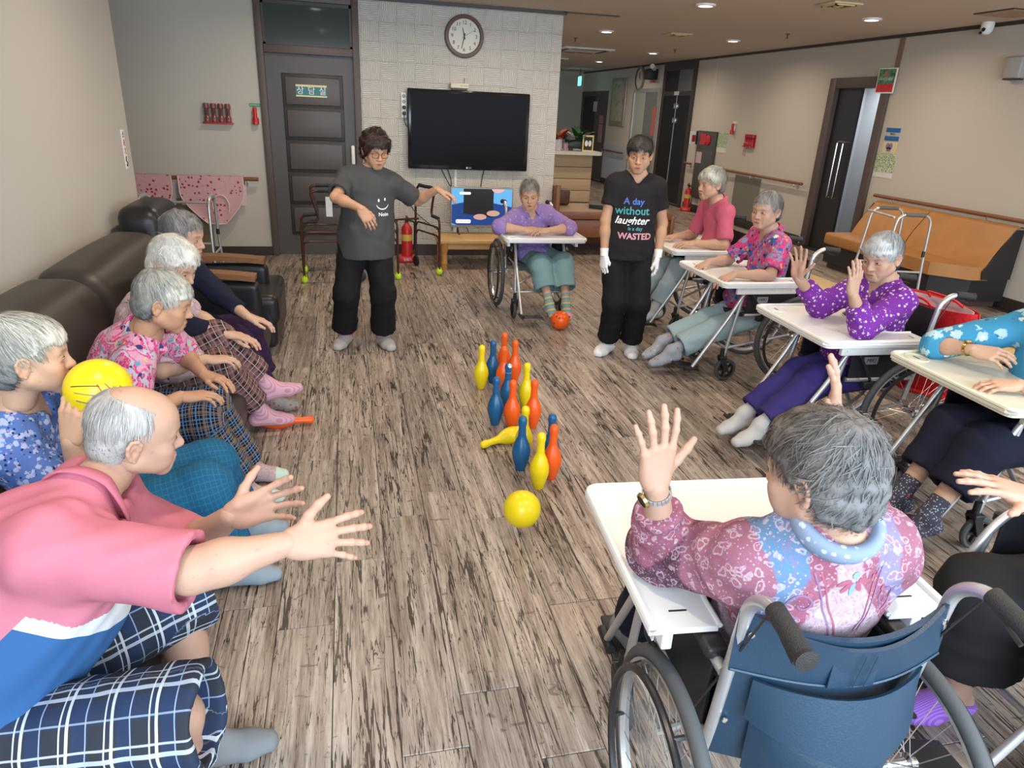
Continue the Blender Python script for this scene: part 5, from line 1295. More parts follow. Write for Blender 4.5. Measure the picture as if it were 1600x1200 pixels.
# ------------------------------------------------------------------ the bowling game
PINM = dict(yellow=new_mat('yellow_plastic', (.86, .66, .008), .30), orange=new_mat('orange_plastic', (.86, .115, .010), .30), blue=new_mat('blue_plastic', (.010, .105, .26), .30))
PIN = [(.001, 0), (.021, 0), (.024, .004), (.036, .045), (.0455, .085), (.0465, .105), (.044, .125), (.036, .150), (.026, .172), (.0205, .188), (.0195, .194), (.0205, .198), (.0185, .203), (.0195, .208), (.0180, .213), (.0190, .219), (.0180, .225), (.0185, .240), (.0215, .258), (.0215, .272), (.0175, .285), (.009, .2915), (.001, .293)]
def pins():
    ms = {k: MB().lathe(PIN, 28).mesh('bowling_pin', m) for k, m in PINM.items()}
    L = [('yellow', .777, 4.07, 'yellow bowling pin alone at the far end, beside a blue one'), ('blue', .868, 4.16, 'blue bowling pin at the far end beside the yellow one'), ('orange', .912, 4.03, 'orange bowling pin nearest of the far three orange ones'), ('orange', 1.012, 4.15, 'orange bowling pin at the far end nearest the wheelchairs'), ('orange', .975, 4.31, 'orange bowling pin farthest back in the whole row'),
         ('blue', .760, 3.52, 'blue bowling pin at the near left of the middle group'), ('blue', .874, 3.73, 'blue bowling pin with a silver tipped head in the middle group'), ('orange', .842, 3.46, 'orange bowling pin between the middle blue pin and the fallen yellow one'), ('orange', .962, 3.45, 'orange bowling pin at the wheelchair side of the middle group'), ('yellow', .985, 3.72, 'yellow bowling pin at the back of the middle group'),
         ('yellow', .825, 3.10, 'yellow bowling pin standing right behind the near blue one'), ('blue', .782, 2.98, 'blue bowling pin just behind the flying yellow ball'), ('yellow', .826, 2.79, 'yellow bowling pin nearest the camera'), ('orange', .910, 2.87, 'orange bowling pin close behind the nearest yellow one'), ('blue', .935, 2.99, 'blue bowling pin mostly hidden behind the near orange one')]
    for c, x, y, lab in L:
        o = tag(link('bowling_pin', ms[c], None, (x, y, 0), random.random() * 6), lab, 'bowling pin', 'plastic bowling pins')
        if 'silver' in lab:
            MB().lathe([(.012, 0), (.014, .008), (.006, .012), (.001, .013)], 10, Matrix.Translation((.018, 0, .278)) @ Matrix.Rotation(.8, 4, 'Y')).tube([(.0205 * math.cos(a), .0205 * math.sin(a), .235) for a in np.linspace(0, 6.1, 16)], .0015, 5).build('tape_piece', M_['alu'], o)
        if 'nearest the camera' in lab:
            MB().tube([(-.043 * math.cos(a * .0) + .0, -.0, .0) if 0 else (-.0405 + .004 * abs(math.sin(a)), .010 * math.cos(a) - .012, .10 + .014 * math.sin(a)) for a in np.linspace(0, 6.28, 16)], .0025, 5).build('ring_mark', M_['frame'], o)
    o = tag(link('bowling_pin', ms['yellow'], None, (.895, 3.33, .045), (0, -1.56, 0)), 'yellow bowling pin lying fallen across the near group', 'bowling pin', 'plastic bowling pins'); o.rotation_euler = Vector((-.93, -.36, -.085)).to_track_quat('Z', 'Y').to_euler()
    o = tag(link('bowling_pin', ms['orange'], None, (-.53, 3.62, .044), 0), 'orange bowling pin lying under the pink socked foot', 'bowling pin', 'plastic bowling pins'); o.rotation_euler = Vector((.96, .10, -.06)).to_track_quat('Z', 'Y').to_euler()
    # balls
    def ball(lab, loc, r, mat, holes, lines=None, rot=(0, 0, 0), dots=None):
        t = thing('bowling_ball', lab, 'ball', loc, rot, 'toy bowling balls')
        bm = bmesh.new(); bmesh.ops.create_uvsphere(bm, u_segments=40, v_segments=24, radius=r); me = bpy.data.meshes.new('ball_shell'); bm.to_mesh(me); bm.free(); me.polygons.foreach_set('use_smooth', [True] * len(me.polygons)); me.materials.append(mat); link('ball_shell', me, t)
        for h in holes:
            d = unit(h); q = Vector(d).to_track_quat('Z', 'Y').to_matrix().to_4x4()
            MB().lathe([(.0065, -.001), (.010, .0004), (.0105, -.002)], 14, Matrix.Translation(Vector(d * r)) @ q, cap=False).build('hole_rim', mat, t); MB().lathe([(.001, .0002), (.0085, .0002), (.0085, -.003), (.001, -.003)], 14, Matrix.Translation(Vector(d * r)) @ q).build('finger_hole', new_mat('hole_dark', tuple(c * .35 for c in mat.diffuse_color[:3]) if 0 else (.25, .04, .01), .6), t)
        for pts, m in lines or []:
            MB().tube([unit(p) * (r + .0003) for p in pts], .0014, 5).build('pen_line', m, t)
    ball('orange bowling ball by the wheelchair footrest', (1.655, 5.27, .078), .078, PINM['orange'], [(-.4, -.85, .5), (-.65, -.6, .62), (-.85, -.55, -.15)])
    ball('yellow bowling ball in mid air before the pins', (.655, 2.43, .12), .079, PINM['yellow'], [], [], (.3, .2, 0))
    gl = [([V(.2 + a, -.9, .50 + .1 * a) for a in np.linspace(-.5, .45, 12)], M_['ink']), ([V(.2 + a, -.9, .22 - .12 * a) for a in np.linspace(-.35, .6, 12)], new_mat('grey_pen', (.25, .25, .2), .6)), ([V(.1 + a, -.95, -.02 - .22 * a) for a in np.linspace(-.2, .55, 12)], new_mat('blue_pen', (.05, .07, .25), .6)), ([V(.55, -.75 + a * .5, .35 - a) for a in np.linspace(-.25, .4, 8)], M_['red']), ([V(.72, -.55 + a * .5, .30 - a) for a in np.linspace(-.25, .4, 8)], M_['red']), ([V(.5 + a, -.75, .25) for a in np.linspace(0, .35, 8)], M_['red'])]
    ball('yellow bowling ball with pen lines held in both hands', BALL_HELD, .086, PINM['yellow'], [], gl, (0, 0, -.25))
BALL_HELD = (-.700, 1.985, .905)
pins()
# ------------------------------------------------------------------ wheelchairs (built once, facing +Y, then copied)
M_['tyre'] = new_mat('grey_tyre', (.075, .078, .082), .7); _t = NT(M_['tyre']); _p = _t.sep(_t.n('ShaderNodeTexCoord').outputs['Object'])
_a = _t.math('ARCTAN2', _p[1], _p[2]); _t.bump(_t.math('GREATER_THAN', _t.math('SINE', _t.math('ADD', _t.math('MULTIPLY', _a, 150.), _t.math('MULTIPLY', _t.math('ABSOLUTE', _p[0]), 500.))), .1), .6, .004)
M_['rim'] = new_mat('wheel_rim', (.60, .61, .62), .3, .85); M_['spoke'] = new_mat('spoke_wire', (.62, .62, .62), .3, .9)
M_['hrim'] = new_mat('black_handrim', (.018, .018, .02), .35)
M_['tray'] = new_mat('white_tray', (.80, .80, .79), .35); M_['traycream'] = new_mat('cream_tray', (.70, .68, .56), .35)
M_['navy'] = leather('navy_vinyl', (.017, .045, .082), .40); M_['blackvinyl'] = leather('black_vinyl', (.014, .014, .018), .5); M_['darknavy'] = leather('dark_navy_vinyl', (.012, .018, .040), .45)
M_['rubber'] = new_mat('grip_rubber', (.020, .019, .019), .6); _t = NT(M_['rubber']); _t.bump(_t.vor(_t.coord(), 420), .4, .003)
RY90 = Matrix.Rotation(math.pi / 2, 4, 'Y')
def wheel_meshes():
    W = {}
    c = lambda R, x, n: [(x, R * math.cos(a), R * math.sin(a)) for a in np.arange(n) * 2 * math.pi / n]
    W['tyre'] = MB().tube(c(.285, 0, 64), .0165, 10, closed=True).mesh('tyre', M_['tyre'])
    W['rim'] = MB().lathe([(.262, -.012), (.272, -.013), (.270, 0), (.272, .013), (.262, .012), (.256, 0), (.262, -.012)], 56, RY90, cap=False).mesh('rim', M_['rim'])
    m = MB().tube(c(.252, .038, 56), .0095, 8, closed=True)
    for k in range(6):
        a = k * math.pi / 3 + .2; m.tube([(.0, .262 * math.cos(a), .262 * math.sin(a)), (.036, .254 * math.cos(a), .254 * math.sin(a))], .006, 6)
    W['hand_rim'] = m.mesh('hand_rim', M_['hrim'])
    m = MB()
    for k in range(32):
        a = k * 2 * math.pi / 32; b = a + (.42 if k % 2 else -.42); x = .030 if (k // 2) % 2 else -.030
        m.tube([(x, .018 * math.cos(b), .018 * math.sin(b)), (0, .262 * math.cos(a), .262 * math.sin(a))], .0013, 4, caps=False)
    W['spokes'] = m.mesh('spokes', M_['spoke'], False)
    W['hub'] = MB().lathe([(.001, -.045), (.012, -.045), (.012, -.034), (.024, -.034), (.024, -.028), (.014, -.022), (.014, .022), (.024, .028), (.024, .034), (.013, .038), (.013, .050), (.001, .052)], 16, RY90).mesh('hub', M_['chrome'])
    return W
def make_wheelchair():
    W = wheel_meshes()
    r = thing('wheelchair', 'x', 'wheelchair'); al = M_['alu']
    for sx in (-1, 1):
        w = MB().box((0, 0, 0), (.001, .001, .001)).mesh('x', al) if 0 else None
        e = link('wheel', W['tyre'], r, (sx * .285, -.17, .302), (0, 0, 0 if sx > 0 else math.pi))
        for k in ('rim', 'hand_rim', 'hub'): link(k, W[k], e)
        tag(link('spokes', W['spokes'], e), kind='stuff')
        x = sx * .21
        f = MB()
        f.tube(fillet([(x, -.17, .34), (x, -.195, .50), (x, -.240, .86), (x, -.30, .905), (x, -.40, .895)], .07, 8), .0135, 12)
        f.tube([(x, -.19, .46), (x, .20, .46)], .012, 10).tube(fillet([(x, -.20, .655), (x, .17, .655), (x, .225, .60), (x, .30, .45), (x * .94, .52, .09)], .06, 6), .0125, 10)
        f.tube([(x, -.17, .315), (x, .30, .23)], .011, 8).tube([(x, .23, .58), (x, .30, .17)], .0125, 10).tube([(x, -.175, .30), (sx * .255, -.17, .302)], .011, 8)
        f.build('side_frame', al, r)
        MB().tube([(x, -.315, .905), (x, -.42, .893)], .0180, 14).lathe([(.0175, 0), (.020, -.004), (.0205, -.010), (.001, -.013)], 14, Matrix.Translation((x, -.415, .8935)) @ Matrix.Rotation(-math.pi / 2, 4, 'X')).build('push_grip', M_['rubber'], r)
        MB().tube([(x, -.32, .885), (x + sx * .0, -.395, .862)], .005, 6).tube([(x, -.30, .880), (x, -.22, .70), (sx * .23, -.12, .45)], .003, 5).build('brake_lever', M_['black'], r)
        sp = MB().box((x - .006, -.16, .47), (x + .006, .195, .635), .004).build('side_panel', M_['blackvinyl'], r)
        MB().box((x + sx * .008 - .002, .045, .545), (x + sx * .008 + .002, .125, .585)).build('name_plate', M_['silver'], sp, smooth=False)
        text('MIKI', .028, M_['ink'], sp, (x + sx * .0105, .085, .565), FACE_E if sx > 0 else FACE_W, depth=.0006, shear=.2)
        MB().box((x - .024, -.17, .655), (x + .024, .16, .685), .01).build('armrest', M_['black'], r)
        ch = MB(); cx, cy = sx * .215, .315
        ch.tube([(cx, cy, .23), (cx, cy, .175)], .015, 10).box((cx - .028, cy - .03, .155), (cx + .028, cy + .02, .178), .006)
        for q in (-1, 1): ch.add([(cx + q * .020, cy - .02, .16), (cx + q * .028, cy - .02, .16), (cx + q * .028, cy + .02, .16), (cx + q * .020, cy + .02, .16), (cx + q * .020, cy - .055, .07), (cx + q * .028, cy - .055, .07), (cx + q * .028, cy - .02, .07), (cx + q * .020, cy - .02, .07)], [(0, 3, 2, 1), (4, 5, 6, 7), (0, 1, 5, 4), (1, 2, 6, 5), (2, 3, 7, 6), (3, 0, 4, 7)])
        fk = ch.build('caster_fork', M_['black'], r)
        T = Matrix.Translation((cx, cy - .038, .078)) @ RY90
        MB().lathe([(.060, -.012), (.072, -.013), (.078, -.006), (.078, .006), (.072, .013), (.060, .012)], 26, T, cap=False).build('caster_tyre', M_['tyre'], fk)
        m = MB().lathe([(.001, -.016), (.016, -.016), (.016, .016), (.001, .016)], 14, T).lathe([(.052, -.011), (.062, -.011), (.062, .011), (.052, .011), (.052, -.011)], 26, T, cap=False)
        for k in range(5):
            a = k * 1.257; m.box((-.006, .010, -.008), (.006, .056, .008), 0, T @ Matrix.Rotation(a, 4, 'Z'))
        m.build('caster_wheel', M_['black'], fk)
        fp = MB().box((0, -.085, -.009), (.155, .085, .006), .006)
        o = fp.build('footplate', M_['black'], r, (sx * .195 if sx < 0 else .195 - .0, .535, .085)); o.rotation_euler = (.22, 0, 0)
        if sx > 0: o.scale = (-1, 1, 1)
        MB().lathe([(.017, -.05), (.017, .05)], 12, Matrix.Translation((sx * .198, .525, .088)) @ Matrix.Rotation(math.pi / 2, 4, 'X')).build('footplate_hinge', M_['black'], r)
        br = MB().tube([(sx * .225, .06, .44), (sx * .25, .10, .49), (sx * .245, .17, .60)], .007, 8).lathe([(.001, -.015), (.016, -.010), (.016, .012), (.001, .016)], 12, Matrix.Translation((sx * .245, .172, .607))).box((sx * .225 - .02, .05, .42), (sx * .225 + .02, .11, .455), .006)
        br.build('parking_brake', M_['black'], r)
    for p, q, w in (((-.20, -.02, .44), (.20, .06, .20), .010), ((.20, -.02, .44), (-.20, .06, .20), .010), ((-.2, .30, .235), (.2, .30, .235), .009), ((-.2, -.17, .32), (.2, -.17, .32), .009)): MB().tube([p, q], w, 8).build('cross_brace', al, r)
    def seat(u, v): return (-.205 + .41 * u, -.19 + .40 * v, .462 - .03 * math.sin(math.pi * u))
    MB().shell(seat, 10, 6, .025).build('seat', M_['blackvinyl'], r)
    def back(u, v):
        y = lerp(-.190, -.236, v); return (-.215 + .43 * u, y - .060 * math.sin(math.pi * u), .44 + .385 * v - .022 * v * math.sin(math.pi * u))
    bk = MB().shell(back, 16, 10, .012).build('backrest', M_['blackvinyl'], r)
    def flap(u, v): return (-.222 + .444 * u, -.222 - .062 * math.sin(math.pi * u) - .010 - .020 * v * math.sin(math.pi * u), .695 + .14 * v - .040 * math.sin(math.pi * u) * v)
    MB().shell(flap, 18, 5, .008).tube([(p[0], p[1] - .006, p[2]) for p in [flap(i / 20, .04) for i in range(21)]], .003, 5).build('back_band', M_['blackvinyl'], bk)
    def pocket(u, v): return (-.16 + .32 * u, -.245 - .050 * math.sin(math.pi * u) - .060 * math.sin(math.pi * min(1, v * .8 + .1)) * math.sin(math.pi * u) ** .5, .445 + .165 * v - .03 * math.sin(math.pi * u) * v)
    MB().shell(pocket, 16, 8, .006).build('back_pocket', M_['blackvinyl'], bk)
    def pflap(u, v): return (-.178 + .356 * u, -.252 - .054 * math.sin(math.pi * u) - .060 * (1 - v * .75) * math.sin(math.pi * u) ** .5, .575 + .11 * v + .022 * math.cos(math.pi * 2 * u) * (1 - v) * .6)
    MB().shell(pflap, 16, 6, .007).build('pocket_flap', M_['blackvinyl'], bk)
    # clip-on tray: U-shaped board with a raised rim, side skirts and a cup recess
    outer = []
    xo, y1, y0, xi, yi = .345, .455, -.125, .195, .03
    outer = [(xo - .03, y1), (-xo + .03, y1), (-xo, y1 - .03), (-xo, y0), (-xi, y0)] + [(q[0], q[1]) for q in fillet([(-xi, y0, 0), (-xi, yi, 0), (0, yi + .03, 0), (xi, yi, 0), (xi, y0, 0)], .12, 6)][1:-1] + [(xi, y0), (xo, y0), (xo, y1 - .03)]
    tr = MB().prism(outer, .690, .704).build('tray', M_['tray'], r)
    rim = MB(); pth = fillet([(-xo + .008, y0, .706), (-xo + .008, y1 - .008, .706), (xo - .008, y1 - .008, .706), (xo - .008, y0, .706)], .04, 5); rim.tube(pth, .010, 8)
    rim.tube([(q[0] * .985, q[1], .704) for q in fillet([(-xi, y0, 0), (-xi, yi, 0), (0, yi + .03, 0), (xi, yi, 0), (xi, y0, 0)], .12, 6)], .006, 8); rim.build('tray_rim', M_['tray'], tr)
    ap = MB()
    a2 = [np.array(q) + [0, 0, -.030] for q in pth]
    for p, q in zip(a2[:-1], a2[1:]):
        ap.add([p, q, q + [0, 0, .034], p + [0, 0, .034], p * [.985, .985, 1], q * [.985, .985, 1], (q + [0, 0, .034]) * [.985, .985, 1], (p + [0, 0, .034]) * [.985, .985, 1]], [(0, 1, 2, 3), (7, 6, 5, 4), (0, 4, 5, 1)])
    ap.build('tray_apron', M_['tray'], tr, smooth=False)
    for sx in (-1, 1):
        sk = MB().box((sx * .29 - .012, -.10, .625), (sx * .29 + .012, .33, .69), .004)
        for k in range(4): sk.lathe([(.004, 0), (.004, .003), (.001, .0035)], 8, Matrix.Translation((sx * .304, -.06 + k * .12, .65)) @ Matrix.Rotation(sx * math.pi / 2, 4, 'Y'))
        sk.build('tray_skirt', M_['tray'], tr)
    cup = MB().tube([(.262 + .056 * math.cos(a), .362 + .044 * math.sin(a), .705) for a in np.arange(24) * 2 * math.pi / 24], .004, 6, closed=True).lathe([(.001, .7045), (.048, .7045), (.044, .704)], 20, Matrix.Translation((.265, .365, 0)) @ Matrix.Diagonal((1, .72, 1, 1)))
    cp = cup.build('cup_recess', M_['tray'], tr)
    MB().box((.245, .357, .7046), (.285, .366, .7052)).build('cup_slot', M_['doordark'], cp, smooth=False)
    for sx in (-1, 1): MB().box((sx * .265 - .02, -.075, .7042), (sx * .265 + .02, -.070, .7048)).build('tray_slot', M_['doordark'], tr, smooth=False)
    return r
WC0 = make_wheelchair()
def retint(root, pairs):
    """copies of the meshes under root with other materials"""
    st = [root]
    while st:
        o = st.pop(); st += list(o.children)
        if o.type == 'MESH':
            for a, b in pairs:
                if any(m == a for m in o.data.materials):
                    o.data = o.data.copy()
                    for i, m in enumerate(o.data.materials):
                        if m == a: o.data.materials[i] = b
                    break
def heading(fx, fy): return math.atan2(-fx, fy)
CHAIRS = dict(
    centre=((1.56, 5.90, 0), (-.02, -1), 'wheelchair facing us, carrying the woman in the lilac blouse', []),
    polo=((2.89, 5.28, 0), (-1, .02), 'wheelchair carrying the man in the pink polo', []),
    floral=((2.75, 4.25, 0), (-1, .0), 'wheelchair carrying the woman in the pink floral blouse', []),
    purple=((2.655, 3.06, 0), (-1, .03), 'black wheelchair carrying the woman in the purple blouse, red bag behind it', [('blackback', 'darknavy')]),
    blue=((2.85, 2.23, 0), (-1, .03), 'wheelchair with a cream tray carrying the woman in the blue floral top', [('tray', 'traycream')]),
    near=((.915, 1.13, 0), (.078, .997), 'blue backed wheelchair seen from behind, carrying the woman in paisley', [('blackvinyl', 'navy')]),
    edge=((2.02, 1.16, 0), (-1, .05), 'wheelchair at the picture edge under the person in black trousers', []))
WC = {}
def place_chairs():
    for i, (k, (loc, fw, lab, tint)) in enumerate(CHAIRS.items()):
        o = WC0 if i == len(CHAIRS) - 1 else copy_tree(WC0)
        o.location = loc; o.rotation_euler = (0, 0, heading(*fw)); tag(o, lab, 'wheelchair', 'wheelchairs round the bowling pins')
        retint(o, [(M_[a], M_[b]) for a, b in tint if a in M_])
        WC[k] = o
place_chairs()
def find(o, stem): return [c for c in o.children_recursive if c.name.split('.')[0] == stem]
def drop(o, *stems):
    for s in stems:
        for c in find(o, s): bpy.data.objects.remove(c)
def extras():
    n = WC['near']
    for c in find(n, 'side_panel') + find(n, 'seat'):
        c.data = c.data.copy(); c.data.materials[0] = M_['blackvinyl']
    st = MB(); bk = find(n, 'backrest')[0]
    for z in (.725,): pass
    for x in (-.012, .010): st.tube([(x, -.308, .70), (x, -.322, .79)], .0012, 4)
    st.box((-.06, -.304, .70), (.035, -.300, .79), .001).build('stitched_patch', M_['navy'], bk)
    for sx in (-1, 1):
        for z in (.79, .55): MB().lathe([(.007, 0), (.006, .003), (.001, .004)], 10, Matrix.Translation((sx * .200, -.250 if z > .7 else -.222, z)) @ Matrix.Rotation(math.pi / 2, 4, 'X')).build('snap_rivet', M_['chrome'], bk)
    b = WC['blue']
    o = MB().box((-.218 - .009, .07, .50), (-.218 - .007, .13, .545)).build('warning_label', new_mat('warning_yellow', (.62, .60, .20), .5), b, smooth=False)
    # the edge chair has no tray in view
    drop(WC['edge'], 'tray_rim', 'tray_apron', 'tray_skirt', 'cup_slot', 'cup_recess', 'tray_slot', 'tray')
extras()
UPZ = V(0, 0, 1)
def torso(F, J, o, bust, belly, girth):
    """pelvis, belly, rib cage and shoulder girdle, grown by o"""
    Rp, Rc = J['Rp'], J['Rc']
    P, C, N = J['P'], J['C'], J['N']
    F.ell(P, (.158 * girth + o, .112 * girth + o, .105 + o), R=Rp, k=.05)
    B = lerp(P, C, .48) + Rc[:, 1] * .012
    F.ell(B, (.140 * girth + o, .100 * girth * belly + o, .135 + o), R=Rc, k=.06)
    F.ell(C, (.138 * girth + o, .100 * girth + o, .145 + o), R=Rc, k=.06)
    if bust:
        for sx in (-1, 1): F.ell(C + Rc @ V(sx * .068, .062, -.055), (.056 + o * .5, .050 + o * .5, .062 + o * .5), R=Rc, k=.05)
    F.cone(lerp(J['S'][0], J['S'][1], .12), lerp(J['S'][0], J['S'][1], .88), .052 + o, k=.05)
    for i in (0, 1):
        F.cone(N + Rc @ V(0, -.008, .012), lerp(J['S'][i], N, .12), .043 + o * .8, .047 + o, k=.04)
        F.ell(J['S'][i], (.050 + o,) * 3, k=.03)

def foot_prims(F, A, d, u, o, k=.02, s=1.0):
    A = np.asarray(A, float)
    heel = A - d * .030 * s - u * .046 * s; ball = A + d * .098 * s - u * .056 * s; toe = A + d * .150 * s - u * .060 * s
    F.cone(A, heel, .034 * s + o, .031 * s + o, k=k)
    F.cone(A - u * .004, ball, .035 * s + o, .026 * s + o, k=k)
    F.cone(heel, ball, .030 * s + o, .028 * s + o, k=k)
    sd = np.cross(d, u)
    for e in (-1, 1):
        F.cone(heel + sd * e * .008 * s, ball + sd * e * .018 * s, .026 * s + o, .022 * s + o, k=k)
        F.cone(ball + sd * e * .018 * s, toe + sd * e * .014 * s, .021 * s + o, .0155 * s + o, k=k)
    F.cone(ball, toe, .024 * s + o, .018 * s + o, k=k)

def bounds(pts, m):
    p = np.array(pts); return p.min(0) - m, p.max(0) + m

def add_folds(v, q, amp, f, seed, d=None):
    n = vnormals(v, q)
    p = v.copy()
    if d is not None:                                             # folds run along d
        d = unit(d); p = p - np.outer(p @ d, d) * .75
    w = wob(p, amp, f, seed); w = np.where(w > 0, w, w * .6)
    return v + n * w[:, None]

def person(label, sp):
    s = sp.get('size', 1.0); res = sp.get('res', .009)
    f = unit(sp['face']); fs = unit(sp.get('sface', f))
    P, N, H = V(*sp['pelvis']), V(*sp['neck']), V(*sp['head'])
    N = N + (H - N) * sp.get('up', .14)
    sw, hw = sp.get('sw', .146) * s, sp.get('hw', .085) * s
    girth, belly = sp.get('girth', 1.0), sp.get('belly', 1.05)
    up = unit(N - P)
    Rp = frame(f, lerp(UPZ, up, .6)); Rc = frame(fs, up)
    Rc2 = frame(fs - up * (fs @ up), up)
    C = lerp(P, N, .68) - Rc2[:, 1] * sp.get('hunch', .02)
    if 'chest' in sp: C = V(*sp['chest'])
    Rc = frame(fs - unit(N - C) * (fs @ unit(N - C)), N - C)
    J = dict(P=P, C=C, N=N, Rp=Rp, Rc=Rc)
    sh = sp.get('shrug', (0, 0))
    J['S'] = [N + Rc @ V(sx * sw, .012, -.058 + sh[i]) for i, sx in enumerate((-1, 1))]      # 0 left, 1 right
    if 'shoulders' in sp: J['S'] = [V(*q) for q in sp['shoulders']]
    ua, fa, th, sn = .255 * s, .235 * s, .385 * s, .370 * s
    J['E'], J['W'], J['K'], J['A'] = [], [], [], []
    arms = sp['arms']
    for i in (0, 1):
        e, w = ik(J['S'][i], arms[i]['wrist'], ua, fa, arms[i].get('pole', -UPZ))
        if 'elbow' in arms[i]: e, w = V(*arms[i]['elbow']), V(*arms[i]['wrist'])
        J['E'].append(e); J['W'].append(w)
        hp = P + Rp @ V((-1, 1)[i] * hw, .0, -.035)
        a = sp['legs'][i]
        k, an = ik(hp, a['ankle'], th, sn, a.get('pole', f + UPZ * .3))
        J.setdefault('Hp', []).append(hp); J['K'].append(k); J['A'].append(an)
    look = unit(sp['look']); hup = V(*sp.get('hup', (0, 0, 1)))
    RH = frame(look, hup); hs = sp.get('hs', 1.0) * s * .985
    base = V(P[0], P[1], 0.0)
    allp = [P, N, H] + J['S'] + J['E'] + J['W'] + J['K'] + J['A']
    tone = np.array(sp.get('tone', (1, 1, 1)))
    # ---- body
    lo, hi = bounds(allp, .24)
    F = Field(lo, hi, res)
    torso(F, J, 0, sp.get('bust', 0), belly, girth)
    nk = H + RH @ V(0, -.035, -.085) * hs
    F.cone(N - Rc @ V(0, 0, .02), nk, .056 * s, .049 * s, k=.03)
    af = sp.get('arm_girth', 1.0)
    feet = []
    for i in (0, 1):
        S_, E_, W_ = J['S'][i], J['E'][i], J['W'][i]
        F.cone(S_, E_, .046 * s * af, .037 * s * af, k=.03)
        F.cone(E_, lerp(E_, W_, .35), .036 * s * af, .037 * s * af, k=.02)
        F.cone(lerp(E_, W_, .3), W_, .037 * s * af, .0250 * s, k=.02)
        F.cone(J['Hp'][i], J['K'][i], .075 * s, .050 * s, k=.04)
        F.cone(J['K'][i], lerp(J['K'][i], J['A'][i], .35), .049 * s, .049 * s, k=.03)
        F.cone(lerp(J['K'][i], J['A'][i], .3), J['A'][i], .049 * s, .032 * s, k=.03)
        td = unit(sp['legs'][i].get('toe', f))
        u0 = sp['legs'][i].get('fup', UPZ)
        fu = unit(np.asarray(u0) - td * (np.asarray(u0) @ td))
        feet.append((J['A'][i], td, fu))
        foot_prims(F, J['A'][i], td, fu, 0, s=s)
    v, q = F.mesh(3)
    B = Soup(); B.add(v, q, tone, 0)
    hv, hq, hc, hm = head_mesh(sp.get('kind', 'old'), sp.get('mouth', 0.0), sp.get('hres', .0032), sp.get('lids', .25))
    wd = V(sp.get('hwide', 1.0), 1, 1)
    B.add(H + (hv * wd * hs) @ RH.T, hq, np.where((hm[0:1] == 0), hc, hc) * tone, hm)
    for i in (0, 1):
        a = arms[i]
        hv, hq, hc = hand_mesh(a.get('pose', 'rest'))
        d = unit(a['dir']); b = np.asarray(a.get('back', UPZ), float); b = unit(b - d * (b @ d))
        M = np.stack([np.cross(d, b), d, b], 1)
        hv = hv * sp.get('hand', .98) * s
        hq2 = hq
        if i == 0: hv = hv * V(-1, 1, 1); hq2 = hq[:, ::-1]
        B.add(J['W'][i] + hv @ M.T, hq2, hc * (tone if not a.get('glove') else 1), 2 if a.get('glove') else 0)
    body = B.build('person', [sp['skin'], M_['eye'], M_['glove']], base)
    body['label'] = label; body['category'] = 'person'
    if sp.get('group'): body['group'] = sp['group']
    J['RH'] = RH; J['hs'] = hs; J['H'] = H; J['feet'] = feet
    # ---- top
    t = sp['top']; o = t.get('o', .012); rs = t.get('res', max(res - .001, .0055))
    F = Field(*bounds([P, C, N] + J['S'] + J['E'] + (J['W'] if t['sleeve'] > 1 else []), .23), rs)
    torso(F, J, o, sp.get('bust', 0), belly, girth)
    hem = t.get('hem')
    if hem is not None:
        hp_ = V(*hem); w = t.get('hw', .190)
        F.cone(C, hp_, .150 * girth + o, w, k=.05, flat=(Rc[:, 1], t.get('flat', .78)))
    for q in t.get('add', []): F.cone(q[0], q[1], q[2], q[3], k=q[4])
    if t.get('apron'): 
        for c, r in t['apron']: F.ell(c, r, k=.04)
    subs = []
    if t.get('mock'): F.cone(N - unit(H - N) * .02, N + unit(H - N) * t['mock'], .078, .066, k=.03)
    for i in (0, 1):
        S_, E_, W_ = J['S'][i], J['E'][i], J['W'][i]
        g = t.get('g', .009)
        if t['sleeve'] <= 1:
            e = lerp(S_, E_, t['sleeve']); d = unit(E_ - S_)
            F.cone(S_, e + d * .03, .050 * s * af + g, .044 * s * af + g + t.get('flare', .010), k=.035, cut=[(e, d)])
            subs.append((e - d * .022, e + d * .05, .044 * s * af + g + t.get('flare', .010) - 2.3 * rs - t.get('fold', .004)))
        else:
            fr = t['sleeve'] - 1; e = lerp(E_, W_, fr); d = unit(W_ - E_)
            F.cone(S_, E_, .050 * s * af + g, .044 * s * af + g, k=.035)
            r1 = lerp(.040 * s * af, .027 * s, fr) + g * t.get('cuff', .6)
            F.cone(E_, e + d * .02, .044 * s * af + g, r1, k=.025, cut=[(e, d)])
            subs.append((e - d * .008, e + d * .05, r1 - 2.3 * rs - t.get('fold', .004)))
    nd = unit(nk - N)
    for a, b, r in subs:
        if r > .036: F.cone(a, b, r, k=.003, op=-1)
    if hem is not None: F.plane(V(*hem), t.get('hem_n', -UPZ), k=.004)
    nr_ = t.get('neck', .062)
    F.cone(N + nd * (.015 + (t['mock'] + nr_ if t.get('mock') else 0)), N + nd * .20, nr_, nr_ + .02, k=.012, op=-1)
    if t.get('vee'): F.cone(N + Rc @ V(0, .05, .03), N + Rc @ V(0, .085, -t['vee']), .045, .006, k=.01, op=-1)
    v, q = F.mesh(2)
    v = add_folds(v, q, t.get('fold', .004), t.get('ff', 45), t.get('seed', 1), t.get('fd'))
    bones = [(P, C, 0, .13, -Rp[:, 1]), (C, N, np.linalg.norm(C - P), .10, -Rc[:, 1])]
    for i in (0, 1):
        bones += [(J['S'][i], J['E'][i], 0, .045, -Rc[:, 1]), (J['E'][i], J['W'][i], ua, .04, -Rc[:, 1])]
    uv = limb_uv(v, bones)
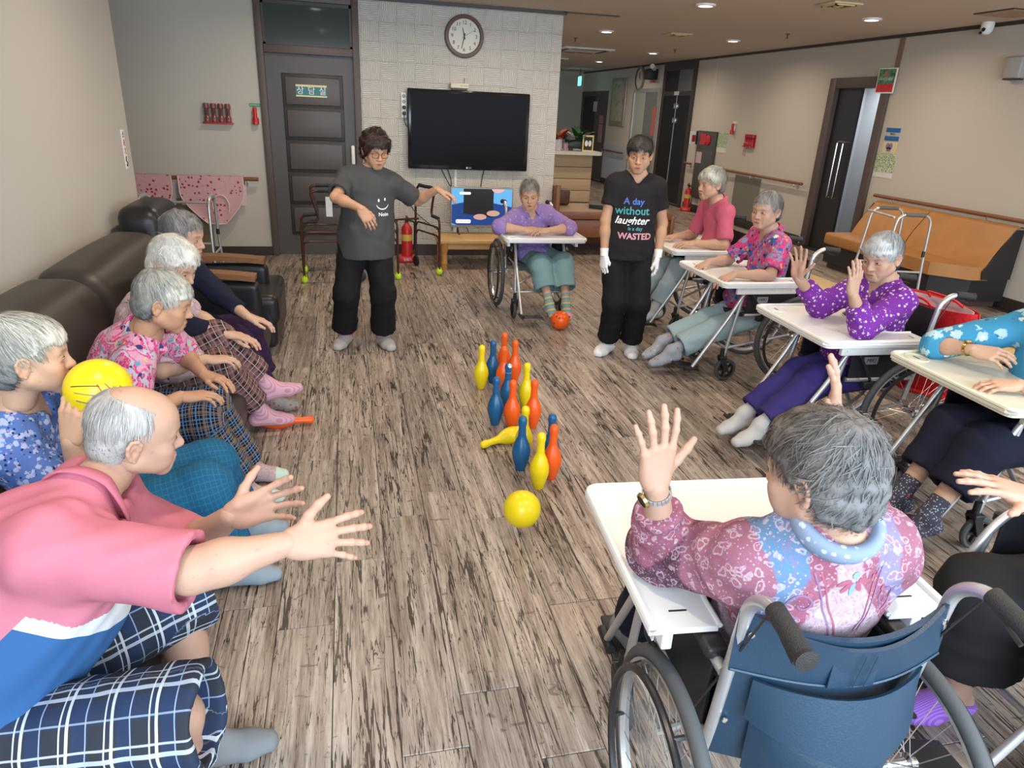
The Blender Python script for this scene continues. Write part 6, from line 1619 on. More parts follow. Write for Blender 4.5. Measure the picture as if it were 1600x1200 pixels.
    T = Soup(); cv = t['col'](v, J, uv) if 'col' in t else (1, 1, 1)
    if 'puv' in t: uv = t['puv'](v, J, uv)
    T.add(v, q, cv, 0, uv)
    top = T.build(t.get('name', 'shirt'), [t['mat']], base, body)
    if 'label' in t: top['label'] = t['label']
    J['top'] = top
    if t.get('collar'): collar(J, N, nd, Rc, t, base, top)
    # ---- bottoms
    b = sp['pants']; o = b.get('o', .012) + .004; rs = b.get('res', res)
    F = Field(*bounds([P] + J['Hp'] + J['K'] + J['A'], .22), rs)
    F.ell(P, (.160 * girth + o, .114 * girth + o, .108 + o), R=Rp, k=.05, cut=[(P + Rp @ V(0, 0, b.get('waist', .085)), Rp[:, 2])])
    subs = []; fr = b.get('hemf', .88)
    for i in (0, 1):
        hp_, K_, A_ = J['Hp'][i], J['K'][i], J['A'][i]
        F.cone(hp_, K_, .082 * s + o, .058 * s + o + b.get('knee', 0), k=.045)
        F.ell(K_, (.060 * s + o + b.get('knee', 0),) * 3, k=.02) if fr > 0 else None
        d = unit(A_ - K_); r1 = b.get('r', .055)
        if fr > 0:
            e = lerp(K_, A_, fr)
            F.cone(K_, e + d * .03, .054 * s + o + b.get('knee', 0), r1, k=.03, cut=[(e, d)])
            subs.append((e - d * .03, e + d * .06, r1 - 2.3 * rs - b.get('fold', .004)))
        else:                                                     # shorts: the hem hangs at the knee
            d = unit(K_ - hp_); e = lerp(hp_, K_, b.get('end', 1.0))
            F.cone(lerp(hp_, K_, .5), e + d * .02, .075 * s + o, r1, k=.03, cut=[(e, d)])
            F.plane(e, d) if False else None
            subs.append((e - d * .015, e + d * .10, r1 - 2.3 * rs - b.get('fold', .004)))
    for a, c, r in subs:
        if r > .045: F.cone(a, c, r, k=.003, op=-1)
    v, q = F.mesh(2)
    v = add_folds(v, q, b.get('fold', .004), b.get('ff', 40), b.get('seed', 5))
    bones = [(P, P + Rp @ V(0, .01, -.02), 0, .14, -Rp[:, 2])]
    for i in (0, 1):
        bones += [(J['Hp'][i], J['K'][i], 0, .07, -Rp[:, 2]), (J['K'][i], J['A'][i], th, .06, -Rp[:, 1])]
    T = Soup(); uv = limb_uv(v, bones)
    T.add(v, q, (1, 1, 1), 0, uv); tr = T.build(b.get('name', 'trousers'), [b['mat']], base, body)
    # ---- feet
    ft = sp.get('feet', {})
    for i in (0, 1):
        A_, td, fu = feet[i]; K_ = J['K'][i]
        d = unit(K_ - A_)
        if 'sock' in ft:
            F = Field(*bounds([A_ + td * .2, A_ - td * .08, A_ + d * ft.get('h', .1)], .075), .0055)
            foot_prims(F, A_, td, fu, .004, s=s)
            F.cone(A_, A_ + d * ft.get('h', .10), .039 * s, .041 * s, k=.02, cut=[(A_ + d * (ft.get('h', .1) - .02), d)])
            v, q = F.mesh(2)
            T = Soup(); rel = v - A_
            T.add(v, q, (1, 1, 1), 0, np.stack([rel @ td, rel @ np.cross(td, fu), rel @ fu], 1))
            T.build('sock', [ft['sock'][i] if isinstance(ft['sock'], list) else ft['sock']], base, body)
        if 'shoe' in ft:
            F = Field(*bounds([A_ + td * .2, A_ - td * .08, A_ - fu * .06], .075), .0055)
            foot_prims(F, A_ - fu * .004, td, fu, .010, s=s)
            F.cone(A_ - td * .02 * s, A_ + td * .0 * s + fu * .05, .036 * s, k=.01, op=-1)
            F.plane(A_ - fu * .022 + td * .02, unit(fu * 1.0 - td * .30), k=.006)
            F.plane(A_ - fu * .083, -fu, k=.004)
            v, q = F.mesh(2); rel = v - A_
            T = Soup(); T.add(v, q, (1, 1, 1), 0, np.stack([rel @ td, rel @ np.cross(td, fu), rel @ fu], 1))
            T.build('shoe', [ft['shoe']], base, body)
    # ---- hair
    st = sp['hair']
    hv, hq, hc = hair_mesh(st['style'], st.get('seed', 1))
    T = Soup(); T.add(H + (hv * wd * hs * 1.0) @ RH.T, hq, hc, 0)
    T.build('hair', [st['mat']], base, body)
    return body, J

def collar(J, N, nd, Rc, t, base, parent):
    """a turned-down collar, or a knitted neck band, round the neck opening"""
    kind = t['collar']; r0 = t.get('neck', .062) + .002
    T = Soup()
    n = 40; gap = .45 if kind == 'polo' else 0
    th = np.linspace(gap, 2 * math.pi - gap, n) if kind == 'polo' else np.linspace(0, 2 * math.pi, n)
    X, Y = Rc[:, 0], Rc[:, 1]
    z = unit(nd); Y = unit(Y - z * (Y @ z)); X = np.cross(Y, z)
    rows = []
    if kind == 'polo': prof = [(-.004, .010), (.000, .030), (.004, .038), (.010, .037), (.020, .022), (.030, .002), (.027, -.001), (.016, .016)]
    elif kind == 'roll': prof = [(-.004, .030), (-.006, .052), (.000, .066), (.012, .070), (.022, .062), (.025, .046), (.022, .030), (.014, .020)]
    else: prof = [(.000, .018), (-.001, .028), (.003, .036), (.009, .034), (.012, .024), (.012, .014)]
    for a in th:
        dr = np.sin(a) * X + np.cos(a) * Y
        fr = max(0, math.cos(a)); pt = (.022 if kind == 'polo' else 0) * fr ** 3
        drop = -.026 * max(0, math.cos(a)) if kind == 'polo' else -.012 * math.cos(a) 
        for pr, pz in prof:
            rows.append(N + dr * (r0 + pr + (pt if pr > .015 else 0)) + z * (pz + drop + t.get('cz', 0)))
    m = len(prof); v = np.array(rows)
    q = [[i * m + j, (i + 1) * m + j, (i + 1) * m + (j + 1) % m, i * m + (j + 1) % m] for i in range(n - 1) for j in range(m)]
    if kind == 'polo':
        q += [[0, 1, 2, 7], [2, 3, 4, 7], [4, 5, 6, 7], [(n - 1) * m + 7, (n - 1) * m + 2, (n - 1) * m + 1, (n - 1) * m], [(n - 1) * m + 7, (n - 1) * m + 4, (n - 1) * m + 3, (n - 1) * m + 2], [(n - 1) * m + 7, (n - 1) * m + 6, (n - 1) * m + 5, (n - 1) * m + 4]]
    T.add(v, np.array(q), (1, 1, 1), 0)
    T.build('collar', [t.get('collar_mat', t['mat'])], base, parent)
# ------------------------------------------------------------------ the people
M_['eye'] = new_mat('eye', (.8, .8, .8), .2); _t = NT(M_['eye']); _t.color(_t.attr('Col').outputs['Color'])
M_['glove'] = new_mat('white_glove', (.82, .82, .80), .6)
SK_OLD = skin_mat('old_skin', (.56, .345, .235)); SK_PALE = skin_mat('pale_old_skin', (.47, .285, .205)); SK_MID = skin_mat('mid_skin', (.54, .30, .185)); SK_TAN = skin_mat('tan_skin', (.50, .275, .165))
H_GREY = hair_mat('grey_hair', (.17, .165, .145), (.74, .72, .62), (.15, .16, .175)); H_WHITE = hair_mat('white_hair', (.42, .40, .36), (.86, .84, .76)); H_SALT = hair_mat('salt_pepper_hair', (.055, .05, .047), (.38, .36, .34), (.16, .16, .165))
H_DARK = hair_mat('dark_brown_hair', (.012, .007, .006), (.055, .030, .024)); H_BLACK = hair_mat('black_hair', (.008, .007, .007), (.035, .030, .028)); H_SILVER = hair_mat('silver_hair', (.20, .20, .20), (.64, .65, .66), (.17, .175, .19)); H_BROWN = hair_mat('brown_grey_hair', (.020, .017, .015), (.17, .150, .135), (.20, .20, .205)); H_THIN = hair_mat('thin_silver_hair', (.20, .19, .18), (.52, .51, .49))

def spots(name, base, layers, rough=.85, warp=.0):
    """printed cloth: scattered blotches; layers (scale, size, colour, wobble, share)"""
    m = new_mat(name, base, rough, spec=.2); t = NT(m); c = None; o = t.coord()
    for i, (sc, size, colr, wb, share) in enumerate(layers):
        v = t.n('ShaderNodeTexVoronoi'); v.inputs['Scale'].default_value = sc
        va = t.n('ShaderNodeVectorMath'); va.operation = 'ADD'; t.l(o, va.inputs[0]); va.inputs[1].default_value = (i * 3.1, i * 1.7, i * .9); t.l(va.outputs[0], v.inputs['Vector'])
        d = t.math('ADD', v.outputs['Distance'], t.math('MULTIPLY', t.math('SUBTRACT', t.noise(o, sc * 4.2, 2), .5), wb))
        k = t.math('MULTIPLY', t.math('LESS_THAN', d, size), t.math('LESS_THAN', t.sep(v.outputs['Color'])[0], share))
        c = t.mix(k, base if c is None else c, colr)
    t.color(c); t.bump(t.noise(o, 420, 2), .12, .002); return m
def plaid(name, base, bands, rough=.9):
    """woven checks in cloth coordinates; bands (period, width, offset, colour, strength)"""
    m = new_mat(name, base, rough, spec=.15); t = NT(m); p = t.sep(t.attr('pat').outputs['Vector']); c = None
    for per, wd, off, colr, st in bands:
        for ax in (0, 1):
            k = t.math('MULTIPLY', t.stripe(p[ax], per, wd, off), st * (.75 if ax else 1.)); c = t.mix(k, base if c is None else c, colr)
    t.color(c); t.bump(t.noise(t.coord(), 420, 2), .12, .002); return m
def vcol(name, detail=None, rough=.85):
    m = new_mat(name, (.5, .5, .5), rough, spec=.2); t = NT(m); c = t.attr('Col').outputs['Color']; o = t.coord()
    if detail: c = detail(t, c, o)
    t.color(c); t.bump(t.noise(o, 380, 2), .15, .002); return m
def sock_mat(name, fn):
    m = new_mat(name, (.5, .5, .5), .9, spec=.15); t = NT(m); t.color(fn(t, t.sep(t.attr('pat').outputs['Vector']), t.coord())); t.bump(t.noise(t.coord(), 300, 2), .2, .003); return m

C_CHAR = cloth_mat('charcoal_tshirt_cloth', (.068, .068, .070)); C_BLACK = cloth_mat('black_trouser_cloth', (.010, .010, .011)); C_BLKT = cloth_mat('black_tshirt_cloth', (.017, .015, .017)); C_BLK2 = cloth_mat('worn_black_cloth', (.018, .017, .019))
C_PINKP = cloth_mat('rose_pink_polo_cloth', (.54, .115, .185)); C_TEAL = cloth_mat('pale_teal_cloth', (.19, .32, .34)); C_DENIM = spots('washed_blue_cloth', (.30, .41, .44), [(55, .16, (.45, .54, .56), .1, .5)]); C_NAVY = cloth_mat('royal_navy_cloth', (.040, .030, .155)); C_INDIGO = cloth_mat('dark_indigo_cloth', (.012, .013, .028)); C_PLUM = cloth_mat('plum_cloth', (.032, .014, .048)); C_GREYB = cloth_mat('grey_blue_cloth', (.33, .42, .45))
_blue = new_mat('petrol_blue_quilt', (.015, .10, .20), .8, spec=.2); _t = NT(_blue); _p = _t.sep(_t.attr('pat').outputs['Vector']); _t.color(_t.mix(_t.math('MULTIPLY', _t.stripe(_p[0], .016, .0025), .6), _t.mix(_t.math('MULTIPLY', _t.stripe(_p[1], .016, .0025), .6), (.012, .105, .215), (.03, .16, .29)), (.03, .16, .29)))
C_LILAC = spots('lilac_print', (.30, .20, .48), [(34, .30, (.42, .33, .58), .3, .5), (46, .20, (.55, .50, .62), .35, .35), (60, .18, (.48, .40, .34), .2, .2)])
C_SPRIG = spots('purple_sprig_print', (.18, .030, .30), [(44, .29, (.62, .55, .68), .50, .75), (70, .16, (.62, .55, .68), .4, .5)])
C_AQUA = spots('aqua_leaf_print', (.05, .27, .46), [(16, .38, (.42, .58, .62), .6, .6), (22, .26, (.62, .70, .68), .5, .45), (18, .18, (.03, .16, .36), .3, .4)])
C_BLUEF = spots('small_blue_floral', (.085, .16, .42), [(56, .46, (.36, .42, .64), .5, .65), (80, .28, (.012, .022, .09), .4, .45), (90, .26, (.40, .26, .42), .3, .28), (74, .24, (.15, .30, .62), .3, .4)])
def bold_floral(name, tones, sc, dots, contour=None):
    """large printed areas with small flowers strewn over them"""
    m = new_mat(name, tones[0], .85, spec=.2); t = NT(m); o = t.coord(); n = t.noise(o, sc, 2, .5, 1.2); w = 1. / len(tones)
    c = t.ramp(n, [(0 if i == 0 else .36 + .28 * i / len(tones), q) for i, q in enumerate(tones)], 'CONSTANT')
    f = t.noise(o, sc * 4, 2, .5, 2.); c = t.mix(t.math('MULTIPLY', t.math('LESS_THAN', t.math('ABSOLUTE', t.math('SUBTRACT', f, .5)), .03), .55), c, contour or (.75, .50, .60))
    for i, (s_, size, colr, share) in enumerate(dots):
        v = t.n('ShaderNodeTexVoronoi'); v.inputs['Scale'].default_value = s_; va = t.n('ShaderNodeVectorMath'); va.operation = 'ADD'; t.l(o, va.inputs[0]); va.inputs[1].default_value = (i * 3.1, i * 1.7, i * .9); t.l(va.outputs[0], v.inputs['Vector'])
        d = t.math('ADD', v.outputs['Distance'], t.math('MULTIPLY', t.math('SUBTRACT', t.noise(o, s_ * 4, 2), .5), .4)); c = t.mix(t.math('MULTIPLY', t.math('LESS_THAN', d, size), t.math('LESS_THAN', t.sep(v.outputs['Color'])[0], share)), c, colr)
    t.color(c); t.bump(t.noise(o, 420, 2), .12, .002); return m
C_ROSE = bold_floral('pink_rose_print', [(.66, .26, .40), (.60, .04, .17), (.42, .46, .53), (.62, .06, .22), (.68, .30, .44)], 9, [(16, .30, (.68, .40, .50), .5), (22, .25, (.03, .045, .16), .35), (26, .24, (.10, .36, .48), .35), (30, .22, (.62, .55, .14), .35), (40, .20, (.03, .05, .09), .3)])
C_FLORAL5 = bold_floral('hot_pink_print', [(.60, .05, .19), (.62, .055, .20), (.19, .26, .38), (.62, .055, .20), (.05, .12, .36)], 8, [(11, .26, (.20, .27, .40), .5), (12, .20, (.70, .72, .68), .35), (14, .20, (.04, .10, .40), .5), (24, .24, (.70, .30, .10), .25), (26, .24, (.025, .03, .08), .4)], (.03, .03, .09))
_t = None
def lines_mat():
    m = new_mat('pale_pink_scribble', (.6, .4, .42), .85, spec=.2); t = NT(m); o = t.coord()
    c = t.mix(t.noise(o, 9, 2), (.52, .34, .36), (.64, .46, .47)); v = t.n('ShaderNodeTexVoronoi'); v.inputs['Scale'].default_value = 24; t.l(o, v.inputs['Vector']); c = t.mix(t.math('MULTIPLY', t.math('LESS_THAN', v.outputs['Distance'], .28), t.math('LESS_THAN', t.sep(v.outputs['Color'])[1], .45)), c, (.68, .60, .58))
    n = t.noise(o, 9, 1, .4, 1.2); k = t.math('LESS_THAN', t.math('ABSOLUTE', t.math('SUBTRACT', t.math('FRACT', t.math('MULTIPLY', n, 6.)), .5)), .030); t.color(t.mix(k, c, (.06, .03, .05))); return m
C_SCRIB = lines_mat()
P_NAVY = plaid('navy_check', (.010, .012, .026), [(.052, .010, 0, (.30, .20, .13), .55), (.052, .005, .026, (.10, .22, .42), .9), (.026, .0018, .012, (.40, .42, .46), .6)])
P_BROWN = plaid('brown_check', (.030, .016, .018), [(.048, .022, 0, (.19, .10, .095), .75), (.048, .0035, .010, (.50, .38, .36), .8), (.048, .002, .034, (.42, .32, .32), .6)])
P_SHORT = plaid('blue_white_check', (.030, .034, .045), [(.085, .030, .0, (.022, .040, .095), .8), (.085, .006, .012, (.55, .62, .72), .9), (.085, .003, .024, (.60, .66, .75), .8), (.085, .0025, .060, (.35, .42, .55), .8)])
S_PINK = sock_mat('pink_ribbed_sock', lambda t, p, o: t.mix(t.stripe(t.math('ADD', p[1], t.math('MULTIPLY', p[2], .3)), .009, .0035), (.62, .36, .44), (.50, .25, .33)))
S_MINT = sock_mat('pink_mint_sock', lambda t, p, o: t.mix(t.math('GREATER_THAN', p[0], .115), t.mix(t.math('GREATER_THAN', t.noise(t.coord(scale=(1, 1, 3)), 90, 2), .53), (.52, .38, .39), (.40, .30, .33)), (.52, .68, .60)))
S_GREY = cloth_mat('grey_sock_cloth', (.20, .215, .225)); S_LGREY = cloth_mat('light_grey_sock_cloth', (.52, .52, .51)); S_GBLUE = cloth_mat('blue_grey_sock_cloth', (.27, .34, .40))
S_RIBBON = spots('grey_red_sock', (.23, .24, .24), [(40, .30, (.50, .03, .05), .4, .6)])
S_FLOWER = spots('grey_flower_sock', (.33, .35, .38), [(26, .20, (.50, .13, .16), .3, .6), (30, .14, (.62, .64, .62), .1, .4)])
S_SPECK = spots('dark_speckled_sock', (.06, .06, .09), [(110, .35, (.38, .38, .42), .3, .6), (18, .16, (.50, .05, .12), .1, .25)])
S_BAND = sock_mat('banded_sock', lambda t, p, o: t.mix(t.math('GREATER_THAN', p[0], .115), t.mix(t.stripe(t.math('SUBTRACT', p[0], p[2]), .075, .018, .03), t.mix(t.stripe(t.math('SUBTRACT', p[0], p[2]), .075, .020, .010), (.30, .29, .29), (.10, .34, .44)), (.62, .48, .10)), (.66, .32, .36)))

def project(me, obj, M, lift=.0015):
    """lay a flat lettering mesh on a garment: M takes it in front of the cloth, rays go along M's -z"""
    from mathutils.bvhtree import BVHTree
    w = np.zeros(3); a = obj
    while a is not None: w += np.asarray(a.location); a = a.parent
    bv = BVHTree.FromPolygons([v.co + Vector(w) for v in obj.data.vertices], [p.vertices[:] for p in obj.data.polygons])
    d = (M.to_3x3() @ Vector((0, 0, -1))).normalized()
    for v in me.vertices:
        z = v.co.z; p = M @ Vector((v.co.x, v.co.y, 0)); h = bv.ray_cast(p, d)
        v.co = (h[0] if h[0] is not None else p + d * .3) - d * (lift + max(z, 0)) - Vector(w)
    return me
def shirt_text(top, f, c, lines):
    f = Vector(f).normalized(); r = Vector((0, 0, 1)).cross(f).normalized(); u = f.cross(r)
    M0 = Matrix((( r.x, u.x, f.x, 0), (r.y, u.y, f.y, 0), (r.z, u.z, f.z, 0), (0, 0, 0, 1)))
    for body, size, dx, dz, mat, kw in lines:
        if isinstance(body, str): me = text_mesh(body, size, depth=.0, **kw)
        else: me = bpy.data.meshes.new('print'); me.from_pydata(body[0], [], body[1])
        bm = bmesh.new(); bm.from_mesh(me); bmesh.ops.triangulate(bm, faces=bm.faces[:]); bmesh.ops.subdivide_edges(bm, edges=[e for e in bm.edges if e.calc_length() > .010], cuts=2, use_grid_fill=True); bm.to_mesh(me); bm.free()
        me.materials.clear(); me.materials.append(mat)
        M = Matrix.Translation(Vector(c) + f * .25 + r * dx + u * dz) @ M0
        link('shirt_print', project(me, top, M), top)

def arm(w, d, back, pose='rest', pole=(0, 0, -1), **k): return dict(wrist=w, dir=d, back=back, pose=pose, pole=pole, **k)
def leg(a, toe, pole=(0, 0, 1), **k): return dict(ankle=a, toe=toe, pole=pole, **k)

def people():
    # caregiver in the charcoal T-shirt
    b, J = person('standing woman in a charcoal T-shirt with a smile print, arms held out', dict(
        skin=SK_MID, kind='mid', lids=.12, mouth=.004, hair=dict(style='bob', mat=H_DARK, seed=4), size=.98, bust=0, sw=.155,
        pelvis=(.10, 5.02, .80), neck=(.15, 5.03, 1.215), head=(.185, 4.975, 1.385), face=(.10, -1, 0), look=(.30, -.9, -.32), hup=(.05, -.1, 1),
        arms=[arm((.60, 4.98, 1.135), (.80, -.12, -.28), (.25, 0, .95), 'rest', (.2, .6, -.5)), arm((.07, 4.63, 1.045), (.38, -.10, -.60), (.1, -.9, .35), 'rest', (-1, .15, -.1))],
        legs=[leg((.205, 5.0, .085), (.35, -1, 0), (.1, -1, .1)), leg((-.075, 5.05, .085), (-.35, -1, 0), (-.1, -1, .1))],
        top=dict(mat=C_CHAR, sleeve=.80, flare=.018, g=.014, hem=(.10, 5.02, .665), hw=.205, flat=.88, collar='rib', neck=.064, fold=.006, ff=28, seed=3, o=.016),
        pants=dict(mat=C_BLACK, hemf=.86, r=.094, o=.016, knee=.010, fold=.005), feet=dict(sock=S_PINK, shoe=cloth_mat('grey_slip_on', (.42, .40, .37)), h=.16)))
    glass(J, b); smile = []
    ring = lambda cx, cz, rx, rz, n=14: ([(cx + rx * math.cos(a), cz + rz * math.sin(a), 0) for a in np.arange(n) * 2 * math.pi / n], [tuple(range(n))])
    arcp = [(.045 * math.cos(a) + .0, .040 * math.sin(a), 0) for a in np.linspace(3.45, 5.95, 12)]; v = []; 
    for (x, z, _) in arcp: v += [(x, z - .004, 0), (x, z + .004, 0)]
    band = (v, [(2 * i, 2 * i + 2, 2 * i + 3, 2 * i + 1) for i in range(11)])
    shirt_text(J['top'], (.10, -1, 0), (.205, 5.02, 1.045), [(ring(-.022, .018, .006, .011), 0, 0, 0, M_['wink'], {}), (ring(.022, .024, .006, .011), 0, 0, 0, M_['wink'], {}), (band, 0, .004, 0, M_['wink'], {}), ('Noin', .034, .008, -.075, M_['wink'], dict(bold=.0008))])
    # caregiver in black with white gloves
    b, J = person('standing woman in a black slogan T-shirt and white gloves', dict(
        skin=SK_TAN, kind='mid', lids=.10, hair=dict(style='bangs', mat=H_BLACK, seed=2), size=1.0, bust=0, sw=.150,
        pelvis=(1.93, 4.68, .81), neck=(1.95, 4.68, 1.255), head=(1.93, 4.63, 1.43), face=(-.25, -1, 0), look=(-.42, -.9, -.22),
        arms=[arm((2.125, 4.57, .75), (.02, -.08, -1), (.85, -.5, 0), 'hang', (1, .8, 0), glove=1), arm((1.74, 4.62, .75), (-.02, -.12, -1), (-.9, -.4, 0), 'hang', (-1, .6, 0), glove=1)],
        legs=[leg((2.03, 4.66, .085), (-.25, -1, 0), (-.2, -1, .1)), leg((1.86, 4.70, .085), (-.75, -.75, 0), (-.2, -1, .1))],
        top=dict(mat=C_BLKT, sleeve=.58, flare=.008, g=.010, hem=(1.93, 4.68, .72), hw=.188, flat=.84, neck=.070, vee=.05, fold=.004, ff=30, seed=6),
        pants=dict(mat=C_BLACK, hemf=.93, r=.080, o=.012, knee=.008, fold=.004), feet=dict(shoe=new_mat('white_clog', (.78, .78, .80), .5), sock=M_['glove'], h=.10)))
    bl, te, pk = new_mat('print_blue', (.06, .16, .55), .6), new_mat('print_teal', (.05, .32, .33), .6), new_mat('print_pink', (.62, .28, .32), .6)
    shirt_text(J['top'], (-.25, -1, 0), (1.94, 4.68, 1.0), [('A day', .060, -.01, .125, bl, dict(bold=.001)), ('without', .074, -.015, .062, te, dict(bold=.001)), ('laughter', .070, -.015, -.003, M_['wink'], dict(shear=.35, bold=.0012)), ('is a day', .034, .012, -.055, te, dict(bold=.0008)), ('WASTED', .058, .015, -.108, pk, dict(bold=.002))])
    for i in (0, 1):
        w, e = J['W'][i], J['E'][i]; d = unit(e - w); MB().tube([w + d * t for t in (-.01, .02, .045)], [.0275, .0285, .0315], 14).build('glove_cuff', M_['glove'], b, tuple(-np.array(b.location)))
    # centre wheelchair
    person('seated old woman in a lilac blouse, hands clasped on her tray', dict(
        skin=SK_OLD, kind='old', mouth=.012, lids=.05, hair=dict(style='spiky', mat=H_SALT, seed=3), size=.96, bust=1, tone=(1.02, 1, .98),
        pelvis=(1.565, 5.98, .50), neck=(1.51, 5.88, .865), head=(1.475, 5.80, 1.015), face=(0, -1, 0), look=(-.22, -1, -.22), hup=(-.06, -.15, 1),
        arms=[arm((1.60, 5.60, .755), (-1, .02, .02), (0, -.35, .95), 'rest', (1, .3, -.6), elbow=(1.80, 5.67, .765)), arm((1.40, 5.64, .755), (1, .0, .02), (0, -.4, .9), 'rest', (-1, .3, -.6), elbow=(1.21, 5.70, .765))],
        legs=[leg((1.75, 5.44, .17), (-.10, -1, -.25), (.25, -.3, 1)), leg((1.60, 5.43, .17), (.30, -1, -.25), (.0, -.3, 1))],
        top=dict(mat=C_LILAC, sleeve=1.22, g=.022, cuff=1.0, collar='polo', vee=.07, fold=.005, seed=2, apron=[((1.56, 5.86, .50), (.17, .15, .10))]), pants=dict(mat=C_TEAL, hemf=.62, r=.098, o=.016, knee=.016, fold=.005), feet=dict(sock=S_BAND, h=.11)))
    # man in the pink polo
    person('seated old man in a rose pink polo shirt, gaze lowered', dict(
        skin=SK_OLD, kind='old', lids=.0, hair=dict(style='fluffy', mat=H_GREY, seed=7), size=1.02, bust=0, tone=(.95, .92, .90), sw=.155,
        pelvis=(2.98, 5.28, .50), neck=(2.93, 5.28, 1.02), head=(2.83, 5.26, 1.19), face=(-1, 0, 0), look=(-1, -.12, -.12),
        arms=[arm((2.66, 5.10, .745), (-1, .05, -.05), (0, -.1, 1), 'rest', (.3, -.6, -1)), arm((2.66, 5.42, .745), (-1, -.1, -.05), (0, 0, 1), 'flat', (.3, .6, -1))],
        legs=[leg((2.42, 5.15, .20), (-1, 0, -.2), (-.3, 0, 1)), leg((2.36, 5.40, .20), (-1, 0, -.2), (-.3, 0, 1))],
        top=dict(mat=C_PINKP, sleeve=.88, flare=.012, collar='polo', vee=.03, fold=.006, ff=34, seed=9), pants=dict(mat=C_GREYB, hemf=.85, r=.075), feet=dict(sock=S_LGREY, h=.12)))
    # pink floral blouse
    person('seated old woman in a hot pink blouse with blue flowers, holding her tray edge', dict(
        skin=SK_PALE, kind='old', lids=.05, hair=dict(style='flat', mat=H_SALT, seed=11), size=.98, bust=1, hwide=1.03,
        pelvis=(2.82, 4.25, .49), neck=(2.78, 4.24, .955), head=(2.695, 4.215, 1.125), face=(-1, 0, 0), look=(-.92, -.42, -.10),
        arms=[arm((2.42, 4.02, .745), (-.95, -.1, -.35), (-.2, -.1, 1), 'rest', (.2, -.8, -.8)), arm((2.42, 4.38, .745), (-.95, -.15, -.35), (-.2, 0, 1), 'rest', (.2, .8, -.8))],
        legs=[leg((2.13, 4.20, .165), (-.97, .15, -.28), (-.3, 0, 1)), leg((2.09, 4.36, .165), (-.97, -.22, -.25), (-.3, 0, 1))],
        top=dict(mat=C_FLORAL5, sleeve=.85, flare=.016, collar='polo', vee=.06, fold=.005, seed=4, apron=[((2.66, 4.25, .52), (.13, .17, .10))]), pants=dict(mat=C_DENIM, hemf=.80, r=.085, o=.014, knee=.008, fold=.005), feet=dict(sock=S_FLOWER, h=.10)))
    # purple blouse
    person('seated old woman in a purple sprigged blouse, both hands raised', dict(
        skin=SK_PALE, kind='old', lids=.05, hair=dict(style='short', mat=H_SILVER, seed=5), size=.98, bust=1, hw=.072,
        pelvis=(2.74, 3.06, .49), neck=(2.70, 3.03, .905), head=(2.615, 3.00, 1.065), face=(-1, 0, 0), look=(-.93, -.33, -.28), hup=(-.12, 0, 1),
        arms=[arm((2.33, 2.80, .925), (-.10, .02, 1), (.25, -.95, 0), 'flat', (0, -1, -1), elbow=(2.43, 2.80, .760)), arm((2.26, 3.14, .925), (-.12, .05, 1), (.80, .45, .1), 'open', (0, 1, -1), elbow=(2.45, 3.17, .765))],
        legs=[leg((2.09, 2.975, .17), (-.95, -.05, -.22), (-.3, -.02, 1)), leg((2.08, 3.125, .17), (-.95, -.05, -.22), (-.3, 0, 1))],
        top=dict(mat=C_SPRIG, sleeve=1.68, g=.022, cuff=.9, vee=.05, neck=.064, fold=.006, seed=12, apron=[((2.60, 3.06, .52), (.12, .17, .10))]), pants=dict(mat=C_NAVY, hemf=.86, r=.075, o=.016, knee=.010, fold=.006), feet=dict(sock=S_LGREY, h=.10)))
    # blue floral top, mostly outside the frame
    b, J = person('seated woman in a blue leaf print top with a gold watch, dark trousers', dict(
        skin=SK_OLD, kind='old', hair=dict(style='short', mat=H_GREY, seed=6), size=1.0, bust=1,
        pelvis=(2.90, 2.20, .49), neck=(2.86, 2.18, .93), head=(2.78, 2.16, 1.09), face=(-1, 0, 0), look=(-1, 0, -.1),
        arms=[arm((2.575, 2.06, .745), (-.95, .40, -.10), (0, -.15, 1), 'rest', (.2, -1, -.6)), arm((2.60, 2.33, .80), (.45, -.90, .05), (-.5, -.2, .8), 'rest', (-1, .9, -.3), elbow=(2.585, 2.50, .765))],
        legs=[leg((2.29, 2.03, .175), (-.95, .10, -.2), (-.3, 0, 1)), leg((2.30, 2.20, .175), (-.95, -.05, -.2), (-.3, 0, 1))],
        top=dict(mat=C_AQUA, sleeve=1.05, g=.022, cuff=1.1, fold=.005, seed=5), pants=dict(mat=C_INDIGO, hemf=.60, r=.092, o=.020, knee=.016, fold=.006), feet=dict(sock=S_SPECK, h=.12)))
    wrist_watch(b, J, 1, new_mat('gold_band', (.55, .38, .12), .3, .9), (0, -.2, 1), .20)
    # paisley blouse, seen from behind
    def paisley(v, J, uv):
        c = np.ones((len(v), 3)) * V(.24, .085, .115); tb = uv[:, 2] < 2; h = np.where(uv[:, 2] == 1, uv[:, 0], uv[:, 0]); a = uv[:, 1] / np.where(uv[:, 2] == 1, .10, .13)
        z = (v - J['N']) @ unit(J['N'] - J['P']); R = (v - J['N']) @ J['Rc'][:, 0]
        cen = tb & (np.abs(R) < .030 + np.clip(-z - .02, 0, 1) * .62); c[cen] = (.40, .30, .33)
        band = tb & (np.abs(np.abs(R) - (.045 + np.clip(-z - .02, 0, 1) * .62)) < .022); c[band] = (.27, .085, .125)
        bl = tb & (R < -.03) & ~cen & ~band & (z > -.15); c[bl] = (.09, .19, .32)
        lv = tb & (R > .03) & ~cen & ~band & (z > -.13); c[lv] = (.21, .19, .33)
        for k in (2, 4):
            m = uv[:, 2] == k; t_ = uv[:, 0]; c[m & (t_ < .11)] = (.27, .105, .145); c[m & (t_ >= .11)] = (.095, .040, .060)
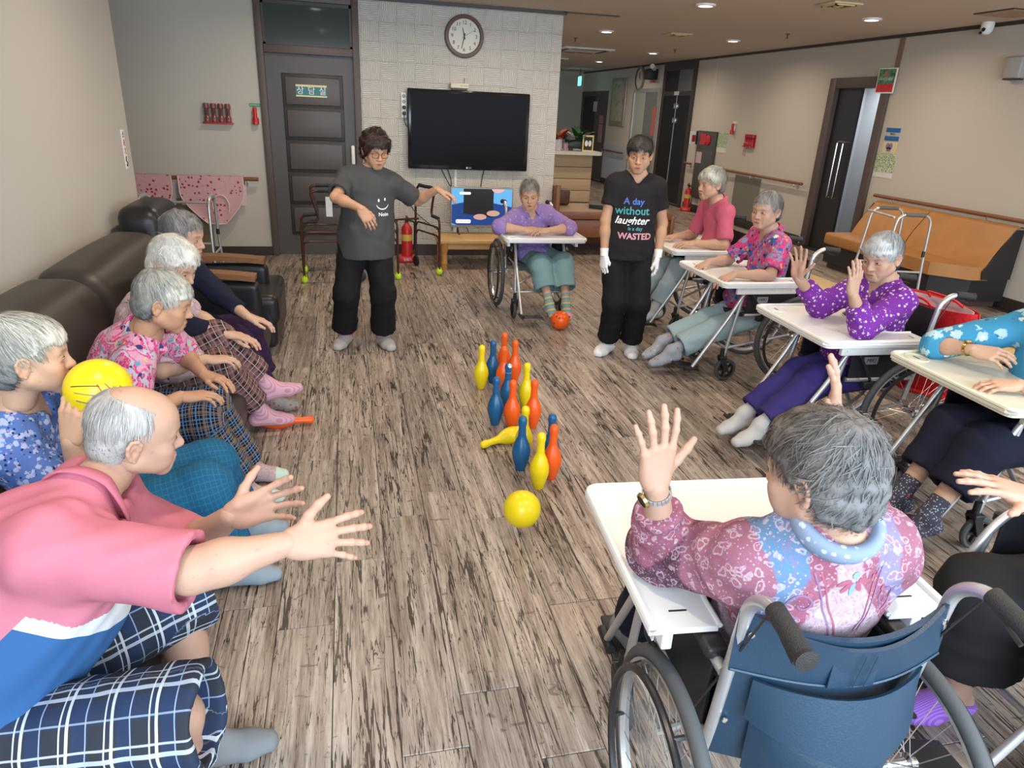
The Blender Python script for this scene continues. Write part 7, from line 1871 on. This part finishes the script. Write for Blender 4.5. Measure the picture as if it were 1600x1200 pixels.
        for k in (3, 5): c[uv[:, 2] == k] = np.where((uv[uv[:, 2] == k, 0] < .27)[:, None], (.095, .040, .060), (.25, .085, .12))
        return c
    def pd(t, c, o):
        nz = t.n('ShaderNodeTexNoise'); nz.inputs['Scale'].default_value = 30; t.l(o, nz.inputs['Vector']); va = t.n('ShaderNodeVectorMath'); va.operation = 'MULTIPLY_ADD'; t.l(nz.outputs[1], va.inputs[0]); va.inputs[1].default_value = (.035, .035, .035); t.l(o, va.inputs[2]); v = t.n('ShaderNodeTexVoronoi'); v.inputs['Scale'].default_value = 42; t.l(va.outputs[0], v.inputs['Vector']); v2 = t.vor(o, 120); sw = t.noise(o, 34, 3, .6, 2.5)
        c = t.mix(t.math('MULTIPLY', t.math('LESS_THAN', t.math('ABSOLUTE', t.math('SUBTRACT', v.outputs['Distance'], .33)), .075), .45), c, (.60, .50, .54))
        c = t.mix(t.math('MULTIPLY', t.math('LESS_THAN', v.outputs['Distance'], .15), .55), c, (.46, .12, .20))
        c = t.mix(t.math('MULTIPLY', t.math('LESS_THAN', t.math('ABSOLUTE', t.math('SUBTRACT', sw, .5)), .018), .7), c, (.28, .13, .24))
        return t.mix(t.math('MULTIPLY', t.math('LESS_THAN', v2, .22), .35), c, (.66, .60, .64))
    b, J = person('old woman in a paisley knit seen from behind, both hands raised', dict(
        skin=SK_PALE, kind='old', hair=dict(style='fluffy', mat=H_BROWN, seed=21), size=.99, bust=1, res=.007, hres=.003, sw=.142,
        up=.0, shrug=(-.02, -.02), pelvis=(.915, 1.12, .49), neck=(.872, .975, .945), head=(.838, .985, 1.072), face=(.05, 1, 0), look=(-.42, .90, -.22), hup=(-.10, .1, 1),
        arms=[arm((.580, 1.125, .985), (-.06, -.02, 1), (.12, -1, 0), 'open', (0, 0, -1), elbow=(.655, 1.205, .770)), arm((1.150, 1.345, 1.0), (-.15, .05, 1), (.75, -.65, 0), 'open', (0, 0, -1), elbow=(1.175, 1.17, .775))],
        legs=[leg((.83, 1.62, .17), (0, 1, -.2), (0, .3, 1)), leg((1.0, 1.62, .17), (0, 1, -.2), (0, .3, 1))],
        top=dict(mat=vcol('paisley_knit', pd), col=paisley, sleeve=1.66, mock=.045, g=.026, cuff=.55, collar='roll', collar_mat=spots('blue_grey_rib', (.22, .28, .40), [(60, .3, (.45, .50, .58), .3, .5)]), neck=.058, fold=.007, ff=42, seed=8, o=.020, res=.0055, cz=.006), pants=dict(mat=C_INDIGO, r=.08), feet=dict(sock=S_GREY)))
    rose, mauve, sky = new_mat('print_rose', (.34, .09, .15), .8), new_mat('print_mauve', (.24, .13, .24), .8), new_mat('print_sky', (.20, .30, .48), .8)
    def ellipse(cx, cz, rx, rz, a): return ([(cx + rx * math.cos(t) * math.cos(a) - rz * math.sin(t) * math.sin(a), cz + rx * math.cos(t) * math.sin(a) + rz * math.sin(t) * math.cos(a), 0) for t in np.arange(14) * 2 * math.pi / 14], [tuple(range(14))])
    def strip(pts, w):
        p = np.array(pts); d = np.gradient(p, axis=0); d /= np.linalg.norm(d, axis=1, keepdims=True); n = np.stack([-d[:, 1], d[:, 0]], 1) * w; v = []
        for a, q in zip(p, n): v += [(a[0] - q[0], a[1] - q[1], 0), (a[0] + q[0], a[1] + q[1], 0)]
        return (v, [(2 * i, 2 * i + 2, 2 * i + 3, 2 * i + 1) for i in range(len(p) - 1)])
    pr = [(ellipse(math.sin(a) * .024, .045 - math.cos(a) * .024, .006, .015, a), 0, 0, 0, rose if abs(a) > .3 else sky, {}) for a in (-1.2, -.6, 0, .6, 1.2)] + [(ellipse(0, .052, .008, .008, 0), 0, 0, 0, sky, {})]
    for sx in (-1, 1):
        for off, m in ((0, rose), (.011, mauve)): pr.append((strip([(sx * (.062 - .040 * t + off), .055 - .13 * t) for t in np.linspace(0, 1, 10)], .0016), 0, 0, 0, m, {}))
        pr += [(strip([(sx * (.088 + r_ * math.cos(t)), -.012 + r_ * math.sin(t)) for t, r_ in zip(np.linspace(-1.5, 6, 22), np.linspace(.030, .006, 22))], .0022), 0, 0, 0, mauve, {})]
        pr += [(ellipse(sx * (.050 + .028 * k), .040 - .030 * k, .005, .005, 0), 0, 0, 0, rose, {}) for k in (0, 1)]
    shirt_text(J['top'], (-.05, -1, .25), (.885, .93, .845), pr)
    wrist_watch(b, J, 0, M_['alu'], (-1, -.3, 0), -.02, True)
    # person at the frame's edge
    person('person in wide black trousers and purple slippers, one hand held out', dict(
        skin=SK_PALE, kind='old', hair=dict(style='short', mat=H_GREY, seed=9), size=1.0, bust=1,
        pelvis=(2.08, 1.12, .50), neck=(1.93, 1.08, .95), head=(1.86, 1.08, 1.12), face=(-1, 0, 0), look=(-1, 0, -.1),
        arms=[arm((1.72, .98, .70), (-1, .2, 0), (0, 0, 1), 'rest', (.3, -1, -.6)), arm((1.435, 1.055, .915), (-.90, .28, .28), (.25, -.25, .95), 'open', (.3, .6, -1))],
        legs=[leg((1.90, .95, .10), (-1, 0, 0), (-.4, 0, 1)), leg((1.745, 1.275, .095), (-.95, -.02, 0), (-.4, 0, 1))],
        top=dict(mat=C_BLK2, sleeve=1.5, fold=.005), pants=dict(mat=C_BLK2, hemf=.58, r=.150, o=.020, knee=.030, fold=.006), feet=dict(shoe=sock_mat('purple_slipper_knit', lambda t, p, o: t.mix(t.stripe(p[1], .006, .003), (.26, .10, .50), (.36, .18, .62))))))
    # sofa row
    person('old woman in a small blue floral top holding a yellow ball', dict(
        skin=SK_OLD, kind='old', lids=.05, hair=dict(style='short', mat=H_GREY, seed=31), size=.96, bust=1, res=.008, hres=.003,
        pelvis=(-.88, 2.22, .42), neck=(-.955, 2.06, .83), head=(-.875, 2.035, .992), face=(1, .08, 0), look=(.95, .32, -.06), hunch=.04,
        arms=[arm((-.83, 2.13, .845), (.85, -.18, .25), (-.25, .95, .1), 'grip', (0, 1, -1)), arm((-.760, 1.895, .790), (.12, .20, .95), (-.35, -.92, .1), 'rest', (.5, -.5, -1), elbow=(-.76, 1.93, .575))],
        legs=[leg((-.47, 2.58, .085), (1, .05, 0), (.5, -.1, 1)), leg((-.47, 2.27, .085), (1, .02, 0), (.5, 0, 1))],
        top=dict(mat=C_BLUEF, sleeve=.95, flare=.016, g=.018, neck=.068, vee=.05, fold=.006, seed=14), pants=dict(mat=_blue, hemf=.74, r=.088, o=.018, knee=.016, fold=.005), feet=dict(sock=S_GBLUE, h=.10)))
    person('old woman in a bold pink rose print blouse and navy check trousers', dict(
        skin=SK_TAN, kind='old', lids=.0, mouth=.006, hair=dict(style='short', mat=H_GREY, seed=33), size=.96, bust=1, res=.008,
        pelvis=(-1.0, 2.90, .43), neck=(-.79, 2.80, .80), head=(-.695, 2.755, .95), face=(1, 0, 0), look=(.93, .10, -.32), hunch=.04,
        arms=[arm((-.62, 2.90, .60), (.85, -.45, -.1), (0, .2, 1), 'rest', (0, 1, -.6)), arm((-.66, 2.66, .60), (.95, .25, -.05), (0, 0, 1), 'rest', (-.2, -1, -.6))],
        legs=[leg((-.50, 3.04, .085), (1, .0, 0), (.4, 0, 1)), leg((-.50, 2.84, .085), (1, -.02, 0), (.4, 0, 1))],
        top=dict(mat=C_ROSE, sleeve=.98, flare=.016, g=.016, collar='polo', vee=.04, fold=.006, seed=15), pants=dict(mat=P_NAVY, hemf=.93, r=.075, o=.014, knee=.006, fold=.005), feet=dict(sock=S_MINT, h=.08)))
    person('white haired old woman in a pale pink blouse and brown check trousers', dict(
        skin=SK_OLD, kind='old', lids=.0, hair=dict(style='fluffy', mat=H_WHITE, seed=35), size=.96, bust=1, res=.008,
        pelvis=(-1.0, 3.36, .43), neck=(-.86, 3.28, .835), head=(-.755, 3.235, .985), face=(1, .05, 0), look=(.82, -.42, -.42), hunch=.03,
        arms=[arm((-.60, 3.50, .58), (.9, -.1, -.2), (0, 0, 1), 'rest', (0, 1, -.6)), arm((-.66, 3.17, .57), (.9, .3, -.1), (0, 0, 1), 'rest', (-.2, -1, -.6))],
        legs=[leg((-.455, 3.55, .285), (.93, .16, .16), (.5, .1, 1), fup=(-.3, 0, 1)), leg((-.495, 3.51, .155), (.97, .12, -.02), (.5, -.1, 1))],
        top=dict(mat=C_SCRIB, sleeve=.95, g=.014, neck=.064, fold=.005, seed=16, apron=[((-.84, 3.34, .50), (.14, .16, .09))]), pants=dict(mat=P_BROWN, hemf=.80, r=.080, o=.016, knee=.010, fold=.005), feet=dict(sock=S_PINK, h=.14)))
    def cardi(v, J, uv):
        c = np.ones((len(v), 3)) * V(.012, .014, .030); f = J['Rc'][:, 1]; r = (v - J['N']) @ J['Rc'][:, 0]; y = (v - J['C']) @ f; z = (v - J['N']) @ J['Rc'][:, 2]
        m = (uv[:, 2] < 2) & (y > .02) & (r < .095) & (r > -.05); s_ = np.floor((z + 2) / .022).astype(int) % 4
        c[m] = np.array([(.55, .20, .30), (.72, .62, .60), (.10, .05, .12), (.62, .32, .40)])[s_[m]]
        return c
    person('old woman in a navy cardigan over a striped shirt and plum trousers', dict(
        skin=SK_OLD, kind='old', lids=.02, hair=dict(style='flat', mat=H_SALT, seed=37), size=.99, bust=1, res=.008,
        pelvis=(-1.0, 3.92, .43), neck=(-.90, 3.80, .86), head=(-.815, 3.745, 1.02), face=(1, -.15, 0), look=(.90, -.22, -.18), hunch=.03,
        arms=[arm((-.555, 3.76, .60), (.90, .0, -.3), (0, .1, 1), 'rest', (0, 1, -.6)), arm((-.63, 3.47, .60), (.93, .15, -.25), (0, 0, 1), 'rest', (-.2, -1, -.6))],
        legs=[leg((-.54, 4.10, .085), (1, .0, 0), (.4, 0, 1)), leg((-.50, 3.86, .085), (1, .0, 0), (.4, 0, 1))],
        top=dict(mat=vcol('cardigan_knit'), col=cardi, sleeve=1.72, g=.016, neck=.060, fold=.005, seed=17, apron=[((-.82, 3.86, .50), (.14, .16, .09))]), pants=dict(mat=C_PLUM, hemf=.80, r=.085, o=.014, knee=.010, fold=.005), feet=dict(sock=S_RIBBON, h=.12)))
    # the bowler
    def polo(v, J, uv):
        up = unit(J['N'] - J['P']); return np.stack([(v - J['P']) @ up, (v - lerp(J['P'], J['C'], .5)) @ J['Rc'][:, 1], (uv[:, 2] > 1.5) * 1.], 1)
    b, J = person('old man in a pink polo with blue and white bands, throwing a ball', dict(
        skin=SK_PALE, kind='old', lids=.0, hair=dict(style='bald', mat=H_THIN, seed=41), size=1.02, bust=0, belly=1.12, girth=1.04, arm_girth=1.16, res=.007, hres=.003, sw=.165,
        up=0, hs=.93, pelvis=(-.80, 1.34, .45), neck=(-.585, 1.46, .850), head=(-.500, 1.585, .955), face=(1, .12, 0), look=(.90, .36, -.22), hup=(.35, .0, 1), hunch=.055,
        arms=[arm((-.290, 1.44, .80), (.85, .10, .22), (.15, .95, -.2), 'reach', (-.1, .5, -1)), arm((-.150, 1.245, .845), (.97, .08, .02), (-.15, -.75, .62), 'reach', (-.1, -.5, -1), elbow=(-.330, 1.225, .815))],
        legs=[leg((-.43, 1.50, .085), (.98, .12, 0), (.2, .75, 1)), leg((-.44, 1.20, .085), (.98, .0, 0), (.4, 0, 1))],
        top=dict(mat=banded_mat(), puv=polo, sleeve=1.0, flare=.020, g=.010, collar='polo', collar_mat=C_PINKQ, fold=.009, ff=34, seed=18, o=.014, res=.0055, fd=(.75, .1, .3), add=[((-.66, 1.40, .66), (-.55, 1.32, .79), .13, .082, .08), ((-.66, 1.40, .66), (-.60, 1.60, .80), .13, .08, .08), ((-.80, 1.34, .50), (-.68, 1.40, .72), .165, .15, .08)]), pants=dict(name='shorts', mat=P_SHORT, hemf=0, end=1.17, r=.112, o=.018, fold=.007, ff=34, res=.006), feet=dict(sock=S_GREY, h=.17)))
C_PINKQ = cloth_mat('pink_collar_cloth', (.47, .14, .195))
def banded_mat():
    m = new_mat('banded_polo_cloth', (.6, .2, .3), .85, spec=.2); t = NT(m); p = t.sep(t.attr('pat').outputs['Vector']); o = t.coord()
    pk = t.mix(t.noise(o, 14, 3), (.47, .140, .195), (.54, .180, .240)); n = t.math('MULTIPLY', t.math('SUBTRACT', t.noise(o, 6, 1), .5), .02); z = t.math('ADD', p[0], n)
    c = t.mix(t.math('LESS_THAN', z, .375), pk, (.030, .10, .26)); c = t.mix(t.math('LESS_THAN', z, .355), c, (.60, .60, .61)); c = t.mix(t.math('LESS_THAN', z, .265), c, (.032, .105, .26))
    fr = t.math('MULTIPLY', t.math('GREATER_THAN', p[1], -.012), t.math('LESS_THAN', p[2], .5)); t.color(t.mix(fr, pk, c)); t.bump(t.noise(o, 420, 2), .12, .002); return m
def glass(J, b):
    R, H, s = J['RH'], J['H'], J['hs']; m = new_mat('copper_frame', (.16, .06, .035), .3, .6); loc = tuple(-np.array(b.location)); g = MB()
    P_ = lambda x, y, z: H + R @ V(x, y, z) * s
    for sx in (-1, 1):
        g.tube([P_(sx * .033 + .0225 * np.sign(math.cos(a)) * abs(math.cos(a)) ** .6, .099 - .004 * abs(math.cos(a)) * (1 if math.cos(a) * sx > 0 else 0), -.003 + .018 * np.sign(math.sin(a)) * abs(math.sin(a)) ** .7) for a in np.arange(24) * 2 * math.pi / 24], .0014, 6, closed=True)
        g.tube([P_(sx * .055, .094, .004), P_(sx * .072, .06, .004), P_(sx * .078, -.01, .002)], .0013, 5)
    g.tube([P_(-.0105, .099, .002), P_(0, .102, .004), P_(.0105, .099, .002)], .0013, 5)
    o = g.build('glasses', m, b, loc)
    lm = new_mat('amber_lens', (.75, .40, .22), .05); t = NT(lm); t.b.inputs['Alpha'].default_value = .38
    for sx in (-1, 1): MB().add([P_(sx * .033 + .0215 * math.cos(a), .0985, -.003 + .0172 * math.sin(a)) for a in np.arange(18) * 2 * math.pi / 18], [tuple(range(18))]).build('lens', lm, o, smooth=False)
def wrist_watch(b, J, i, band, face, off, dial_dark=False):
    w, e = J['W'][i], J['E'][i]; d = unit(e - w); c = w + d * .022; loc = tuple(-np.array(b.location)); f = np.asarray(face, float); f = unit(f - d * (f @ d)); s = np.cross(d, f)
    m = MB()
    for k in range(22):
        a = k * 2 * math.pi / 22; n = math.cos(a) * f + math.sin(a) * s; tdir = -math.sin(a) * f + math.cos(a) * s
        p = [c + n * r + tdir * q * .0036 + d * h for r in (.0275, .0305) for q in (-1, 1) for h in (-.006, .006)]
        m.add(p, [(0, 1, 3, 2), (4, 6, 7, 5), (0, 4, 5, 1), (2, 3, 7, 6), (0, 2, 6, 4), (1, 5, 7, 3)])
    o = m.build('watch_band', band, b, loc, smooth=False)
    q = Vector(f).to_track_quat('Z', 'Y').to_matrix().to_4x4(); T = Matrix.Translation(Vector(c + f * .0295)) @ q
    MB().lathe([(.016, 0), (.018, .002), (.016, .008), (.0135, .008)], 20, T, cap=False).build('watch_case', new_mat('gold_case', (.55, .40, .16), .25, .9), o); MB().lathe([(.001, .004), (.015, .004), (.015, .0062), (.001, .0062)], 18, T).build('watch_dial', M_['ink'] if dial_dark else M_['wink'], o)
people()
